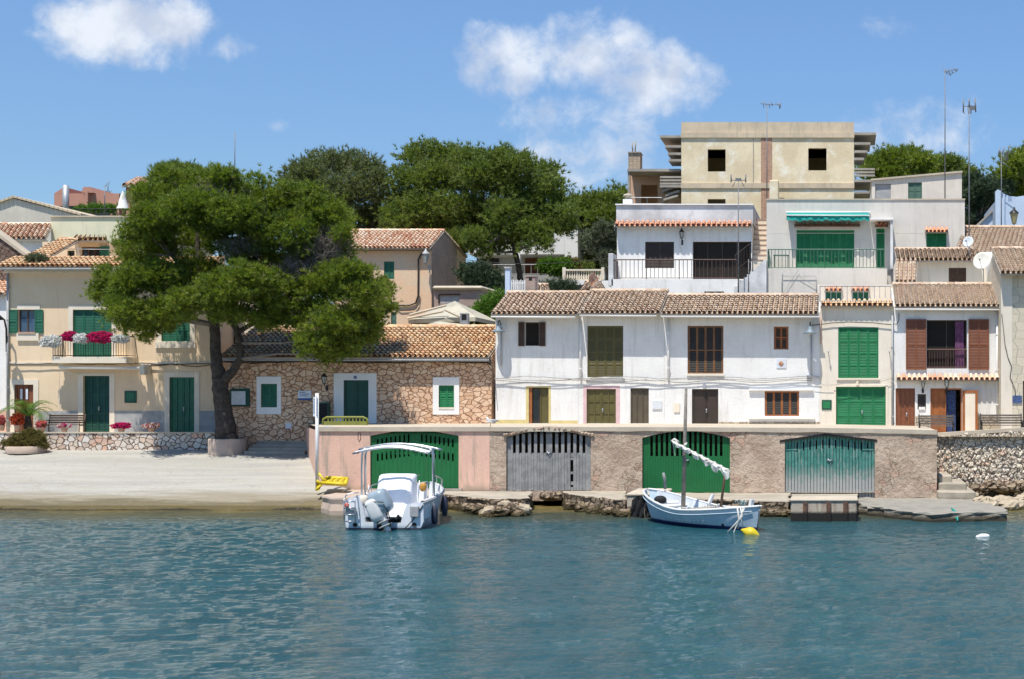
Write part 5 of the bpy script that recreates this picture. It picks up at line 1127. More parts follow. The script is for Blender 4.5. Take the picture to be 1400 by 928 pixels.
w_ = wall(h, 'terracotta_side', 860, 236, 931.2, 300, Y + 3, [(876.5, 253, 899, 300)], depth=5, name='wing_wall') if M('terracotta_side', (.66, .43, .28), (.58, .38, .26), 1, .95, .3) else None
MB().box(X(858.5, Y + 1), X(931, Y + 1), Y + .6, Y + 8, Z(236, Y + 1), Z(232.5, Y + 1)).box(X(859, Y + 1), X(862, Y + 1), Y + .7, Y + 1.0, Z(300, Y + 1), Z(236, Y + 1)).build('wing_roof', 'raw_concrete', h)
MB().box(X(858.5, Y + 1), X(874.5, Y + 1), Y + 1.2, Y + 2.4, Z(232.4, Y + 1), Z(209, Y + 1)).build('chimney', 'brick_pale', h)
MB().box(X(857.8, Y + 1), X(875.2, Y + 1), Y + 1.1, Y + 2.5, Z(209, Y + 1) + .002, Z(207.5, Y + 1)).tube([P(865, 208, Y + 1.5), P(864.5, 195, Y + 1.5)], .05, 6).tube([P(868.5, 208, Y + 1.5), P(869, 194, Y + 1.5)], .05, 6).build('chimney_cap', 'raw_concrete', h)
railing(h, 'galvanised', [(X(862, Y), Y + .5, Z(279, Y)), (X(905, Y), Y + .5, Z(279, Y))], .5, .8, .02)
# --- small house right of the ruin
Y = 98.0
h = thing('house', 'small cream house with sloping roofline and green shutters above the grey house', 'house', (X(1253, Y), Y, 9))
wall(h, 'pale_plaster', 1192, 272, 1315, 300, Y, [], depth=5, back=False, name='base_wall')
m = MB(); a, b_ = (1192, 247.5), (1315, 236.5)
hs = [(1196.5, 252, 1218, 273), (1241.5, 250, 1260.5, 272)]
f = lambda p: a[1] + (b_[1] - a[1]) * (p - a[0]) / (b_[0] - a[0])
seg = [1192, 1196.5, 1218, 1241.5, 1260.5, 1315]
for p, q_ in zip(seg, seg[1:]):
    hh = next((k for k in hs if k[0] == p), None); top = (hh[1] if hh else 272)
    m.quad(P(p, top if hh else 274, Y), P(q_, top if hh else 274, Y), P(q_, f(q_), Y), P(p, f(p), Y))
    if hh: m.quad(P(p, 274, Y), P(q_, 274, Y), P(q_, hh[3] , Y), P(p, hh[3], Y))
m.quad(P(1315, 300, Y), P(1315, 300, Y) + Vector((0, 6, 0)), P(1315, f(1315), Y) + Vector((0, 6, 0)), P(1315, f(1315), Y)); m.quad(P(1192, 300, Y), P(1192, 300, Y) + Vector((0, 6, 0)), P(1192, f(1192), Y) + Vector((0, 6, 0)), P(1192, f(1192), Y))
m.build('wall', 'pale_plaster', h); m = MB()
r0, r1 = P(1191, f(1191) - .2, Y - .15), P(1316, f(1316) - .2, Y - .15); m.add([r0, r1, r1 + Vector((0, 6.3, 0)), r0 + Vector((0, 6.3, 0))] + [p + Vector((0, 0, .12)) for p in (r0, r1, r1 + Vector((0, 6.3, 0)), r0 + Vector((0, 6.3, 0)))], [(0, 3, 2, 1), (4, 5, 6, 7), (0, 1, 5, 4), (1, 2, 6, 5), (3, 0, 4, 7)]); m.build('roof', 'coping', h)
bx(h, 'window', 'grey_dado', 1196.5, 252, 1218, 274, Y, .1, .15); shutters(h, 'green_iron', 1241.5, 250, 1260.5, 272, Y, n=2, rows=2)
# --- blue house right
Y = 100.0
h = thing('house', 'pale blue house with a curved white parapet at the right edge', 'house', (X(1420, Y), Y, 9)); M('pale_blue', (.55, .66, .80), (.50, .61, .76), 1, .9, .1)
cv = [(1361, 262), (1364, 259.5), (1368, 261), (1372, 265), (1380, 268.5), (1390, 269.5), (1400, 268), (1410, 262), (1415, 259), (1560, 259)]
MB().prism([(X(1361, Y), Z(340, Y))] + [(X(a, Y), Z(b_, Y)) for a, b_ in cv] + [(X(1560, Y), Z(340, Y))], Y, Y + .4).box(X(1361, Y), X(1560, Y), Y + .4, Y + 8, 9, Z(275, Y)).build('wall', 'pale_blue', h)
m = MB(); m.prism([(X(1328, Y + 2), Z(330, Y + 2)), (X(1328, Y + 2), Z(316, Y + 2)), (X(1360, Y + 2), Z(287, Y + 2)), (X(1376, Y + 2), Z(287, Y + 2)), (X(1376, Y + 2), Z(330, Y + 2))], Y + 2, Y + 7); m.build('wing', 'pale_blue', h)
MB().prism([(X(1325, Y + 1.8), Z(317, Y + 2)), (X(1360.5, Y + 1.8), Z(284.5, Y + 2)), (X(1360.5, Y + 1.8), Z(287, Y + 2)), (X(1327, Y + 1.8), Z(320, Y + 2))], Y + 1.8, Y + 7).build('verge', 'raw_concrete', h)
# --- peach house with gable
Y = 95.0
h = thing('house', 'peach rendered house with green shutters, red-brown tiles and a mauve gable', 'house', (X(545, Y), Y, 8))
yr_, zr_ = 98.0, Z(317, 98.0); yk, zk = 103.7, Z(352, 103.7); ze_ = Z(336.5, Y)
tiles(h, (X(455, Y), Y - .5, ze_ - .25), (X(591, Y), Y - .5, ze_ - .25), (X(591, Y), yr_, zr_), (X(455, Y), yr_, zr_), 'tiles_pale', sp=.27)
tiles(h, (X(591, Y), yk + .3, zk), (X(455, Y), yk + .3, zk), (X(455, Y), yr_, zr_), (X(591, Y), yr_, zr_), 'tiles_pale', sp=.3, ridge=False)
wall(h, 'peach_house', 456, pypx(ze_ - .12, Y), 590, 460, Y, [(525, 358, 539, 382), (478, 350.5, 487, 362), (534.5, 427, 542, 450)], prof=[(Y, ze_ - .12), (yr_, zr_ - .1), (yk, zk - .1)], zb=7.5)
m = MB(); xg = X(590, Y) + .02; m.add([(xg, Y, 7.5), (xg, 101.2, 7.5), (xg, 101.2, zr_ - .1 - (101.2 - yr_) * .22), (xg, yr_, zr_ - .12), (xg, Y, ze_ - .15)], [(0, 1, 2, 3, 4)]); m.build('gable', 'mauve_render', h)
shutters(h, 'green_shutter', 525, 358, 539, 382, Y, n=2, rows=2, off=.03); shutters(h, 'green_shutter', 478, 350.5, 487, 362, Y, n=1, rows=2); shutters(h, 'green_iron', 534.5, 427, 542, 450, Y, n=1, rows=2)
bx(h, 'eave_band', 'mauve_render', 478, 340, 590, 343.5, Y, -.02, .001)
MB().tube([P(577, 346, Y - .08), P(572, 355, Y - .08), P(571.5, 405, Y - .08), P(568, 415, Y - .08), P(560, 418, Y - .08), P(536, 418.5, Y - .08)], .05, 6).tube([P(574, 405, Y - .08), P(573, 416, Y - .08), P(567, 424, Y - .08), P(548, 425, Y - .08), P(540, 420, Y - .08)], .03, 5).build('cable', 'cable', h)
lantern(582, 352, Y, 'grey street lantern on the corner of the peach house', 1.5, 'grey_pipe', .7, .5)
Y = 86.0
h = thing('outbuilding', 'low flat-roofed brown outbuilding with a thick pale roof edge', 'outbuilding', (X(625, Y), Y, 8))
wall(h, 'mauve_render', 593.5, 397, 659, 440, Y, [(601, 405, 628, 415)], depth=5); bx(h, 'infill', 'grey_dado', 601, 405, 628, 440, Y, .05, .1); MB().tube([P(600, 415, Y - .03), P(600, 404, Y - .03), P(603, 403, Y - .03), P(629, 403, Y - .03)], .04, 5).build('pipe', 'brown_iron', h)
MB().bev(X(592.5, Y), X(661, Y), Y - .25, Y + 5, Z(397, Y) + .003, Z(391.5, Y), .1).build('roof', 'coping', h)
# gazebo canopies
Y = 80.0; M('canopy_cloth', (.50, .47, .37), (.42, .39, .31), .9, .95, .5, 6, stain=(.30, .28, .23), sa=.6, fine=.1)
h = thing('canopy', 'weathered grey-green pyramid canopy over a yard behind the stone house', 'canopy', (X(607, Y), Y + 1, 7.6))
def pyr(px0, px1, pyb, pxc, pyc, Y0, D, nm='cloth'):
    m = MB(); a, b_ = P(px0, pyb, Y0), P(px1, pyb - 3, Y0); c = Vector((b_.x + .4, Y0 + D, b_.z - .1)); d_ = Vector((a.x + .2, Y0 + D, a.z)); ap = P(pxc, pyc, Y0 + D * .45); n = 8
    cs = [a, b_, c, d_]
    for k in range(4):
        p, q_ = cs[k], cs[(k + 1) % 4]
        for i in range(n):
            f0 = p.lerp(q_, i / n); f1 = p.lerp(q_, (i + 1) / n); s0 = Vector((0, 0, -.12 * math.sin(math.pi * i / n))); s1 = Vector((0, 0, -.12 * math.sin(math.pi * (i + 1) / n)))
            mid0 = f0.lerp(ap, .5) + s0 * 1.3; mid1 = f1.lerp(ap, .5) + s1 * 1.3
            m.quad(f0, f1, mid1, mid0); m.quad(mid0, mid1, ap, ap) if False else m.add([mid0, mid1, ap], [(0, 1, 2)])
            m.quad(f0 - Vector((0, 0, .22)), f1 - Vector((0, 0, .22)), f1, f0)
    m.build(nm, 'canopy_cloth', h)
pyr(558, 650, 437, 622, 412, Y - .5, 4.5); pyr(562, 655, 449, 600, 440, Y - 2.6, 2.2, 'cloth')
m = MB()
for p in (562, 590, 615, 648): m.tube([P(p, 470, Y), P(p, 436, Y)], .05, 6)
m.bar(P(557, 436, Y - .6), P(606, 426, Y - .6), .09); m.bar(P(560, 431, Y - .4), P(610, 418, Y - .4), .09); m.bar(P(608, 424, Y - .6), P(634, 436, Y - .6), .09); m.build('frame', 'coping', h)
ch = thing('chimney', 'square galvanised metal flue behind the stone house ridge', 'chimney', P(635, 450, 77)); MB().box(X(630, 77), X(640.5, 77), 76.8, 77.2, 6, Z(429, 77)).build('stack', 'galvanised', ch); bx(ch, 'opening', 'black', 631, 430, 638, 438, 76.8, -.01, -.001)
# --- white villa among the pines
Y = 115.0
h = thing('villa', 'white villa with deep shaded terraces behind the central pines', 'villa', (X(720, Y), Y, 8.5))
MB().box(X(772, Y), X(790, Y), Y, Y + 8, 8, Z(299, Y)).box(X(640, Y), X(772, Y) - .01, Y, Y + 8, Z(348, Y), Z(322, Y)).box(X(650, Y), X(772, Y), Y + 3.5, Y + 8, 8, Z(348, Y) - .01).box(X(706, Y), X(711, Y), Y, Y + .5, 8, Z(348, Y) - .01).build('wall', 'white_paint', h)
MB().box(X(640, Y), X(788, Y), Y - .6, Y + .3, 8, Z(377, Y)).build('terrace_wall', 'grey_dado', h)
bx(h, 'door', 'red_brown', 718, 354, 772, 380, Y + 3.4, -.1, .0); bx(h, 'window', 'glass_dark', 652, 354, 682, 378, Y + 3.4, -.1, .0)
railing(h, 'grey_pipe', [(X(640, Y), Y - .5, Z(377, Y)), (X(772, Y), Y - .5, Z(377, Y))], .8, .5, .02)
tiles(h, (X(630, Y), Y, Z(296, Y)), (X(772, Y), Y, Z(296, Y)), (X(772, Y), Y + 4, Z(284, Y + 4)), (X(630, Y), Y + 4, Z(284, Y + 4)), 'tiles_new', sp=.35); MB().box(X(632, Y), X(772, Y) - .01, Y + .5, Y + 8, Z(321.9, Y), Z(297, Y)).build('upper_wall', 'white_paint', h)
tiles(h, (X(770, Y), Y - .3, Z(300, Y)), (X(792, Y), Y - .3, Z(300, Y)), (X(790, Y), Y + 4, Z(280, Y + 4)), (X(772, Y), Y + 4, Z(280, Y + 4)), 'tiles_new', sp=.35)
Y = 96.0
h = thing('terrace_house', 'low white terrace with a stone balustrade between pines and white villa', 'terrace', (X(798, Y), Y, 8))
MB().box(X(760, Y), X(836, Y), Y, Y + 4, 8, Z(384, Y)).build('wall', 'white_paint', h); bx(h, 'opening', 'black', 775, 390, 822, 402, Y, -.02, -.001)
m = MB(); m.box(X(769, Y), X(826, Y), Y, Y + .25, Z(370.5, Y), Z(368.5, Y)).box(X(769, Y), X(826, Y), Y, Y + .25, Z(384, Y), Z(382, Y)).box(X(769, Y), X(773, Y), Y - .02, Y + .27, Z(383, Y), Z(366, Y)).box(X(822, Y), X(826, Y), Y - .02, Y + .27, Z(383, Y), Z(366, Y))
for i in range(15): m.lathe((X(775.5 + i * 3.2, Y), Y + .12, Z(382, Y)), [(.05, 0), (.075, .14), (.035, .3), (.035, .4), (.05, .53)], 6)
m.build('balustrade', 'cream_stone', h)
# --- far left group
h = thing('house', 'yellow-green rendered party wall above the beige house roof', 'house', (X(130, 90), 90, 8)); wall(h, 'lime_plaster', 70, 297.5, 215, 400, 90.0, [], depth=8); MB().box(X(69, 90), X(216, 90), 89.9, 90.3, Z(297.5, 90) + .002, Z(295.5, 90)).build('parapet_cap', 'coping', h)
m = MB(); m.bev(X(157, 89.8), X(163, 89.8), 89.6, 90, Z(345, 90), Z(339, 90), .04).tube([P(160, 340, 89.8), P(162, 356, 89.8)], .05, 5); m.build('vent', 'raw_concrete', h)
M('beige_plaster', (.62, .58, .49), (.55, .51, .43), .7, .9, .2, 14, stain=(.42, .39, .33), sa=.5, streak=True)
h = thing('house', 'tall beige gabled barn wall at the far left skyline', 'house', (X(20, 100), 100, 8)); MB().prism([(X(-150, 100), 8), (X(-150, 100), Z(330, 100)), (X(18, 100), Z(272, 100)), (X(110, 100), Z(296, 100)), (X(110, 100), 8)], 100, 115).build('wall', 'beige_plaster', h)
e1, e2, e3 = P(-152, 330, 99.8), P(18, 270.5, 99.8), P(111, 295, 99.8); m = MB()
for p, q_ in ((e1, e2), (e2, e3)):
    n = int((q_ - p).length / .3)
    for i in range(n): a, b_ = p.lerp(q_, i / n), p.lerp(q_, (i + .9) / n); m.add([a, b_, b_ + Vector((0, 15, 0)), a + Vector((0, 15, 0))] + [k + Vector((0, 0, .14)) for k in (a, b_, b_ + Vector((0, 15, 0)), a + Vector((0, 15, 0)))], [(0, 1, 5, 4), (4, 5, 6, 7), (0, 3, 2, 1), (1, 2, 6, 5), (3, 0, 4, 7)])
m.build('roof', 'ruin_band', h)
h = thing('house', 'white house with a sunlit red and cream tiled roof at the far left', 'house', (X(20, 88), 88, 7)); tiles(h, (X(-160, 88), 87.5, Z(327.5, 87.5)), (X(69, 88), 87.5, Z(327.5, 87.5)), (X(66, 90), 90.6, Z(308.5, 90.6)), (X(-160, 90), 90.6, Z(308.5, 90.6)), 'tiles_pale', sp=.3); wall(h, 'white_plaster', -160, 329, 68, 400, 88.0, [], depth=6)
MB().box(X(52, 90.6), X(59, 90.6), 90.4, 90.8, Z(309, 90.6), Z(306, 90.6)).build('ridge_cap', 'terracotta', h)
h = thing('house', 'dark rubble gable wall rising at the left edge', 'house', (X(0, 77), 77, 3)); MB().prism([(X(-60, 77), 3), (X(-60, 77), Z(360, 77)), (X(-20, 77), Z(308, 77)), (X(35, 77), Z(349, 77)), (X(35, 77), Z(366, 77)), (X(9, 77), Z(380, 77)), (X(9, 77), 3)], 77, 77.6).build('wall', 'dark_rubble', h)
MB().prism([(X(-22, 77), Z(309, 77)), (X(-20, 77), Z(305.5, 77)), (X(37, 77), Z(348, 77)), (X(35, 77), Z(351, 77))], 76.9, 77.8).build('verge', 'coping', h)
h = thing('house', 'whitewashed house with a pinkish base and lamp at the left edge', 'house', (X(-40, 75.2), 75.2, 2.8)); prof, rf, zw = roofed(h, 75.2, -200, 9.0, 404, 376, .36, .3, 'tiles_pale'); wall(h, 'white_plaster', -200, pypx(zw, 75.2), 8.7, 594, 75.2, [(-80, 440, -50, 490), (-85, 520, -50, 592)], depth=5, prof=prof, zb=2.7)
bx(h, 'dado', 'pink_wall', -46, 560, 8.6, 593, 75.2, -.02, .001); shutters(h, 'green_shutter', -80, 440, -50, 490, 75.2); shutters(h, 'red_brown', -85, 520, -50, 592, 75.2, solid=True, name='door', part='leaf')
M('far_pink', (.52, .27, .20), (.48, .25, .185), .4, .9)
Y = 150.0
h = thing('villa', 'terracotta-pink flat-roofed villa with sloping parapets on the far left hilltop', 'villa', (X(118, Y), Y, 14))
wall(h, 'far_pink', 74, 265, 163, 300, Y, [(81, 282, 115, 300), (126, 283, 151, 300)], depth=8); glazed(h, 'dark_brown', 81, 282, 115, 300, Y, n=3); glazed(h, 'dark_brown', 126, 283, 151, 300, Y, n=3)
m = MB(); m.prism([(X(74, Y), Z(265, Y) + .01), (X(88, Y), Z(265, Y) + .01), (X(88, Y), Z(256, Y))], Y, Y + 5); m.prism([(X(115, Y), Z(265, Y) + .01), (X(131, Y), Z(265, Y) + .01), (X(127, Y), Z(257, Y)), (X(118, Y), Z(257, Y)), (X(115, Y), Z(262, Y))], Y - .5, Y + 5).box(X(120, Y), X(124, Y), Y - .6, Y, Z(300, Y), Z(263, Y)).build('parapet', 'far_pink', h)
MB().tube([P(90, 300, Y - 2), P(90, 254, Y - 2)], .32, 8).build('flue', 'galvanised', h)
h = thing('pavilion', 'square pavilion with red pyramid roof on the far left hilltop', 'pavilion', (X(200, Y), Y, 14)); wall(h, 'far_pink', 172, 256, 240, 300, Y, [], depth=8)
tiles(h, (X(170, Y), Y - .6, Z(257, Y)), (X(242, Y), Y - .6, Z(257, Y)), (X(225, Y + 4), Y + 4, Z(246, Y + 4)), (X(188, Y + 4), Y + 4, Z(246, Y + 4)), 'tiles_pale', sp=.5, rl=.6); MB().bev(X(194, Y), X(198, Y), Y + 3, Y + 3.4, Z(248, Y), Z(243, Y), .05).build('finial', 'far_pink', h)
fr = railing(None, 'iron', [P(106, 293, 128), P(180, 293, 128)], .45, .5, .03, name='fence'); tag(fr, 'dark metal fence along the hilltop terrace left of the pine', 'fence')
um = thing('parasol', 'closed white parasol on the hilltop terrace beside the red-roofed pavilion', 'parasol', P(168, 290, 135)); MB().lathe(P(168, 286, 135), [(.55, 0), (.42, .4), (.26, 1.0), (.14, 1.45), (.02, 1.65)], 9).build('cloth', 'white_paint', um); MB().tube([P(168, 292, 135), P(168, 286, 135)], .05, 6).build('pole', 'steel', um)
# ------------------------------------------------------------------ trees
def tree(name, label, cat, Y, base, trunks, lobes, n, L, Wd, K, mat, seed, group=None, limbs=True, dy=1.0, up=.6, twig='twig', tw=.05, clump=9, spread=.5, inner=.5):
    """trunks: [[(px, py, dY, radius), ...], ...]; lobes: [(px, py, r_px, dY), ...] in pixels of the tree's own plane"""
    t = thing(name, label, cat, P(base[0], base[1], Y), group); m = MB(); rg = random.Random(seed)
    for tr in trunks:
        pts = [P(a, b_, Y + d) for a, b_, d, r in tr]; rr = [r for *_, r in tr]
        fp, fr_ = [], []
        for i in range(len(pts) - 1):
            for k in range(4): f_ = k / 4; fp.append(pts[i].lerp(pts[i + 1], f_) + Vector((rg.uniform(-1, 1), rg.uniform(-1, 1), 0)) * rr[i] * .10); fr_.append(rr[i] * (1 - f_) + rr[i + 1] * f_)
        fp.append(pts[-1]); fr_.append(rr[-1]); m.tube(fp, fr_, 10)
    m.build('trunk', 'bark', t)
    LB = []; lm = MB(); tips = [(P(a, b_, Y + d), r) for tr in trunks for a, b_, d, r in tr[1:]]
    for q in lobes:
        px, py, r = q[:3]; d = q[3] if len(q) > 3 else rg.uniform(-1, 1) * dy; fl = q[4] if len(q) > 4 else .72
        if Y < 80 and len(q) > 3 and d < 0: d *= 2.5
        c = P(px, py, Y + d); rw = r * (Y + d) / F * (.88 if Y < 80 else .88); LB.append((c, (rw, rw * 1.05, rw * fl)))
        if limbs:
            tp, tr_ = min(tips, key=lambda k: (k[0] - c).length + (1.5 if k[0].z > c.z + .5 else 0)); mid = tp.lerp(c, .5) + Vector((rg.uniform(-.3, .3), rg.uniform(-.3, .3), rg.uniform(-.1, .35)))
            r0 = min(tr_ * .55, .12 + tw); lm.tube([tp, tp.lerp(mid, .5), mid, mid.lerp(c, .6) + Vector((0, 0, .1)), c], [r0, r0 * .8, r0 * .6, r0 * .45, r0 * .25], 6)
            for k in range(9):
                e = c + Vector((rg.gauss(0, 1), rg.gauss(0, 1), rg.gauss(0, .6))).normalized() * rw * rg.uniform(.6, 1.0); s_ = mid.lerp(c, rg.uniform(.2, 1)); mm = s_.lerp(e, .5) + Vector((rg.uniform(-.1, .1), 0, rg.uniform(-.15, .1)))
                lm.tube([s_, mm, e], [r0 * .28, r0 * .18, .008], 4)
    if limbs: lm.build('limbs', twig, t)
    foliage('crown', mat, t, LB, n, L, Wd, K, seed, up, inner, spread, clump=clump); return t
lobes = [(152, 400, 26), (176, 382, 26), (170, 428, 30), (205, 436, 32), (228, 425, 28), (150, 375, 14), (190, 345, 30), (182, 318, 16, -.5), (212, 300, 34), (205, 268, 22), (243, 262, 30), (238, 325, 44, 1), (275, 250, 26), (305, 246, 22), (285, 290, 44), (268, 378, 40, .6), (335, 266, 30), (322, 320, 46, .8),
         (370, 282, 34), (405, 278, 28), (400, 320, 40), (440, 290, 30), (462, 300, 18), (448, 335, 34), (470, 318, 14, -.5), (300, 400, 34, -1.2), (262, 412, 30, -1), (340, 385, 34, -1.4), (315, 430, 22, -1), (375, 400, 36, -.8), (365, 432, 24, -.8), (405, 430, 28, -.6), (412, 365, 34, .2), (445, 390, 38, -.6), (480, 375, 26), (495, 400, 30), (515, 395, 18), (520, 420, 16), (498, 435, 26),
         (455, 440, 34, -1), (432, 468, 24, -1), (470, 472, 20, -.8), (448, 488, 12, -.6), (498, 458, 16), (350, 350, 40, 0), (225, 380, 32, -.5), (250, 285, 30, -1), (330, 292, 30, -1), (225, 240, 12), (355, 248, 12), (290, 236, 10), (395, 262, 12), (425, 262, 12)]
tree('pine_tree', 'large pine with a forked trunk growing from the round planter on the slipway', 'tree', 70.8, (312, 606),
     [[(312, 608, 0, .60), (309, 590, 0, .50), (305, 560, 0, .42), (301, 530, 0, .38), (300, 514, 0, .38)],
      [(300, 516, 0, .36), (296, 495, 0, .27), (294, 470, 0, .25), (293, 445, -.1, .24), (285, 415, -.2, .19), (262, 380, -.2, .13), (235, 350, 0, .09)],
      [(303, 520, 0, .30), (318, 508, 0, .21), (328, 490, -.1, .18), (329, 468, -.1, .17), (322, 448, -.1, .16), (312, 432, 0, .16), (330, 390, .2, .13), (352, 350, .3, .10), (370, 310, .3, .07)],
      [(325, 455, -.1, .12), (350, 440, 0, .12), (385, 418, .1, .11), (430, 395, .1, .08)], [(293, 450, 0, .14), (275, 400, .2, .12), (270, 330, .2, .1), (270, 290, .2, .07)]],
     lobes, 50000, .25, .033, 12, 'pine_needles', 3, dy=2.4, tw=.0, clump=20, inner=.5, up=.6, spread=.5)
mp_ = bpy.data.objects['pine_tree']
foliage('dead_twigs', 'twig', mp_, [(P(425, 345, 69.6), (1.6, .8, .9)), (P(400, 378, 69.2), (1.3, .6, .6)), (P(330, 338, 69.5), (1.1, .7, .5)), (P(455, 330, 69.8), (.9, .6, .6)), (P(300, 262, 70), (1.2, .8, .5))], 700, .55, .022, 7, 77, .1, .2, .8)
pl = thing('planter', 'low round concrete planter ring holding the big pine', 'planter', P(311, 618, 70)); c = P(311, 618, 70.9); zt = Z(599.5, 70.2)
MB().lathe((c.x, c.y, 1.2), [(.86, 0), (.88, zt - 1.25), (.86, zt - 1.2), (.74, zt - 1.2), (.72, zt - 1.30), (0, zt - 1.28)], 12).build('ring', 'pink_concrete', pl)
G = 'pines behind the houses'
tree('pine_tree', 'greyish pine between the foreground pine and the tallest middle pine', 'tree', 108, (470, 420), [[(480, 440, 0, .5), (475, 380, 0, .42), (465, 330, 0, .3), (455, 290, 0, .2)], [(475, 370, 0, .3), (505, 320, 0, .2), (520, 280, 0, .12)], [(470, 350, 0, .2), (425, 300, 0, .12)]],
     [(415, 240, 24), (405, 262, 24), (440, 226, 22), (470, 224, 22), (500, 230, 22), (518, 244, 16), (430, 262, 30), (465, 260, 34), (505, 262, 32), (440, 295, 26), (485, 300, 32), (520, 300, 26), (470, 325, 22), (395, 245, 12), (455, 215, 9)],
     9000, .38, .065, 8, 'grey_needles', 5, G, dy=3, clump=7)
tree('pine_tree', 'tallest broad-crowned pine in the middle rising above the peach house', 'tree', 106, (600, 380), [[(606, 430, 0, .5), (600, 360, 0, .4), (590, 310, 0, .28), (580, 270, 0, .2)], [(600, 365, 0, .3), (640, 330, 0, .22), (650, 290, 0, .15)], [(612, 380, 0, .2), (630, 360, 0, .12)]],
     [(567, 214, 17), (585, 212, 22), (612, 216, 22), (640, 218, 22), (560, 245, 24), (595, 245, 32), (635, 245, 32), (552, 275, 22), (580, 285, 32), (620, 285, 34), (545, 305, 20), (555, 318, 16), (600, 315, 26), (640, 300, 24), (622, 330, 20), (610, 345, 16), (580, 200, 8), (540, 290, 16)],
     10500, .38, .07, 8, 'far_needles', 6, G, dy=3, clump=6)
tree('pine_tree', 'wide umbrella pine leaning over the white villa with a slanting bare trunk', 'tree', 103, (716, 400), [[(716, 402, 0, .24), (712, 385, 0, .22), (709, 365, 0, .20), (704, 345, 0, .19), (703, 325, 0, .18), (706, 290, 0, .14)], [(703, 330, 0, .15), (735, 305, 0, .1), (755, 290, 0, .07)], [(703, 325, 0, .15), (675, 300, 0, .1), (660, 270, 0, .07)]],
     [(665, 222, 20), (690, 218, 20), (712, 226, 20), (735, 240, 20), (752, 250, 14), (650, 240, 24), (680, 250, 32), (715, 258, 32), (745, 275, 30), (765, 285, 20), (760, 305, 22), (735, 310, 28), (700, 295, 34), (665, 290, 30), (672, 318, 20), (650, 325, 16), (705, 322, 18), (742, 330, 14), (775, 310, 12), (755, 232, 8), (768, 262, 10), (640, 335, 12), (720, 336, 8), (775, 290, 12), (680, 338, 12), (660, 345, 9)],
     11000, .38, .07, 8, 'far_needles', 7, G, dy=3, clump=6)
tree('pine_tree', 'dense dark pine between the umbrella pine and the white villa', 'tree', 118, (815, 400), [[(815, 440, 0, .4), (815, 360, 0, .3), (815, 310, 0, .2)]],
     [(795, 282, 16), (812, 278, 16), (832, 276, 16), (848, 268, 13), (800, 300, 20), (825, 300, 22), (845, 298, 20), (800, 330, 20), (825, 335, 22), (845, 335, 20), (810, 355, 18), (835, 360, 16), (800, 370, 12), (858, 285, 12)],
     7500, .42, .085, 8, 'far_needles', 8, G, dy=2.5, up=.6, clump=6)
tree('olive_tree', 'grey-green olive tree beside the white villa balustrade', 'tree', 99, (832, 400), [[(832, 400, 0, .2), (830, 370, 0, .16), (826, 345, 0, .1)]],
     [(822, 322, 14), (836, 330, 12), (818, 338, 13), (832, 350, 11), (806, 330, 9), (838, 362, 9), (826, 312, 9)], 3000, .26, .06, 8, 'olive_leaves', 9, 'shrubs behind the houses', dy=1, clump=6)
G2 = 'trees on the right skyline'
tree('pine_tree', 'bright rounded pine touching the right side of the ruined block', 'tree', 125, (1230, 300), [[(1230, 330, 0, .4), (1230, 270, 0, .3), (1232, 240, 0, .2)]],
     [(1200, 222, 15), (1220, 217, 17), (1243, 214, 17), (1262, 222, 14), (1195, 238, 14), (1215, 238, 20), (1245, 238, 22), (1268, 240, 14), (1205, 255, 16), (1235, 258, 20), (1262, 256, 18), (1185, 228, 8)], 6500, .42, .085, 8, 'pine_needles', 10, G2, dy=2.5, clump=6)
tree('pine_tree', 'dark pine behind the twin tall antenna masts', 'tree', 128, (1295, 330), [[(1295, 350, 0, .4), (1292, 290, 0, .3), (1290, 250, 0, .2)]],
     [(1278, 228, 14), (1295, 226, 15), (1312, 234, 14), (1285, 248, 20), (1310, 252, 18), (1325, 242, 11), (1300, 270, 20), (1322, 272, 16)], 5000, .42, .085, 8, 'far_needles', 11, G2, dy=2.5, clump=6)
tree('broadleaf_tree', 'brownish-green bushy tree between the grey house and the blue gable', 'tree', 115, (1340, 330), [[(1340, 360, 0, .3), (1340, 300, 0, .2)]],
     [(1332, 250, 13), (1348, 258, 13), (1330, 275, 16), (1348, 280, 17), (1364, 268, 12), (1335, 300, 18), (1352, 300, 15), (1328, 318, 15), (1345, 320, 13), (1372, 256, 9), (1318, 300, 10)], 6000, .34, .075, 8, 'dark_leaves', 12, G2, dy=2, clump=6)
tree('pine_tree', 'pine cut by the right edge of the view above the blue house', 'tree', 118, (1395, 300), [[(1400, 330, 0, .4), (1400, 270, 0, .3), (1400, 240, 0, .2)]],
     [(1385, 222, 13), (1402, 216, 16), (1425, 218, 18), (1378, 240, 14), (1398, 243, 20), (1425, 245, 22), (1372, 258, 11), (1388, 264, 14), (1412, 266, 18), (1445, 250, 20), (1440, 225, 16)], 6000, .42, .085, 8, 'pine_needles', 13, G2, dy=2.5, clump=6)
tree('pine_tree', 'distant pine showing just above the top of the foreground pine', 'tree', 128, (240, 330), [[(240, 330, 0, .4), (240, 280, 0, .3), (240, 250, 0, .2)]], [(228, 240, 11), (245, 236, 13), (262, 240, 12), (222, 252, 10), (245, 256, 18), (275, 250, 12), (232, 232, 6)], 3500, .45, .09, 8, 'far_needles', 14, G, dy=2, clump=6)
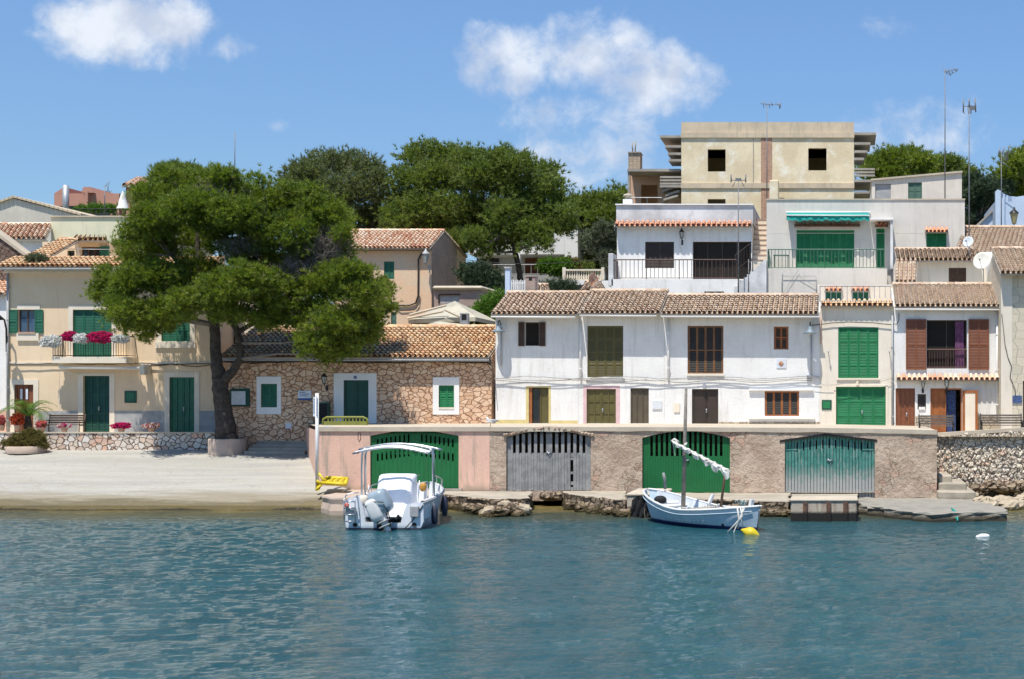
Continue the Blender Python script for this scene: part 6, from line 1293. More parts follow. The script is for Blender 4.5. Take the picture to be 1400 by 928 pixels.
# shrubs: no trunk to be seen
def shrub(name, label, Y, lobes, n, L, Wd, mat, seed, cat='shrub', group='shrubs behind the houses', K=8, stem=True):
    c = P(lobes[0][0], lobes[0][1] + lobes[0][2], Y); t = thing(name, label, cat, c, group)
    LB = [(P(a, b_, Y), (r * Y / F, r * Y / F, r * Y / F * .8)) for a, b_, r in lobes]
    if stem:
        m = MB()
        for q, r in LB: m.tube([c, c.lerp(q, .6), q], [.05, .03, .01], 5)
        m.build('stem', 'twig', t)
    foliage('leaves', mat, t, LB, n, L, Wd, K, seed, .5, .4, .8, clump=5); return t
shrub('shrub', 'grey-green oleander thicket behind the low outbuilding', 93, [(652, 385, 15), (668, 380, 15), (682, 392, 14), (655, 402, 15), (672, 405, 16), (640, 372, 12), (660, 368, 10)], 4200, .24, .05, 'dark_leaves', 31)
shrub('shrub', 'bright green leafy bush left of the white row roof', 84, [(668, 422, 15), (680, 412, 13), (660, 430, 13), (684, 430, 13), (672, 440, 14), (655, 440, 10), (690, 418, 9)], 3600, .2, .05, 'bright_leaves', 32)
shrub('shrub', 'light green potted plants on the villa terrace below the pines', 112, [(754, 365, 9), (764, 368, 9), (746, 364, 7), (772, 362, 6)], 1500, .28, .06, 'bright_leaves', 33)
shrub('shrub', 'brownish climbing plant beside the stone balustrade', 113, [(778, 362, 9), (772, 372, 7), (784, 368, 6)], 1200, .25, .06, 'olive_bush', 34)
shrub('shrub', 'red flowering bougainvillea by the villa terrace', 111, [(661, 367, 6), (668, 368, 5), (655, 370, 4)], 900, .18, .09, 'petal_pink', 35)
shrub('shrub', 'wild grassy green plants under the balustrade behind the roof chimney', 92, [(756, 396, 9), (768, 396, 9), (745, 398, 6), (778, 394, 6)], 1500, .3, .03, 'dark_leaves', 36)
shrub('shrub', 'low grey-green cushion plant growing on the left roof edge', 74.9, [(50, 354.5, 6), (43, 355.5, 5), (58, 355.5, 5)], 1400, .12, .03, 'olive_leaves', 37, group=None)
shrub('shrub', 'row of low green bushes in front of the pink hilltop villa', 146, [(131, 286, 4), (150, 287, 5), (112, 288, 4)], 900, .3, .08, 'bright_leaves', 38, group=None)
# --- palms
def palm(px, py, Y, s, n, label, seed, H_=0.6, name='palm', grp=None, mat='palm_leaf'):
    c = P(px, py, Y); t = thing(name, label, 'palm', tuple(c), grp); rg = random.Random(seed)
    m = MB(); m.tube([c, c + Vector((0, 0, H_ * .5)), c + Vector((0, 0, H_))], [.13 * s, .16 * s, .10 * s], 9); m.build('trunk', 'bark', t); top = c + Vector((0, 0, H_ * .9))
    for i in range(n):
        a = 2 * math.pi * i / n + rg.uniform(-.3, .3); el = rg.uniform(.55, 1.35); ln = s * rg.uniform(1.15, 1.6); m = MB(); pts = []
        for k in range(12):
            f_ = k / 11; out = ln * f_ * math.cos(el) + .55 * ln * f_ * f_ * (1 - math.cos(el)); z = ln * f_ * math.sin(el) - .75 * ln * f_ ** 3 * (.6 + .5 * math.cos(el))
            pts.append(top + Vector((math.cos(a) * out, math.sin(a) * out, z)))
        m.tube(pts, [.018 * s * (1 - k / 13) for k in range(12)], 4); sd_ = Vector((-math.sin(a), math.cos(a), 0))
        for k in range(1, 11):
            for h_ in (0, .5):
                p = pts[k].lerp(pts[k + 1], h_) if k < 11 else pts[k]; d = (pts[k + 1] - pts[k]).normalized(); ll = s * .42 * math.sin(math.pi * (.15 + .8 * (k + h_) / 11.5))
                for sg in (-1, 1):
                    e = p + (sd_ * sg * .8 + d * .65 + Vector((0, 0, -.12 + rg.uniform(-.1, .2)))).normalized() * ll; w = d * .018 * s; m.add([p - w, p + w, e], [(0, 1, 2)])
        m.build('frond', mat, t)
    return t
palm(38, 592, 73.6, 1.25, 17, 'young feathery palm at the left end of the low stone wall', 1, .9)
palm(190, 290, 132, 1.5, 11, 'palm beside the red-roofed pavilion on the hilltop', 2, 1.6, grp='hilltop palms'); palm(205, 292, 131, 1.3, 11, 'lower palm touching the foreground pine crown on the hilltop', 3, 1.2, grp='hilltop palms')
# --- planter with bush at the wall foot
pl = thing('planter', 'oval concrete planter overflowing with an ochre-green bush below the palm', 'planter', P(38, 614, 71)); c = P(36, 614.5, 71); c.z = slipz(71) - .02
MB().lathe(c, [(.86, 0), (.94, .34), (.86, .36), (.76, .30), (0, .30)], 12).build('pot', 'pink_concrete', pl)
foliage('bush', 'olive_bush', pl, [(c + Vector((0, 0, .62)), (.85, .6, .42)), (c + Vector((-.45, -.1, .42)), (.6, .5, .3)), (c + Vector((.5, -.05, .5)), (.5, .5, .4)), (c + Vector((.2, .1, .85)), (.5, .4, .32))], 5200, .11, .022, 7, 41, .5, .6, .8)
def flowers(px, py, Y, w, hgt, mats, label, seed, pot=True, n=500, leaf=True, cat='flower pot', name='flower_pot', grp='flower pots along the terrace', potw=.16):
    """pot of flowers: pot, leaves, blossoms"""
    c = P(px, py, Y); t = thing(name, label, cat, tuple(c), grp)
    if pot: MB().lathe((c.x, c.y, c.z), [(potw * .7, 0), (potw, .24), (potw * 1.08, .25), (potw * 1.08, .29), (0, .27)], 12).build('pot', 'terracotta', t)
    cc = c + Vector((0, 0, (.26 if pot else 0) + hgt / 2)); LB = [(cc, (w / 2, .22, hgt / 2)), (cc + Vector((-w * .22, -.04, -.02)), (w * .3, .2, hgt * .42)), (cc + Vector((w * .22, -.03, 0)), (w * .3, .2, hgt * .42))]
    if leaf: foliage('leaves', 'bright_leaves' if 'petal_white' in mats else 'dark_leaves', t, LB, n // (12 if mats == ['petal_white'] else 2), .07, .03, 5, seed, .4, .2, .9)
    for k, mm in enumerate(mats): foliage('blossom', mm, t, LB, n // len(mats), .055, .055, 5, seed + 50 + k, .2, .82, 1.1)
    return t
fl = [(91, 'petal_magenta', 24), (0, 0, 0)]
for (px, py, w, hh, mats, lab) in [(70, 474, .95, .55, ['petal_white'], 'white petunias spilling over the left corner of the balcony rail'), (95, 465, .6, .42, ['petal_magenta'], 'left clump of magenta petunias hanging on the balcony rail'),
                                   (111, 468, .72, .42, ['petal_white'], 'white petunias between the two magenta clumps on the balcony rail'), (136, 468, 1.2, .52, ['petal_magenta'], 'largest magenta petunias right of centre on the balcony rail'),
                                   (165, 468, .8, .36, ['petal_white'], 'white petunias at the right end of the balcony rail')]:
    flowers(px, py, 73.95, w, hh, mats, lab, int(px), pot=False, n=1100, cat='flowers', name='hanging_flowers', grp='flowers on the balcony rail')
flowers(88, 591, 72.8, .62, .2, ['petal_magenta', 'petal_white'], 'low magenta and white flowers in front of the dark bench', 11, n=500)
flowers(166, 592, 72.8, .85, .28, ['petal_magenta'], 'rounded magenta petunia pot left of the slim green door', 12, n=900)
flowers(207, 592, 72.8, .75, .26, ['petal_white', 'petal_pink'], 'pink and white flowers standing between the dado and the green door', 13, n=700)
flowers(57, 591, 72.8, .42, .35, ['petal_pink'], 'coral geranium right of the palm', 14, n=450); flowers(24, 588, 73.2, .6, .62, ['petal_orange'], 'orange-red geranium left of the palm before the brown door', 15, n=700); flowers(2, 588, 73.4, .3, .5, ['petal_pink'], 'pink geranium at the very left edge', 16, n=350)
# ------------------------------------------------------------------ benches
def bench(x, y, z, w, label, rot=0, mat='bench_wood', imat='iron'):
    t = thing('bench', label, 'bench', (x, y, z), 'wooden slat benches'); 
    for k in range(4): MB().box(x - w / 2, x + w / 2, y + .12 + k * .03, y + .145 + k * .03, z + .50 + k * .115, z + .58 + k * .115).build('back_slat', mat, t)
    for k in range(4): MB().box(x - w / 2, x + w / 2, y - .36 + k * .12, y - .27 + k * .12, z + .42, z + .45).build('seat_slat', mat, t)
    for sx in (-1, 1):
        xx = x + sx * (w / 2 - .04); m = MB(); m.tube([(xx, y - .38, z), (xx, y - .36, z + .40), (xx, y + .08, z + .40), (xx, y + .10, z), ], .03, 6); m.tube([(xx, y + .08, z + .40), (xx, y + .13, z + .55), (xx, y + .25, z + .97)], .028, 6)
        m.tube([(xx, y - .36, z + .40), (xx, y - .38, z + .62), (xx, y - .1, z + .66), (xx, y + .14, z + .64)], .026, 6); m.build('end_frame', imat, t)
    t.rotation_euler = (0, 0, rot); return t
bench(X(86.5, 73.6), 73.8, 2.80, 1.85, 'dark slatted bench between the palm and the dark green door', imat='brown_iron', mat='brown_paint')
bench(X(1280, 67.7), 67.7, 2.86, 1.65, 'weathered slatted bench in front of the orange door'); bench(X(1369, 67.5), 67.5, 2.90, 1.95, 'weathered slatted bench at the far right near the stone house')
br = thing('barrier', 'yellow-green plastic barrier behind the pink boathouse coping', 'barrier', P(471, 578, 68)); m = MB(); Yb = 68.0
m.tube([P(441, 580, Yb), P(442, 572, Yb), P(447, 569.5, Yb), P(497, 569.5, Yb), P(502, 572, Yb), P(503, 580, Yb)], .05, 8).box(X(443, Yb), X(502, Yb), Yb - .03, Yb + .03, Z(582, Yb), Z(575, Yb))
for i in range(11): m.box(X(448 + i * 4.8, Yb), X(449.6 + i * 4.8, Yb), Yb - .02, Yb + .02, Z(575.2, Yb), Z(570, Yb))
m.build('frame', 'green_yellow', br)
# ------------------------------------------------------------------ post, yellow board, gull
po = thing('sign_post', 'tall white post with narrow vertical lettered sign at the slipway corner', 'sign post', P(433, 662, 60.8)); Yp = 60.8
MB().tube([P(433.5, 668, Yp), P(433.5, 537, Yp)], .07, 10).build('post', 'white_paint', po); MB().box(X(428.3, Yp), X(431, Yp), Yp - .02, Yp + .02, Z(568.5, Yp), Z(542, Yp)).box(X(430.5, Yp), X(433, Yp), Yp - .01, Yp + .01, Z(548, Yp), Z(546, Yp)).build('sign', 'sign_white', po)
m = MB()
for i in range(9): m.box(X(429, Yp), X(430.5, Yp), Yp - .026, Yp - .0215, Z(545.6 + i * 2.4, Yp), Z(544.2 + i * 2.4, Yp))
for i in range(14): m.box(X(433.2, Yp), X(434.6, Yp), Yp - .094, Yp - .086, Z(541.6 + i * 2.0, Yp), Z(540.4 + i * 2.0, Yp))
m.build('lettering', 'sign_text', po)
yb = thing('paddle_board', 'yellow plastic pedal float leaning beside the white post', 'float', P(455, 664, 60.4)); m = MB(); a, b_, c, d = P(440, 662, 60.6), P(472, 664, 60.2), P(475, 656, 61.5), P(446, 655, 61.6)
up = Vector((0, 0, .08))
for p, q_ in ((a, b_), (b_, c), (c, d), (d, a)): m.tube([p + up, q_ + up], .075, 8)
m.quad(a + up * .6, b_ + up * .6, c + up * .6, d + up * .6)
for f_ in (.3, .55, .8): m.bar(a.lerp(b_, f_) + up, d.lerp(c, f_) + up, .09)
m.build('frame', 'yellow_plastic', yb); m = MB(); m.add([P(432.5, 655, 60.3), P(434, 655, 60.5), P(440, 662, 60.5), P(436, 671, 60.2), P(432, 668, 60.2)] , [(0, 1, 2, 3, 4)]); m.tube([P(433, 656, 60.3), P(439, 662, 60.4)], .06, 6).tube([P(439, 662, 60.4), P(432, 669, 60.2)], .06, 6).tube([P(436, 646, 60.6), P(441, 654, 60.6), P(446, 657, 60.6)], .05, 6); m.build('fin', 'yellow_plastic', yb)
gu = thing('gull', 'white gull standing on the boathouse coping by the white row corner', 'gull', P(672, 583, 62.9)); c = P(670, 577, 62.9); c.z = 3.36
m = MB(); m.sup(c + Vector((.06, 0, .24)), (.21, .08, .085), 1, 12, 8, Matrix.Rotation(-.1, 3, 'Y')); m.sup(c + Vector((-.13, 0, .37)), (.06, .05, .055), 1, 10, 6); m.tube([c + Vector((-.06, 0, .27)), c + Vector((-.12, 0, .36))], [.06, .045], 8); m.build('body', 'white_paint', gu)
m = MB(); m.sup(c + Vector((.14, -.045, .265)), (.20, .035, .06), .9, 10, 6, Matrix.Rotation(-.05, 3, 'Y')); m.sup(c + Vector((.14, .045, .265)), (.20, .035, .06), .9, 10, 6); m.tube([c + Vector((.28, 0, .26)), c + Vector((.42, 0, .24))], [.04, .012], 6); m.build('wings', 'grey_dado', gu)
MB().tube([c + Vector((-.18, 0, .37)), c + Vector((-.26, 0, .355))], [.016, .004], 5).tube([c + Vector((.02, -.03, 0)), c + Vector((.02, -.03, .18))], .008, 4).tube([c + Vector((.02, .03, 0)), c + Vector((.02, .03, .18))], .008, 4).build('beak_and_legs', 'amber', gu)
# ------------------------------------------------------------------ lamps
def spot_lamp(px, py, Y, label, pole_to=None, s=1.0, wo=.5):
    c = P(px, py, Y - wo); t = thing('street_lamp', label, 'lamp', tuple(c), 'street lamps'); m = MB(); m.tube([(c.x + .02, Y, c.z + .20 * s), (c.x, Y - wo * .4, c.z + .42 * s), (c.x, Y - wo, c.z + .36 * s), (c.x, Y - wo, c.z + .18 * s)], .025 * s, 6); m.build('bracket', 'iron', t)
    MB().lathe(c, [(.06 * s, .20 * s), (.11 * s, .06 * s), (.15 * s, -.04 * s), (.36 * s, -.14 * s), (.34 * s, -.155 * s), (.13 * s, -.07 * s)], 14).build('shade', 'lamp_grey', t); MB().sup(c + Vector((0, 0, -.12 * s)), (.11 * s, .11 * s, .10 * s), 1, 10, 6).build('bulb', 'glass_lamp', t)
    if pole_to: MB().tube([(c.x + .05, Y - .06, c.z + .1), (c.x + .05, Y - .06, Z(pole_to, Y))], .035, 6).build('conduit', 'galvanised', t)
    return t
M('lamp_grey', (.26, .33, .37), (.20, .26, .30), 3, .5)
spot_lamp(681, 450, 72, 'grey street lamp on the left corner of the white row', 500); spot_lamp(1107.5, 452, 72, 'grey street lamp above a conduit at the right end of the white row', 516, 1.0, .6)
t = thing('street_lamp', 'black curved street lamp bracket on the left edge house', 'lamp', P(6, 440, 75), 'street lamps'); MB().tube([P(9, 480, 75), P(8.5, 450, 74.7), P(6, 438, 74.4), P(-2, 431, 74)], .045, 8).build('bracket', 'iron', t); MB().lathe(P(-5, 434, 73.8), [(.05, .15), (.2, .05), (.32, -.12), (.3, -.14)], 12).build('shade', 'iron', t)
t = thing('street_lamp', 'four-sided lantern on a post in front of the blue house', 'lamp', P(1387, 340, 97), 'street lamps'); c = P(1386.5, 299, 97); MB().tube([P(1386.5, 345, 97), P(1386.5, 309, 97)], .06, 8).lathe(c, [(.12, -.32), (.25, .34), (.0, .34)][:1] + [(.05, -.42)], 6).lathe(c, [(.33, .32), (.30, .40), (.10, .58), (.04, .75), (0, .78)], 6).build('post', 'iron', t); MB().lathe(c, [(.14, -.36), (.28, .32)], 6).build('glass', 'glass_amber', t)
# ------------------------------------------------------------------ antennas
def antenna(px, pt, pb, Y, label, els, r=.035, braces=False):
    t = thing('antenna', label, 'antenna', P(px, pb, Y), 'television antennas'); MB().tube([P(px, pb, Y), P(px, pt, Y)], [r * 1.15, r * .7], 6).build('mast', 'mast_grey', t)
    m = MB()
    for e in els:
        k, a = e[0], e[1:]
        if k == 'l': m.tube([P(px + a[0], pt + a[1], Y + (a[4] if len(a) > 4 else 0)), P(px + a[2], pt + a[3], Y + (a[5] if len(a) > 5 else 0))], .022 if len(a) < 7 else a[6], 5)
        if k == 'b': m.box(X(px + a[0], Y), X(px + a[2], Y), Y - .03, Y + .03, Z(pt + a[3], Y), Z(pt + a[1], Y))
        if k == 'g':
            for i in range(4): m.tube([P(px + a[0] + i * 1.4, pt + a[1], Y), P(px + a[0] + i * 1.4 + 1, pt + a[2], Y)], .018, 4)
    
    if els: m.build('aerial', 'mast_grey', t)
    return t
yagi = [('l', -9, -1, 6, 1, -.4, .4), ('l', -6, -4, -4, 5), ('l', -2, -4, 0, 4), ('l', 2, -3, 4, 5), ('l', 5, -4, 8, 3), ('l', 12, -2, 18, 3), ('l', 6, 0, 18, 1), ('l', 18, -2, 17.5, 6, 0, 0, .05)]
antenna(1048.5, 143, 300, 98, 'tall antenna mast in front of the ruined block brick chase', yagi)
antenna(1009.5, 244, 402, 83.5, 'antenna with two upright white dipoles before the white villa', [('l', -10, 3, 10, 3), ('l', -10, -5, -10, 6, 0, 0, .04), ('l', 10, -5, 10, 6, 0, 0, .04), ('b', -4, 0, 4, 4), ('l', -4, 3, -8, 12), ('l', 4, 4, 8, 12)])
antenna(1292, 96, 275, 90, 'tallest antenna mast on the grey house with a swept yagi', [('l', -2, 3, 18, -1), ('l', 0, 0, 8, 8), ('l', 4, -2, 7, 5), ('l', 8, -2, 11, 5), ('l', 12, -3, 16, 3), ('l', 6, 7, 18, 0), ('l', -2, -3, 3, 6)])
antenna(1325, 142, 372, 80, 'tall antenna mast with three upright dipoles above the dishes', [('l', -8, 4, 10, 4), ('l', -8, -6, -8, 12, 0, 0, .04), ('l', 0, -7, 0, 5, 0, 0, .04), ('l', 8, -7, 9, 12, 0, 0, .04), ('g', -2, 2, 14), ('l', -8, 12, -6, 14), ('b', 1, 3, 8, 9)])
antenna(1369, 206, 330, 99, 'antenna with slanted dipoles at the blue house gable', [('l', -2, 2, 16, 3), ('l', -2, -4, -4, 8, 0, 0, .04), ('l', 4, -5, 1, 6, 0, 0, .04), ('l', 12, -7, 8, 6, 0, 0, .04), ('g', 4, 3, 14), ('l', 1, 16, 12, 24)])
antenna(321, 181, 262, 125, 'thin whip antenna rising above the top of the foreground pine', [], .05)
antenna(143, 254, 296, 140, 'small skeletal antenna on the pink hilltop villa terrace', [('l', 0, 2, 8, -6), ('l', 0, 8, 10, 8), ('l', 2, -2, 7, 10), ('l', 6, -4, 4, 8)], .06)
antenna(1023.5, 355, 400, 82.5, 'short crooked antenna behind the parapet of the white row', [('l', 0, 4, 4, 3), ('l', 4, 3, 4, -2)], .03)
# ------------------------------------------------------------------ dishes
def dish(px, py, Y, r, mat, label, ax, pole):
    c = P(px, py, Y); t = thing('satellite_dish', label, 'satellite dish', tuple(c), 'satellite dishes'); ax = Vector(ax).normalized()
    MB().lathe(c, [(0, 0), (r * .4, r * .03), (r * .75, r * .11), (r, r * .2), (r * 1.01, r * .19), (r * .75, r * .09), (0, -r * .03)], 24, axis=ax).build('reflector', mat, t)
    f_ = c + ax * r * 1.05 + Vector((0, 0, -r * .25)); MB().tube([c + Vector((0, 0, -r * .95)), f_], .018, 5).lathe(f_, [(.035, -.06), (.05, .0), (.035, .06)], 8, axis=ax).build('arm', 'galvanised', t); MB().tube([c - ax * .05, c - ax * .15 + Vector((0, 0, -.1)), P(px + pole[0], pole[1], Y + .2)], .03, 6).build('pole', 'galvanised', t)
dish(1324, 331.5, 79, .31, 'dish_white', 'smaller bluish-white satellite dish above the tiled roof edge', (-.45, -.8, .32), (0, 372))
dish(1343, 357.5, 76.4, .48, 'dish_cream', 'larger cream satellite dish with faded lettering beside the white party wall', (-.35, -.85, .3), (2, 392))
dish(810, 384.5, 75, .40, 'rust', 'rusty orange oval satellite dish on the ridge of the white row', (.86, -.5, .1), (2, 404))
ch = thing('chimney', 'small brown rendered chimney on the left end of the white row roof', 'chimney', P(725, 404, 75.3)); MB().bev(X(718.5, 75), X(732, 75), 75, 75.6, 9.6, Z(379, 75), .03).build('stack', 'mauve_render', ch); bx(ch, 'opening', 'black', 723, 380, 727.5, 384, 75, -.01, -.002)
MB().box(X(718, 75), X(732.5, 75), 74.97, 75.63, Z(379, 75) + .002, Z(377.8, 75)).build('cap', 'mauve_render', ch)
pp = thing('pillar', 'pale blue square pillar behind the left corner of the white row', 'pillar', P(694, 420, 78)); MB().box(X(690.5, 78), X(697, 78), 78, 78.3, 7, Z(368, 78)).build('shaft', 'pale_blue', pp); MB().bev(X(689, 78), X(698.5, 78), 77.94, 78.36, Z(368, 78), Z(365.5, 78), .03).build('cap', 'grey_dado', pp)
m = MB()
for i in range(9): m.box(X(698.5 + i * 2.6, 82), X(699.9 + i * 2.6, 82), 82, 82.05, 8.5, Z(384 - (i % 2), 82))
m.box(X(698, 82), X(722, 82), 82.05, 82.09, Z(388, 82), Z(386.5, 82)); tag(m.build('fence', 'white_paint'), 'short white picket fence behind the ridge of the white row', 'fence')
m = MB(); tiles(thing('lean_to', 'small tiled lean-to roof behind the rusty dish', 'roof', P(810, 400, 78)), (X(792, 77), 77, Z(400, 77)), (X(830, 77), 77, Z(400, 77)), (X(822, 79), 79, Z(388, 79)), (X(800, 79), 79, Z(388, 79)))
tiles(thing('lean_to', 'small tiled lean-to roof right of the brown chimney', 'roof', P(742, 402, 79)), (X(732, 78), 78, Z(402, 78)), (X(755, 78), 78, Z(402, 78)), (X(750, 79.5), 79.5, Z(392, 79.5)), (X(733, 79.5), 79.5, Z(392, 79.5)))
t = thing('garden_table', 'small green table with white chairs on the grey house balcony', 'table', P(1068, 367, 85.3)); c = P(1068, 367, 85.3); MB().box(c.x - .45, c.x + .45, 85.1, 85.6, c.z + .72, c.z + .76).build('table_top', 'green_iron', t)
for dx in (-.4, .4): MB().tube([(c.x + dx, 85.3, c.z), (c.x + dx, 85.3, c.z + .72)], .025, 5).build('leg', 'green_iron', t)
# ------------------------------------------------------------------ cables along the facades
def cable(name_lab, pts, r=.02, mat='cable'): m = MB(); [m.tube(q_, r, 5) for q_ in pts]; tag(m.build('cable', mat), name_lab, 'cable')
rg = random.Random(8)
def wob(p0, p1, y0, Y, off, n=22, amp=1.2): return [P(p0 + (p1 - p0) * i / n, y0(p0 + (p1 - p0) * i / n) + rg.uniform(-amp, amp) * .5, Y - off) for i in range(n + 1)]
cable('bundle of sagging pale cables along the white row between its storeys', [wob(676, 1122, lambda p: 515.5 + 1.6 * math.sin(p * .05), 72, .12, 46), wob(676, 1122, lambda p: 518 + 1.4 * math.sin(p * .043 + 1), 72, .16, 46), wob(676, 1110, lambda p: 520.5 + 1.8 * math.sin(p * .06 + 2), 72, .10, 46)], .016, 'cable_pale')
cable('dark cable bundle along the first floor of the beige house', [wob(12, 296, lambda p: 496.5 + .8 * math.sin(p * .06), 75, .14, 30), wob(200, 296, lambda p: 498.5 + 1.5 * math.sin(p * .1), 75, .12, 14)], .022)
cable('dark cable under the eaves of the stone house', [wob(306, 674, lambda p: 494.5 + .9 * math.sin(p * .04), 72, .08, 30), [P(668, 496, 71.9), P(673, 500, 71.8), P(675, 520, 71.8), P(677, 545, 71.8)]], .028)
cable('black cable hanging across the cream house below its tiles', [wob(1110, 1222, lambda p: 445 - 4 * math.sin((p - 1110) / 112 * 3.1) , 72, .1, 16, .6), [P(1221, 443, 71.85), P(1226, 444, 71.85), P(1229, 438, 71.85), P(1229, 428, 71.85)]], .022)
cable('thin cables looping over the garage of the cream house', [sag(P(1112, 524, 71.85), P(1170, 520, 71.85), .12), sag(P(1173, 521, 71.85), P(1222, 515, 71.85), .12)], .012, 'cable_pale')
cable('thin overhead wire from the peach house to the white villa', [sag(P(590, 348, 94.5), P(840, 352, 85.5), .5, 16)], .02)
# ------------------------------------------------------------------ blue wooden boat
L0 = Vector((X(892, 55.4), 55.4, 0)); R0 = Vector((X(1035, 50.8), 50.8, 0)); ax = (R0 - L0); LEN = ax.length; ax = ax.normalized(); sdv = Vector((-ax.y, ax.x, 0))   # sdv points away from the camera
def hull_pts(t, inset=0.0, floor=None, nk=9):
    sh = .60 + .54 * max(0, (.5 - t) / .5) ** 1.7 + .26 * max(0, (t - .5) / .5) ** 1.6
    b_ = 1.06 * max(0.0, math.sin(math.pi * t)) ** (.48 + .20 * t) * (1.0 + .08 * math.cos(math.pi * t)); b_ = max(.035, b_ - inset)
    rake0 = .45 * max(0, (.12 - t) / .12); k = -.32 + .30 * max(0, (.10 - t) / .10) + .25 * max(0, (t - .92) / .08)
    out = []
    for i in range(2 * nk + 1):
        s = (i - nk) / nk; w = math.copysign(abs(s) ** .62, s); z = k + (sh - k) * (abs(s) ** 1.9); z = max(z, floor) if floor is not None else z
        lean = (z - .1) * (-.30 * max(0, 1 - t / .3) + .22 * max(0, (t - .75) / .25))
        out.append(L0 + ax * (t * LEN + lean) + sdv * (b_ * w * (.80 + .20 * abs(s))) + Vector((0, 0, z)))
    return out, sh, b_
boat = thing('wooden_boat', 'pale blue wooden fishing boat with mast and furled sail moored by the green barred door', 'boat', tuple((L0 + R0) / 2), None)
N = 36; rows = [hull_pts(i / N)[0] for i in range(N + 1)]; nk2 = len(rows[0]); m = MB(); m.add([p for r_ in rows for p in r_], [(i * nk2 + j, (i + 1) * nk2 + j, (i + 1) * nk2 + j + 1, i * nk2 + j + 1) for i in range(N) for j in range(nk2 - 1)], 0, True); m.build('hull', 'boat_blue', boat)
rows = [hull_pts(i / N, .07, .34)[0] for i in range(1, N)]; m = MB(); m.add([p for r_ in rows for p in r_], [(i * nk2 + j, i * nk2 + j + 1, (i + 1) * nk2 + j + 1, (i + 1) * nk2 + j) for i in range(N - 2) for j in range(nk2 - 1)], 0, True); m.build('inner_hull', 'boat_inside', boat)
for sg in (0, -1):
    m = MB(); e = [hull_pts(i / N)[0][sg] for i in range(N + 1)]; m.tube([p + Vector((0, 0, .01)) for p in e], .042, 8); m.build('gunwale', 'deck_white', boat)
m = MB(); e = [hull_pts(i / N)[0][0] for i in range(1, N)]
m.tube([p + Vector((0, 0, -.15)) - sdv * .012 for p in e], .018, 6); m.build('rubbing_strake', 'boat_blue', boat)
def fr(t, s, z): r_, sh, b_ = hull_pts(t); return L0 + ax * (t * LEN) + sdv * (b_ * s) + Vector((0, 0, z))
m = MB()       # deck with a sunk hatch well forward and aft decks
T0, T1 = .24, .80; K_ = 20
for i in range(K_):
    a, b_ = T0 + (T1 - T0) * i / K_, T0 + (T1 - T0) * (i + 1) / K_; za, zb_ = [.46 + .02 * math.sin(q_ * 9) for q_ in (a, b_)]; m.quad(fr(a, -.90, za), fr(b_, -.90, zb_), fr(b_, .90, zb_), fr(a, .90, za))
m.quad(fr(T0, -.86, .33), fr(T0, .86, .33), fr(T0, .9, .46), fr(T0, -.9, .46)); m.build('deck', 'deck_white', boat)
m = MB()
for i in range(8):
    a, b_ = .80 + .17 * i / 8, .80 + .17 * (i + 1) / 8; h0, h1 = hull_pts(a)[1] - .05, hull_pts(b_)[1] - .05; m.quad(fr(a, -.93, h0), fr(b_, -.93, h1), fr(b_, .93, h1), fr(a, .93, h0))
m.quad(fr(.80, -.9, .44), fr(.80, -.9, .66), fr(.80, .9, .66), fr(.80, .9, .44)); m.build('aft_deck', 'deck_white', boat)
m = MB()
for f_ in (.13, .19): 
    p, q_ = fr(f_, -.85, hull_pts(f_)[1] - .25), fr(f_, .85, hull_pts(f_)[1] - .25); m.bar(p, q_, .10)
m.build('thwart', 'deck_white', boat)
m = MB(); hz = .50; m.add([fr(.42, -.35, hz), fr(.62, -.35, hz), fr(.62, .30, hz), fr(.42, .30, hz), fr(.44, -.28, hz + .12), fr(.60, -.28, hz + .12), fr(.60, .24, hz + .12), fr(.44, .24, hz + .12)], [(0, 1, 5, 4), (1, 2, 6, 5), (2, 3, 7, 6), (3, 0, 4, 7), (4, 5, 6, 7)]); m.build('hatch_cover', 'hatch', boat) if M('hatch', (.36, .34, .26), (.28, .26, .2), 4, .8) else None
mb = Vector((X(934, 54.0), 54.0, .45)); mt = P(938, 530, 53.7); m = MB(); m.tube([mb, mb.lerp(mt, .5), mt], [.085, .072, .05], 10); m.build('mast', 'mast_wood', boat)
ps = P(985.5, 692, 52.3); pt = P(992, 641, 52.3); MB().tube([ps, pt], [.05, .042], 8).build('crutch_post', 'brown_paint', boat)
a, b_ = P(919, 602, 53.9), P(998, 643, 52.2); m = MB(); m.tube([a, a.lerp(b_, .5) + Vector((0, 0, -.03)), b_], [.03, .045, .03], 8); m.build('boom', 'mast_wood', boat)
m = MB(); n = 46; e0, e1 = [], []         # sail lashed loosely beneath the boom in scallops
for i in range(n + 1):
    f_ = i / n; p = a.lerp(b_, f_); u_ = f_ * 6.0; dr = .05 + (.20 + .10 * f_) * abs(math.sin(math.pi * u_)) ** .7 * (.35 + .9 * f_); e0.append(p + Vector((0, -.04, .03))); e1.append((p + Vector((.02 * math.sin(i), -.10 - .04 * math.sin(i * .8), -.35 * dr)), p + Vector((.03 * math.sin(i * 1.3), -.03 + .05 * math.sin(i * 1.1), -dr))))
for i in range(n):
    m.quad(e0[i], e0[i + 1], e1[i + 1][0], e1[i][0]); m.quad(e1[i][0], e1[i + 1][0], e1[i + 1][1], e1[i][1])
for i in range(9): f_ = (i + .5) / 9; m.sup(a.lerp(b_, f_) + Vector((0, -.02, -.02)), (.10, .07, .06), .9, 8, 6)
m.build('furled_sail', 'sailcloth', boat)
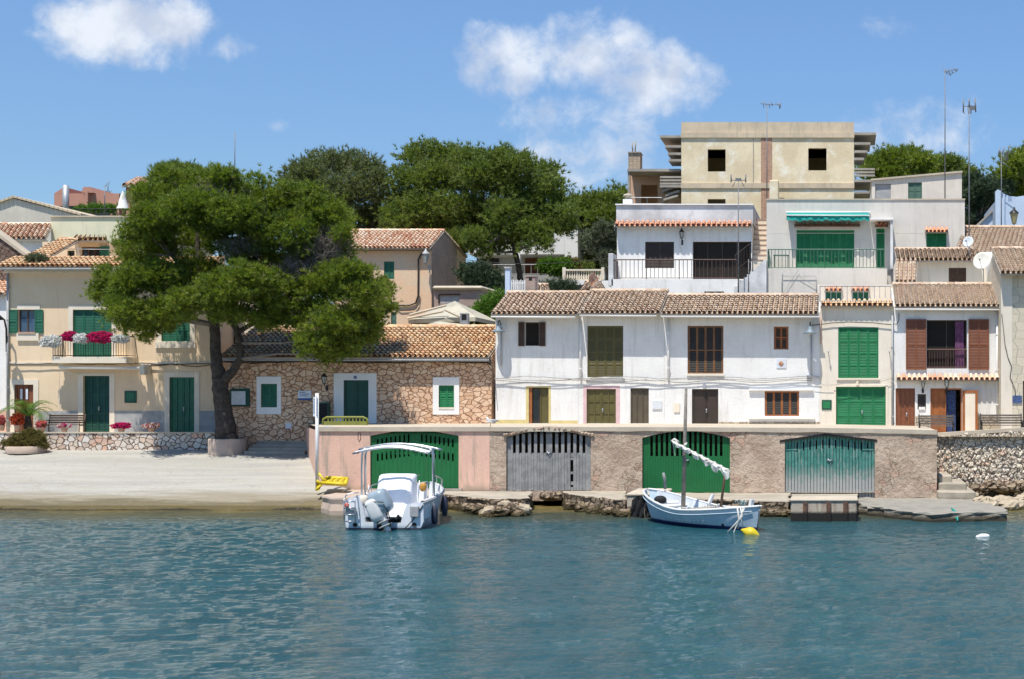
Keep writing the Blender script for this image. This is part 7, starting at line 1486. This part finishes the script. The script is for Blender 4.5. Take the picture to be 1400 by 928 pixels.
m = MB(); m.tube([P(918, 603, 53.9), P(922, 600, 53.9), P(928, 604, 53.85)], [.05, .06, .05], 6).tube([P(920, 606, 53.9), P(923, 622, 53.9)], .012, 4).tube([P(934, 610, 53.9), P(939, 604, 53.9), P(937, 608, 53.6)], .04, 6).tube([P(937, 605, 53.8), P(936, 612, 53.8)], .05, 6); m.build('lashing', 'rope', boat)
m = MB(); m.tube([P(909.5, 668, 55.6), P(909, 655, 55.6), P(907, 646, 55.5)], [.055, .06, .05], 8); m.build('stem_post', 'weathered_grey', boat)
m = MB(); m.bar(P(969, 688, 52.8), P(975, 675, 52.8), .10); m.build('cleat_board', 'deck_white', boat); m = MB(); m.bar(P(1026, 694, 51.1), P(1028, 682, 51.1), .13); m.build('tiller_head', 'deck_white', boat)
m = MB(); c = P(1014, 691, 50.95); rg = random.Random(3)
for i in range(10):
    p0 = c + Vector((rg.uniform(-.12, .12), rg.uniform(-.05, .1), rg.uniform(-.02, .14))); m.tube([p0, p0 + Vector((rg.uniform(-.2, .2), 0, .12)), p0 + Vector((rg.uniform(-.2, .2), 0, -.05))], .02, 5)
m.build('rope_coil', 'teal_rope_pale', boat) if M('teal_rope_pale', (.30, .45, .42), (.6, .62, .58), 14, .9) else None
m = MB(); Ys = 50.25
m.tube([P(1012, 692, Ys + .1), P(1015, 705, Ys), P(1007, 714, Ys), P(995, 727, Ys)], .03, 6).tube([P(1018, 694, Ys + .1), P(1011, 708, Ys), P(1004, 725, Ys), P(1002, 733, Ys - .1)], .022, 6).tube([P(1008, 693, Ys + .1), P(1010, 706, Ys), P(1009, 722, Ys)], .03, 6).tube([P(1016, 693, Ys + .1), P(1013, 706, Ys), P(1017, 726, Ys)], .02, 6); m.build('mooring_rope', 'rope', boat)
m = MB()
for i in range(10): p = hull_pts(.36 + i * .035)[0][2]; m.sup(p - sdv * .03 + Vector((0, 0, -.02)), (.05, .02, .012), 1, 6, 4)
m.build('paint_marks', 'white_paint', boat)
m = MB(); p = hull_pts(.80)[0][3]; m.sup(p - sdv * .02, (.05, .03, .05), 1, 8, 6); m.build('drain_hole', 'black', boat)
m = MB(); m.sup(fr(.12, -.25, .80), (.24, .2, .16), .9, 12, 8); m.build('rubber_fender', 'rubber', boat)
m = MB(); c0 = fr(.50, .55, .56)
for i in range(26): p0 = c0 + Vector((rg.gauss(0, .28), rg.gauss(0, .18), rg.uniform(0, .10))); m.tube([p0, p0 + Vector((rg.uniform(-.25, .25), rg.uniform(-.1, .1), rg.uniform(.02, .1))), p0 + Vector((rg.uniform(-.35, .35), rg.uniform(-.1, .1), 0))], .018, 4)
m.build('net', 'rope', boat)
bu = thing('buoy', 'yellow diamond-shaped buoy floating at the stern of the blue boat', 'buoy', P(1027, 730, 49.6)); c = P(1026.5, 728, 49.6); MB().lathe(c, [(.02, -.36), (.06, -.30), (.19, -.10), (.21, 0), (.17, .12), (.05, .30), (.03, .36)], 10, axis=(.95, -.2, -.32)).build('body', 'yellow_plastic', bu); MB().tube([P(1034, 731, 49.5), P(1038, 734, 49.4)], .03, 5).build('eye', 'black', bu)
bo = thing('driftwood', 'floating brown plank beside the stern of the blue boat', 'plank', P(1000, 733, 49.8)); MB().box(0, 0, 0, 0, 0, 0).tube([P(974, 728, 50.6), P(990, 731, 50.2), P(1012, 732, 49.9)], [.03, .06, .05], 6).build('plank', 'mast_wood', bo)
bu = thing('buoy', 'small white buoy floating alone near the right edge of the water', 'buoy', P(1345, 734, 49)); MB().sup(P(1345, 732.5, 48.8), (.20, .13, .09), .8, 14, 8).sup(P(1341, 732.5, 48.8) + Vector((-.06, 0, -.02)), (.12, .1, .07), 1, 10, 6).build('body', 'white_paint', bu)
# black fender sheet and tyres on the block
t = thing('fender_sheet', 'crumpled black rubber fender sheet hanging by the block left of the blue boat', 'fender', P(885, 705, 56.6)); m = MB(); n = 14
G_ = [[None] * 9 for _ in range(n + 1)]
for i in range(n + 1):
    for j in range(9):
        f_, g_ = i / n, j / 8; px = 864 + 38 * f_ - 3 * g_ * (1 - f_); top = 689 - 13 * math.sin(math.pi * min(1, f_ * 1.1 + .12)) ** .8; py = top + (711 - top) * g_; G_[i][j] = P(px, py, 56.7 - .35 * math.sin(math.pi * f_) + .10 * math.sin(i * 1.9 + j * 1.1) + .05 * math.sin(i * 3.7))
m.add([p for r_ in G_ for p in r_], [(i * 9 + j, (i + 1) * 9 + j, (i + 1) * 9 + j + 1, i * 9 + j + 1) for i in range(n) for j in range(8)], 0, True); m.build('sheet', 'rubber', t)
m = MB(); m.tube([P(882, 694, 56.25), P(881, 700, 56.22), P(882, 708, 56.2)], .02, 4); m.build('rope', 'bench_wood', t)
# teal rope on the right platform
m = MB(); m.tube([P(1301, 694, 55.6), P(1306, 698, 55.2), P(1309, 704, 54.7), P(1309, 711, 54.3)], .035, 6).tube([P(1302, 696, 55.5), P(1305, 703, 54.9), P(1307, 708, 54.5)], .03, 6); tag(m.build('rope', 'teal_rope'), 'teal mooring rope hanging over the right quay platform', 'rope')
# ------------------------------------------------------------------ motorboat, stern to the camera
YS = 51.3; cx = X(525.5, YS); B = 1.37; LB_ = 6.3; hx = -.045
mbt = thing('motorboat', 'white open motorboat with steel arch, covered console and tilted outboard motor', 'boat', (cx, YS + 3, 0))
def mh(t, nk=8, inset=0, floor=None):
    b_ = (B * (1 - max(0, (t - .25) / .75) ** 2.3) ** .75 if t < 1 else 0) - inset; b_ = max(.03, b_); sh = .98 + .32 * t ** 1.5; k = -.25 + .5 * max(0, t - .6) ** 1.2; out = []
    for i in range(2 * nk + 1):
        s = (i - nk) / nk; a_ = abs(s); w = (a_ / .45 * .80 if a_ < .45 else .80 + .20 * (a_ - .45) / .55); z = k + (.14 * (a_ / .45) if a_ < .45 else .14 + (sh - k - .14) * ((a_ - .45) / .55)); z = max(z, floor) if floor is not None else z
        out.append(Vector((cx + hx * t * LB_ + math.copysign(w * b_, s) if s else cx + hx * t * LB_, YS + t * LB_ + .25 * (z - .3) * t, z)))
    return out
N = 26; rows = [mh(i / N) for i in range(N + 1)]; nk2 = len(rows[0]); m = MB(); m.add([p for r_ in rows for p in r_], [(i * nk2 + j, i * nk2 + j + 1, (i + 1) * nk2 + j + 1, (i + 1) * nk2 + j) for i in range(N) for j in range(nk2 - 1)], 0, False); m.build('hull', 'boat_white', mbt)
rows = [mh(i / N, inset=.16, floor=.42) for i in range(1, N)]; m = MB(); m.add([p for r_ in rows for p in r_], [(i * nk2 + j, (i + 1) * nk2 + j, (i + 1) * nk2 + j + 1, i * nk2 + j + 1) for i in range(N - 2) for j in range(nk2 - 1)], 0, False); m.build('cockpit', 'white_gloss', mbt)
m = MB()
for i in range(1, N): 
    o0, o1, i0, i1 = mh(i / N), mh((i + 1) / N), mh(i / N, inset=.16), mh((i + 1) / N, inset=.16)
    for k in (0, -1): u3 = Vector((0, 0, .01)); m.quad(o0[k] + u3, o1[k] + u3, i1[k] + u3, i0[k] + u3)
m.build('side_deck', 'white_gloss', mbt)
m = MB()
for k in (0, -1): m.tube([mh(i / N)[k] - Vector((0, 0, .05)) for i in range(N + 1)], .035, 6)
m.build('rub_rail', 'grey_dado', mbt)
# transom: two tall corners, low cut-out with splash well between
def tx(px): return X(px, YS)
zl = .10; m = MB(); zz_ = lambda py: Z(py, YS)
poly = [(tx(474), -.15), (tx(472.5), .30), (tx(473), zz_(684)), (tx(478), zz_(680)), (tx(491), zz_(676)), (tx(496), zz_(690)), (tx(500), zz_(713)), (tx(548), zz_(714)), (tx(552), zz_(700)), (tx(556), zz_(689)), (tx(564), zz_(687)), (tx(579), zz_(686)), (tx(579.5), .3), (tx(575), .02), (tx(568), -.15)]
m.prism(poly, YS - .03, YS + .10); m.build('transom', 'boat_white', mbt)
m = MB(); m.prism([(tx(474), -.10), (tx(473), .06), (tx(575.5), .06), (tx(570), -.10)], YS - .045, YS - .031); m.build('waterline_band', 'navy', mbt)
MB().bev(tx(476), tx(496), YS + .1, YS + 1.3, .3, zz_(683), .05).bev(tx(554), tx(577), YS + .1, YS + 1.1, .3, zz_(690), .05).bev(tx(497), tx(553), YS + .75, YS + 1.1, .3, zz_(703), .05).build('stern_lockers', 'white_gloss', mbt)
MB().bev(tx(562), tx(574), YS - .16, YS - .035, zz_(706), zz_(690.5), .03).build('bracket_box', 'grey_dado', mbt)
for px in (486, 567): MB().lathe((tx(px), YS - .045, zz_(716.5)), [(.0, 0), (.075, 0), (.075, .02)], 12, axis=(0, -1, 0)).build('scupper', 'black', mbt)
# swim ladder and platform rail on the port quarter
m = MB(); a0, a1 = tx(474), tx(489)
for a_ in (a0, a1): m.tube([(a_, YS - .05, zz_(676)), (a_, YS - .28, zz_(681)), (a_ + .01, YS - .3, zz_(698)), (a_ + .02, YS - .3, zz_(712))], .022, 6)
for py in (684, 693, 702, 711): m.tube([(a0, YS - .3, zz_(py)), (a1, YS - .3, zz_(py))], .024, 6)
m.tube([(a0, YS - .05, zz_(677)), (a0 + .05, YS + .1, zz_(674)), (a1, YS + .1, zz_(673))], .02, 6); m.build('ladder', 'steel', mbt)
MB().bev(a0 + .03, a1 - .02, YS - .25, YS - .06, zz_(703), zz_(692), .03).build('ladder_pad', 'grey_dado', mbt); MB().lathe((tx(478.5), YS - .33, zz_(689)), [(.03, -.03), (.075, -.03), (.075, .03), (.03, .03)], 12, axis=(0, -1, .1)).build('rescue_light', 'red_plastic', mbt)
MB().sup((tx(495), YS + .15, zz_(684)), (.17, .16, .20), .7, 14, 10).build('stern_cushion', 'cream_stone', mbt)
# console under its white cover, with the cowl of the bench before it
def cover(nm, rings, mat, nu=28, e=.45):
    """soft cover: stacked rounded rings (cx, cy, z, rx, ry)"""
    vs = []; rgc = random.Random(5)
    for (a_, b2, z, rx, ry) in rings:
        for k in range(nu):
            t_ = 2 * math.pi * k / nu; c_, s_ = math.cos(t_), math.sin(t_); w = 1 + .025 * math.sin(k * 2.3 + z * 5)
            vs.append((a_ + rx * w * math.copysign(abs(c_) ** e, c_), b2 + ry * w * math.copysign(abs(s_) ** e, s_), z))
    n_ = len(rings); fs = [(i * nu + k, i * nu + (k + 1) % nu, (i + 1) * nu + (k + 1) % nu, (i + 1) * nu + k) for i in range(n_ - 1) for k in range(nu)] + [tuple(range((n_ - 1) * nu, n_ * nu))]
    m = MB(); m.add(vs, fs, 0, True); return m.build(nm, mat, mbt)
YCn = 54.0; ccx = X(541.5, YCn); zc = lambda py: Z(py, YCn)
cover('console_cover', [(ccx - .02, YCn - .1, .42, .80, .70), (ccx - .02, YCn - .1, zc(694), .74, .66), (ccx, YCn, zc(680), .68, .55), (ccx + .02, YCn + .08, zc(666), .665, .46), (ccx + .03, YCn + .14, zc(654), .655, .38), (ccx + .04, YCn + .16, zc(649.5), .64, .33), (ccx + .04, YCn + .16, zc(647.8), .58, .26), (ccx + .04, YCn + .16, zc(647.2), .4, .16)], 'canvas_white')
ccx2 = X(549, 53); cover('seat_cover', [(ccx2 - .15, 53.0, .42, .56, .4), (ccx2 - .12, 53.0, zc(697), .52, .38), (ccx2 - .08, 53.05, zc(689), .40, .32), (ccx2 - .08, 53.05, zc(687), .3, .2)], 'canvas_white')
cover('motor_well_cover', [(X(512, 52.6), 52.7, .42, .42, .45), (X(512, 52.6), 52.7, Z(690, 52.6), .40, .42), (X(513, 52.6), 52.75, Z(679, 52.6), .33, .32), (X(513, 52.6), 52.75, Z(676.5, 52.6), .2, .2)], 'canvas_white')
# bimini arch
YA = 53.2; m = MB(); za = lambda py: Z(py, YA)
for (px, dy_) in ((494.8, 0), (592, 0), (496.5, .25), (590.5, .25)):
    pt_ = 497 if px < 540 else 588; m.tube([(X(px, YA), YA + dy_, .95), (X(px, YA), YA + dy_, za(622)), (X(px + (1.5 if px < 540 else -1.5), YA), YA + dy_, za(616)), (X(px + (5 if px < 540 else -5), YA), YA + dy_, za(612))], .038, 8)
m.build('arch_post', 'steel', mbt)
m = MB(); n = 16
for (y_, dz) in ((YA - .55, -.04), (YA + .1, .08), (YA + 1.0, .04)):
    m.tube([(X(489, YA) + (X(594, YA) - X(489, YA)) * i / n, y_, za(617) + .22 * math.sin(math.pi * i / n) + dz) for i in range(n + 1)], .035, 6)
m.build('top_frame', 'steel', mbt); m = MB()
for i in range(n):
    for (ya, da, yc, dc) in ((YA - .55, -.01, YA - .40, .03), (YA - .40, .03, YA - .22, .04)):
        g2 = lambda k: (X(491, YA) + (X(592, YA) - X(491, YA)) * k / n, za(617) + .23 * math.sin(math.pi * k / n)); (xa, z1_), (xb, z2_) = g2(i), g2(i + 1); m.quad((xa, ya, z1_ + da), (xb, ya, z2_ + da), (xb, yc, z2_ + dc), (xa, yc, z1_ + dc))
m.build('top_cloth', 'canvas_white', mbt)
m = MB(); m.tube([P(488, 619, YA - .6), P(491, 617, YA - .55)], .03, 6); m.build('frame_end', 'brown_iron', mbt)
# bow rail
for sg in (0, -1):
    m = MB(); pts = [mh(i / 20)[sg] + Vector((.06 if sg == 0 else -.06, 0, .30 * min(1, (i - 7) / 2))) for i in range(7, 20)]; m.tube(pts, .02, 6)
    for i in (9, 12, 15, 18): m.tube([mh(i / 20)[sg] + Vector((.06 if sg == 0 else -.06, 0, 0)), mh(i / 20)[sg] + Vector((.06 if sg == 0 else -.06, 0, .30))], .016, 5)
    m.build('bow_rail', 'steel', mbt)
MB().tube([P(571.5, 690, 52), P(573.5, 656, 52)], .018, 5).tube([P(505, 690, 52.2), P(504, 662, 52.2)], .016, 5).build('rod', 'steel', mbt)
MB().sup(P(578.5, 665, 54.5), (.13, .12, .17), .8, 12, 8).build('fuel_can', 'amber', mbt)
# outboard
om = Matrix.Rotation(R(-24), 3, 'Y')
def orp(p): return Vector((tx(522), YS - .32, zz_(693))) + om @ Vector(p)
m = MB(); m.sup(orp((.13, .06, .18)), (.34, .40, .44), .55, 22, 14, om); ow = m.build('cowl', 'motor_grey', mbt)
m = MB(); m.sup(orp((-.10, -.16, -.02)), (.23, .28, .42), .5, 18, 12, om); m.build('cowl_front', 'motor_white', mbt)
m = MB(); vs = []
for (z, wx, wy, ox) in ((-.18, .17, .20, 0), (-.45, .14, .17, 0), (-.75, .11, .15, 0), (-.95, .09, .17, 0)):
    for k in range(10): t_ = 2 * math.pi * k / 10; vs.append(orp((ox + wx * math.cos(t_), -.1 + wy * math.sin(t_), z)))
m.add(vs, [(i * 10 + k, i * 10 + (k + 1) % 10, (i + 1) * 10 + (k + 1) % 10, (i + 1) * 10 + k) for i in range(3) for k in range(10)], 0, True); m.build('leg', 'motor_white', mbt)
m = MB(); m.box(0, 0, 0, 0, 0, 0); c_ = orp((0, -.1, -.62)); 
for z in (-.50, -.66): p = orp((0, -.12, z)); m.sup(p, (.24, .28, .035), .8, 14, 6, om)
m.build('cavitation_plate', 'grey_dado', mbt); m = MB(); m.sup(orp((0, -.1, -.98)), (.10, .30, .10), 1, 12, 8, om)
for k in range(3): a_ = k * 2.09; m.sup(orp((.14 * math.cos(a_), -.42, -.98 + .14 * math.sin(a_))), (.10, .02, .10), 1, 8, 6, om)
m.build('propeller_housing', 'black', mbt); MB().bev(tx(517), tx(530), YS - .20, YS + .05, zz_(722), zz_(697), .03).build('motor_clamp', 'black', mbt)
m = MB(); pts_ = [P(524, 688, YS - .75), P(531, 700, YS - .74), P(534, 716, YS - .5), P(530, 724, YS - .3)]; m.tube(pts_, .02, 5); m.tube([orp((-.3, -.42, .2)), orp((0, -.40, .28)), orp((.35, -.38, .1))], .016, 5); m.build('motor_cable', 'black', mbt)
MB().tube([P(530, 716, YS - .1), P(537, 710, YS - .1), P(548, 706, YS)], .045, 6).tube([P(540, 712, YS - .05), P(545, 703, YS - .05)], .04, 6).build('cleat', 'black', mbt)
MB().tube(sag(P(578, 690, YS - .05), P(553, 722, YS - .1), .06), .018, 5).build('stern_line', 'cable', mbt)
for i, (px, pt_, pb, yy_) in enumerate(((594, 690, 716, 52.5), (608, 677, 705, 54.6))):
    t = thing('fender', ('nearer' if i == 0 else 'farther') + ' dark fender hanging on the right side of the motorboat', 'fender', P(px, pb, yy_), 'boat fenders'); c = P(px, (pt_ + pb) / 2, yy_); hh = (pb - pt_) * yy_ / F / 2
    MB().lathe(c, [(.03, -hh), (.09, -hh * .86), (.115, -hh * .5), (.115, hh * .5), (.08, hh * .85), (.03, hh)], 12).build('body', 'navy', t); MB().tube([c + Vector((0, 0, hh * .95)), P(px - 3, pt_ - 5, yy_)], .012, 4).build('line', 'rope', t)
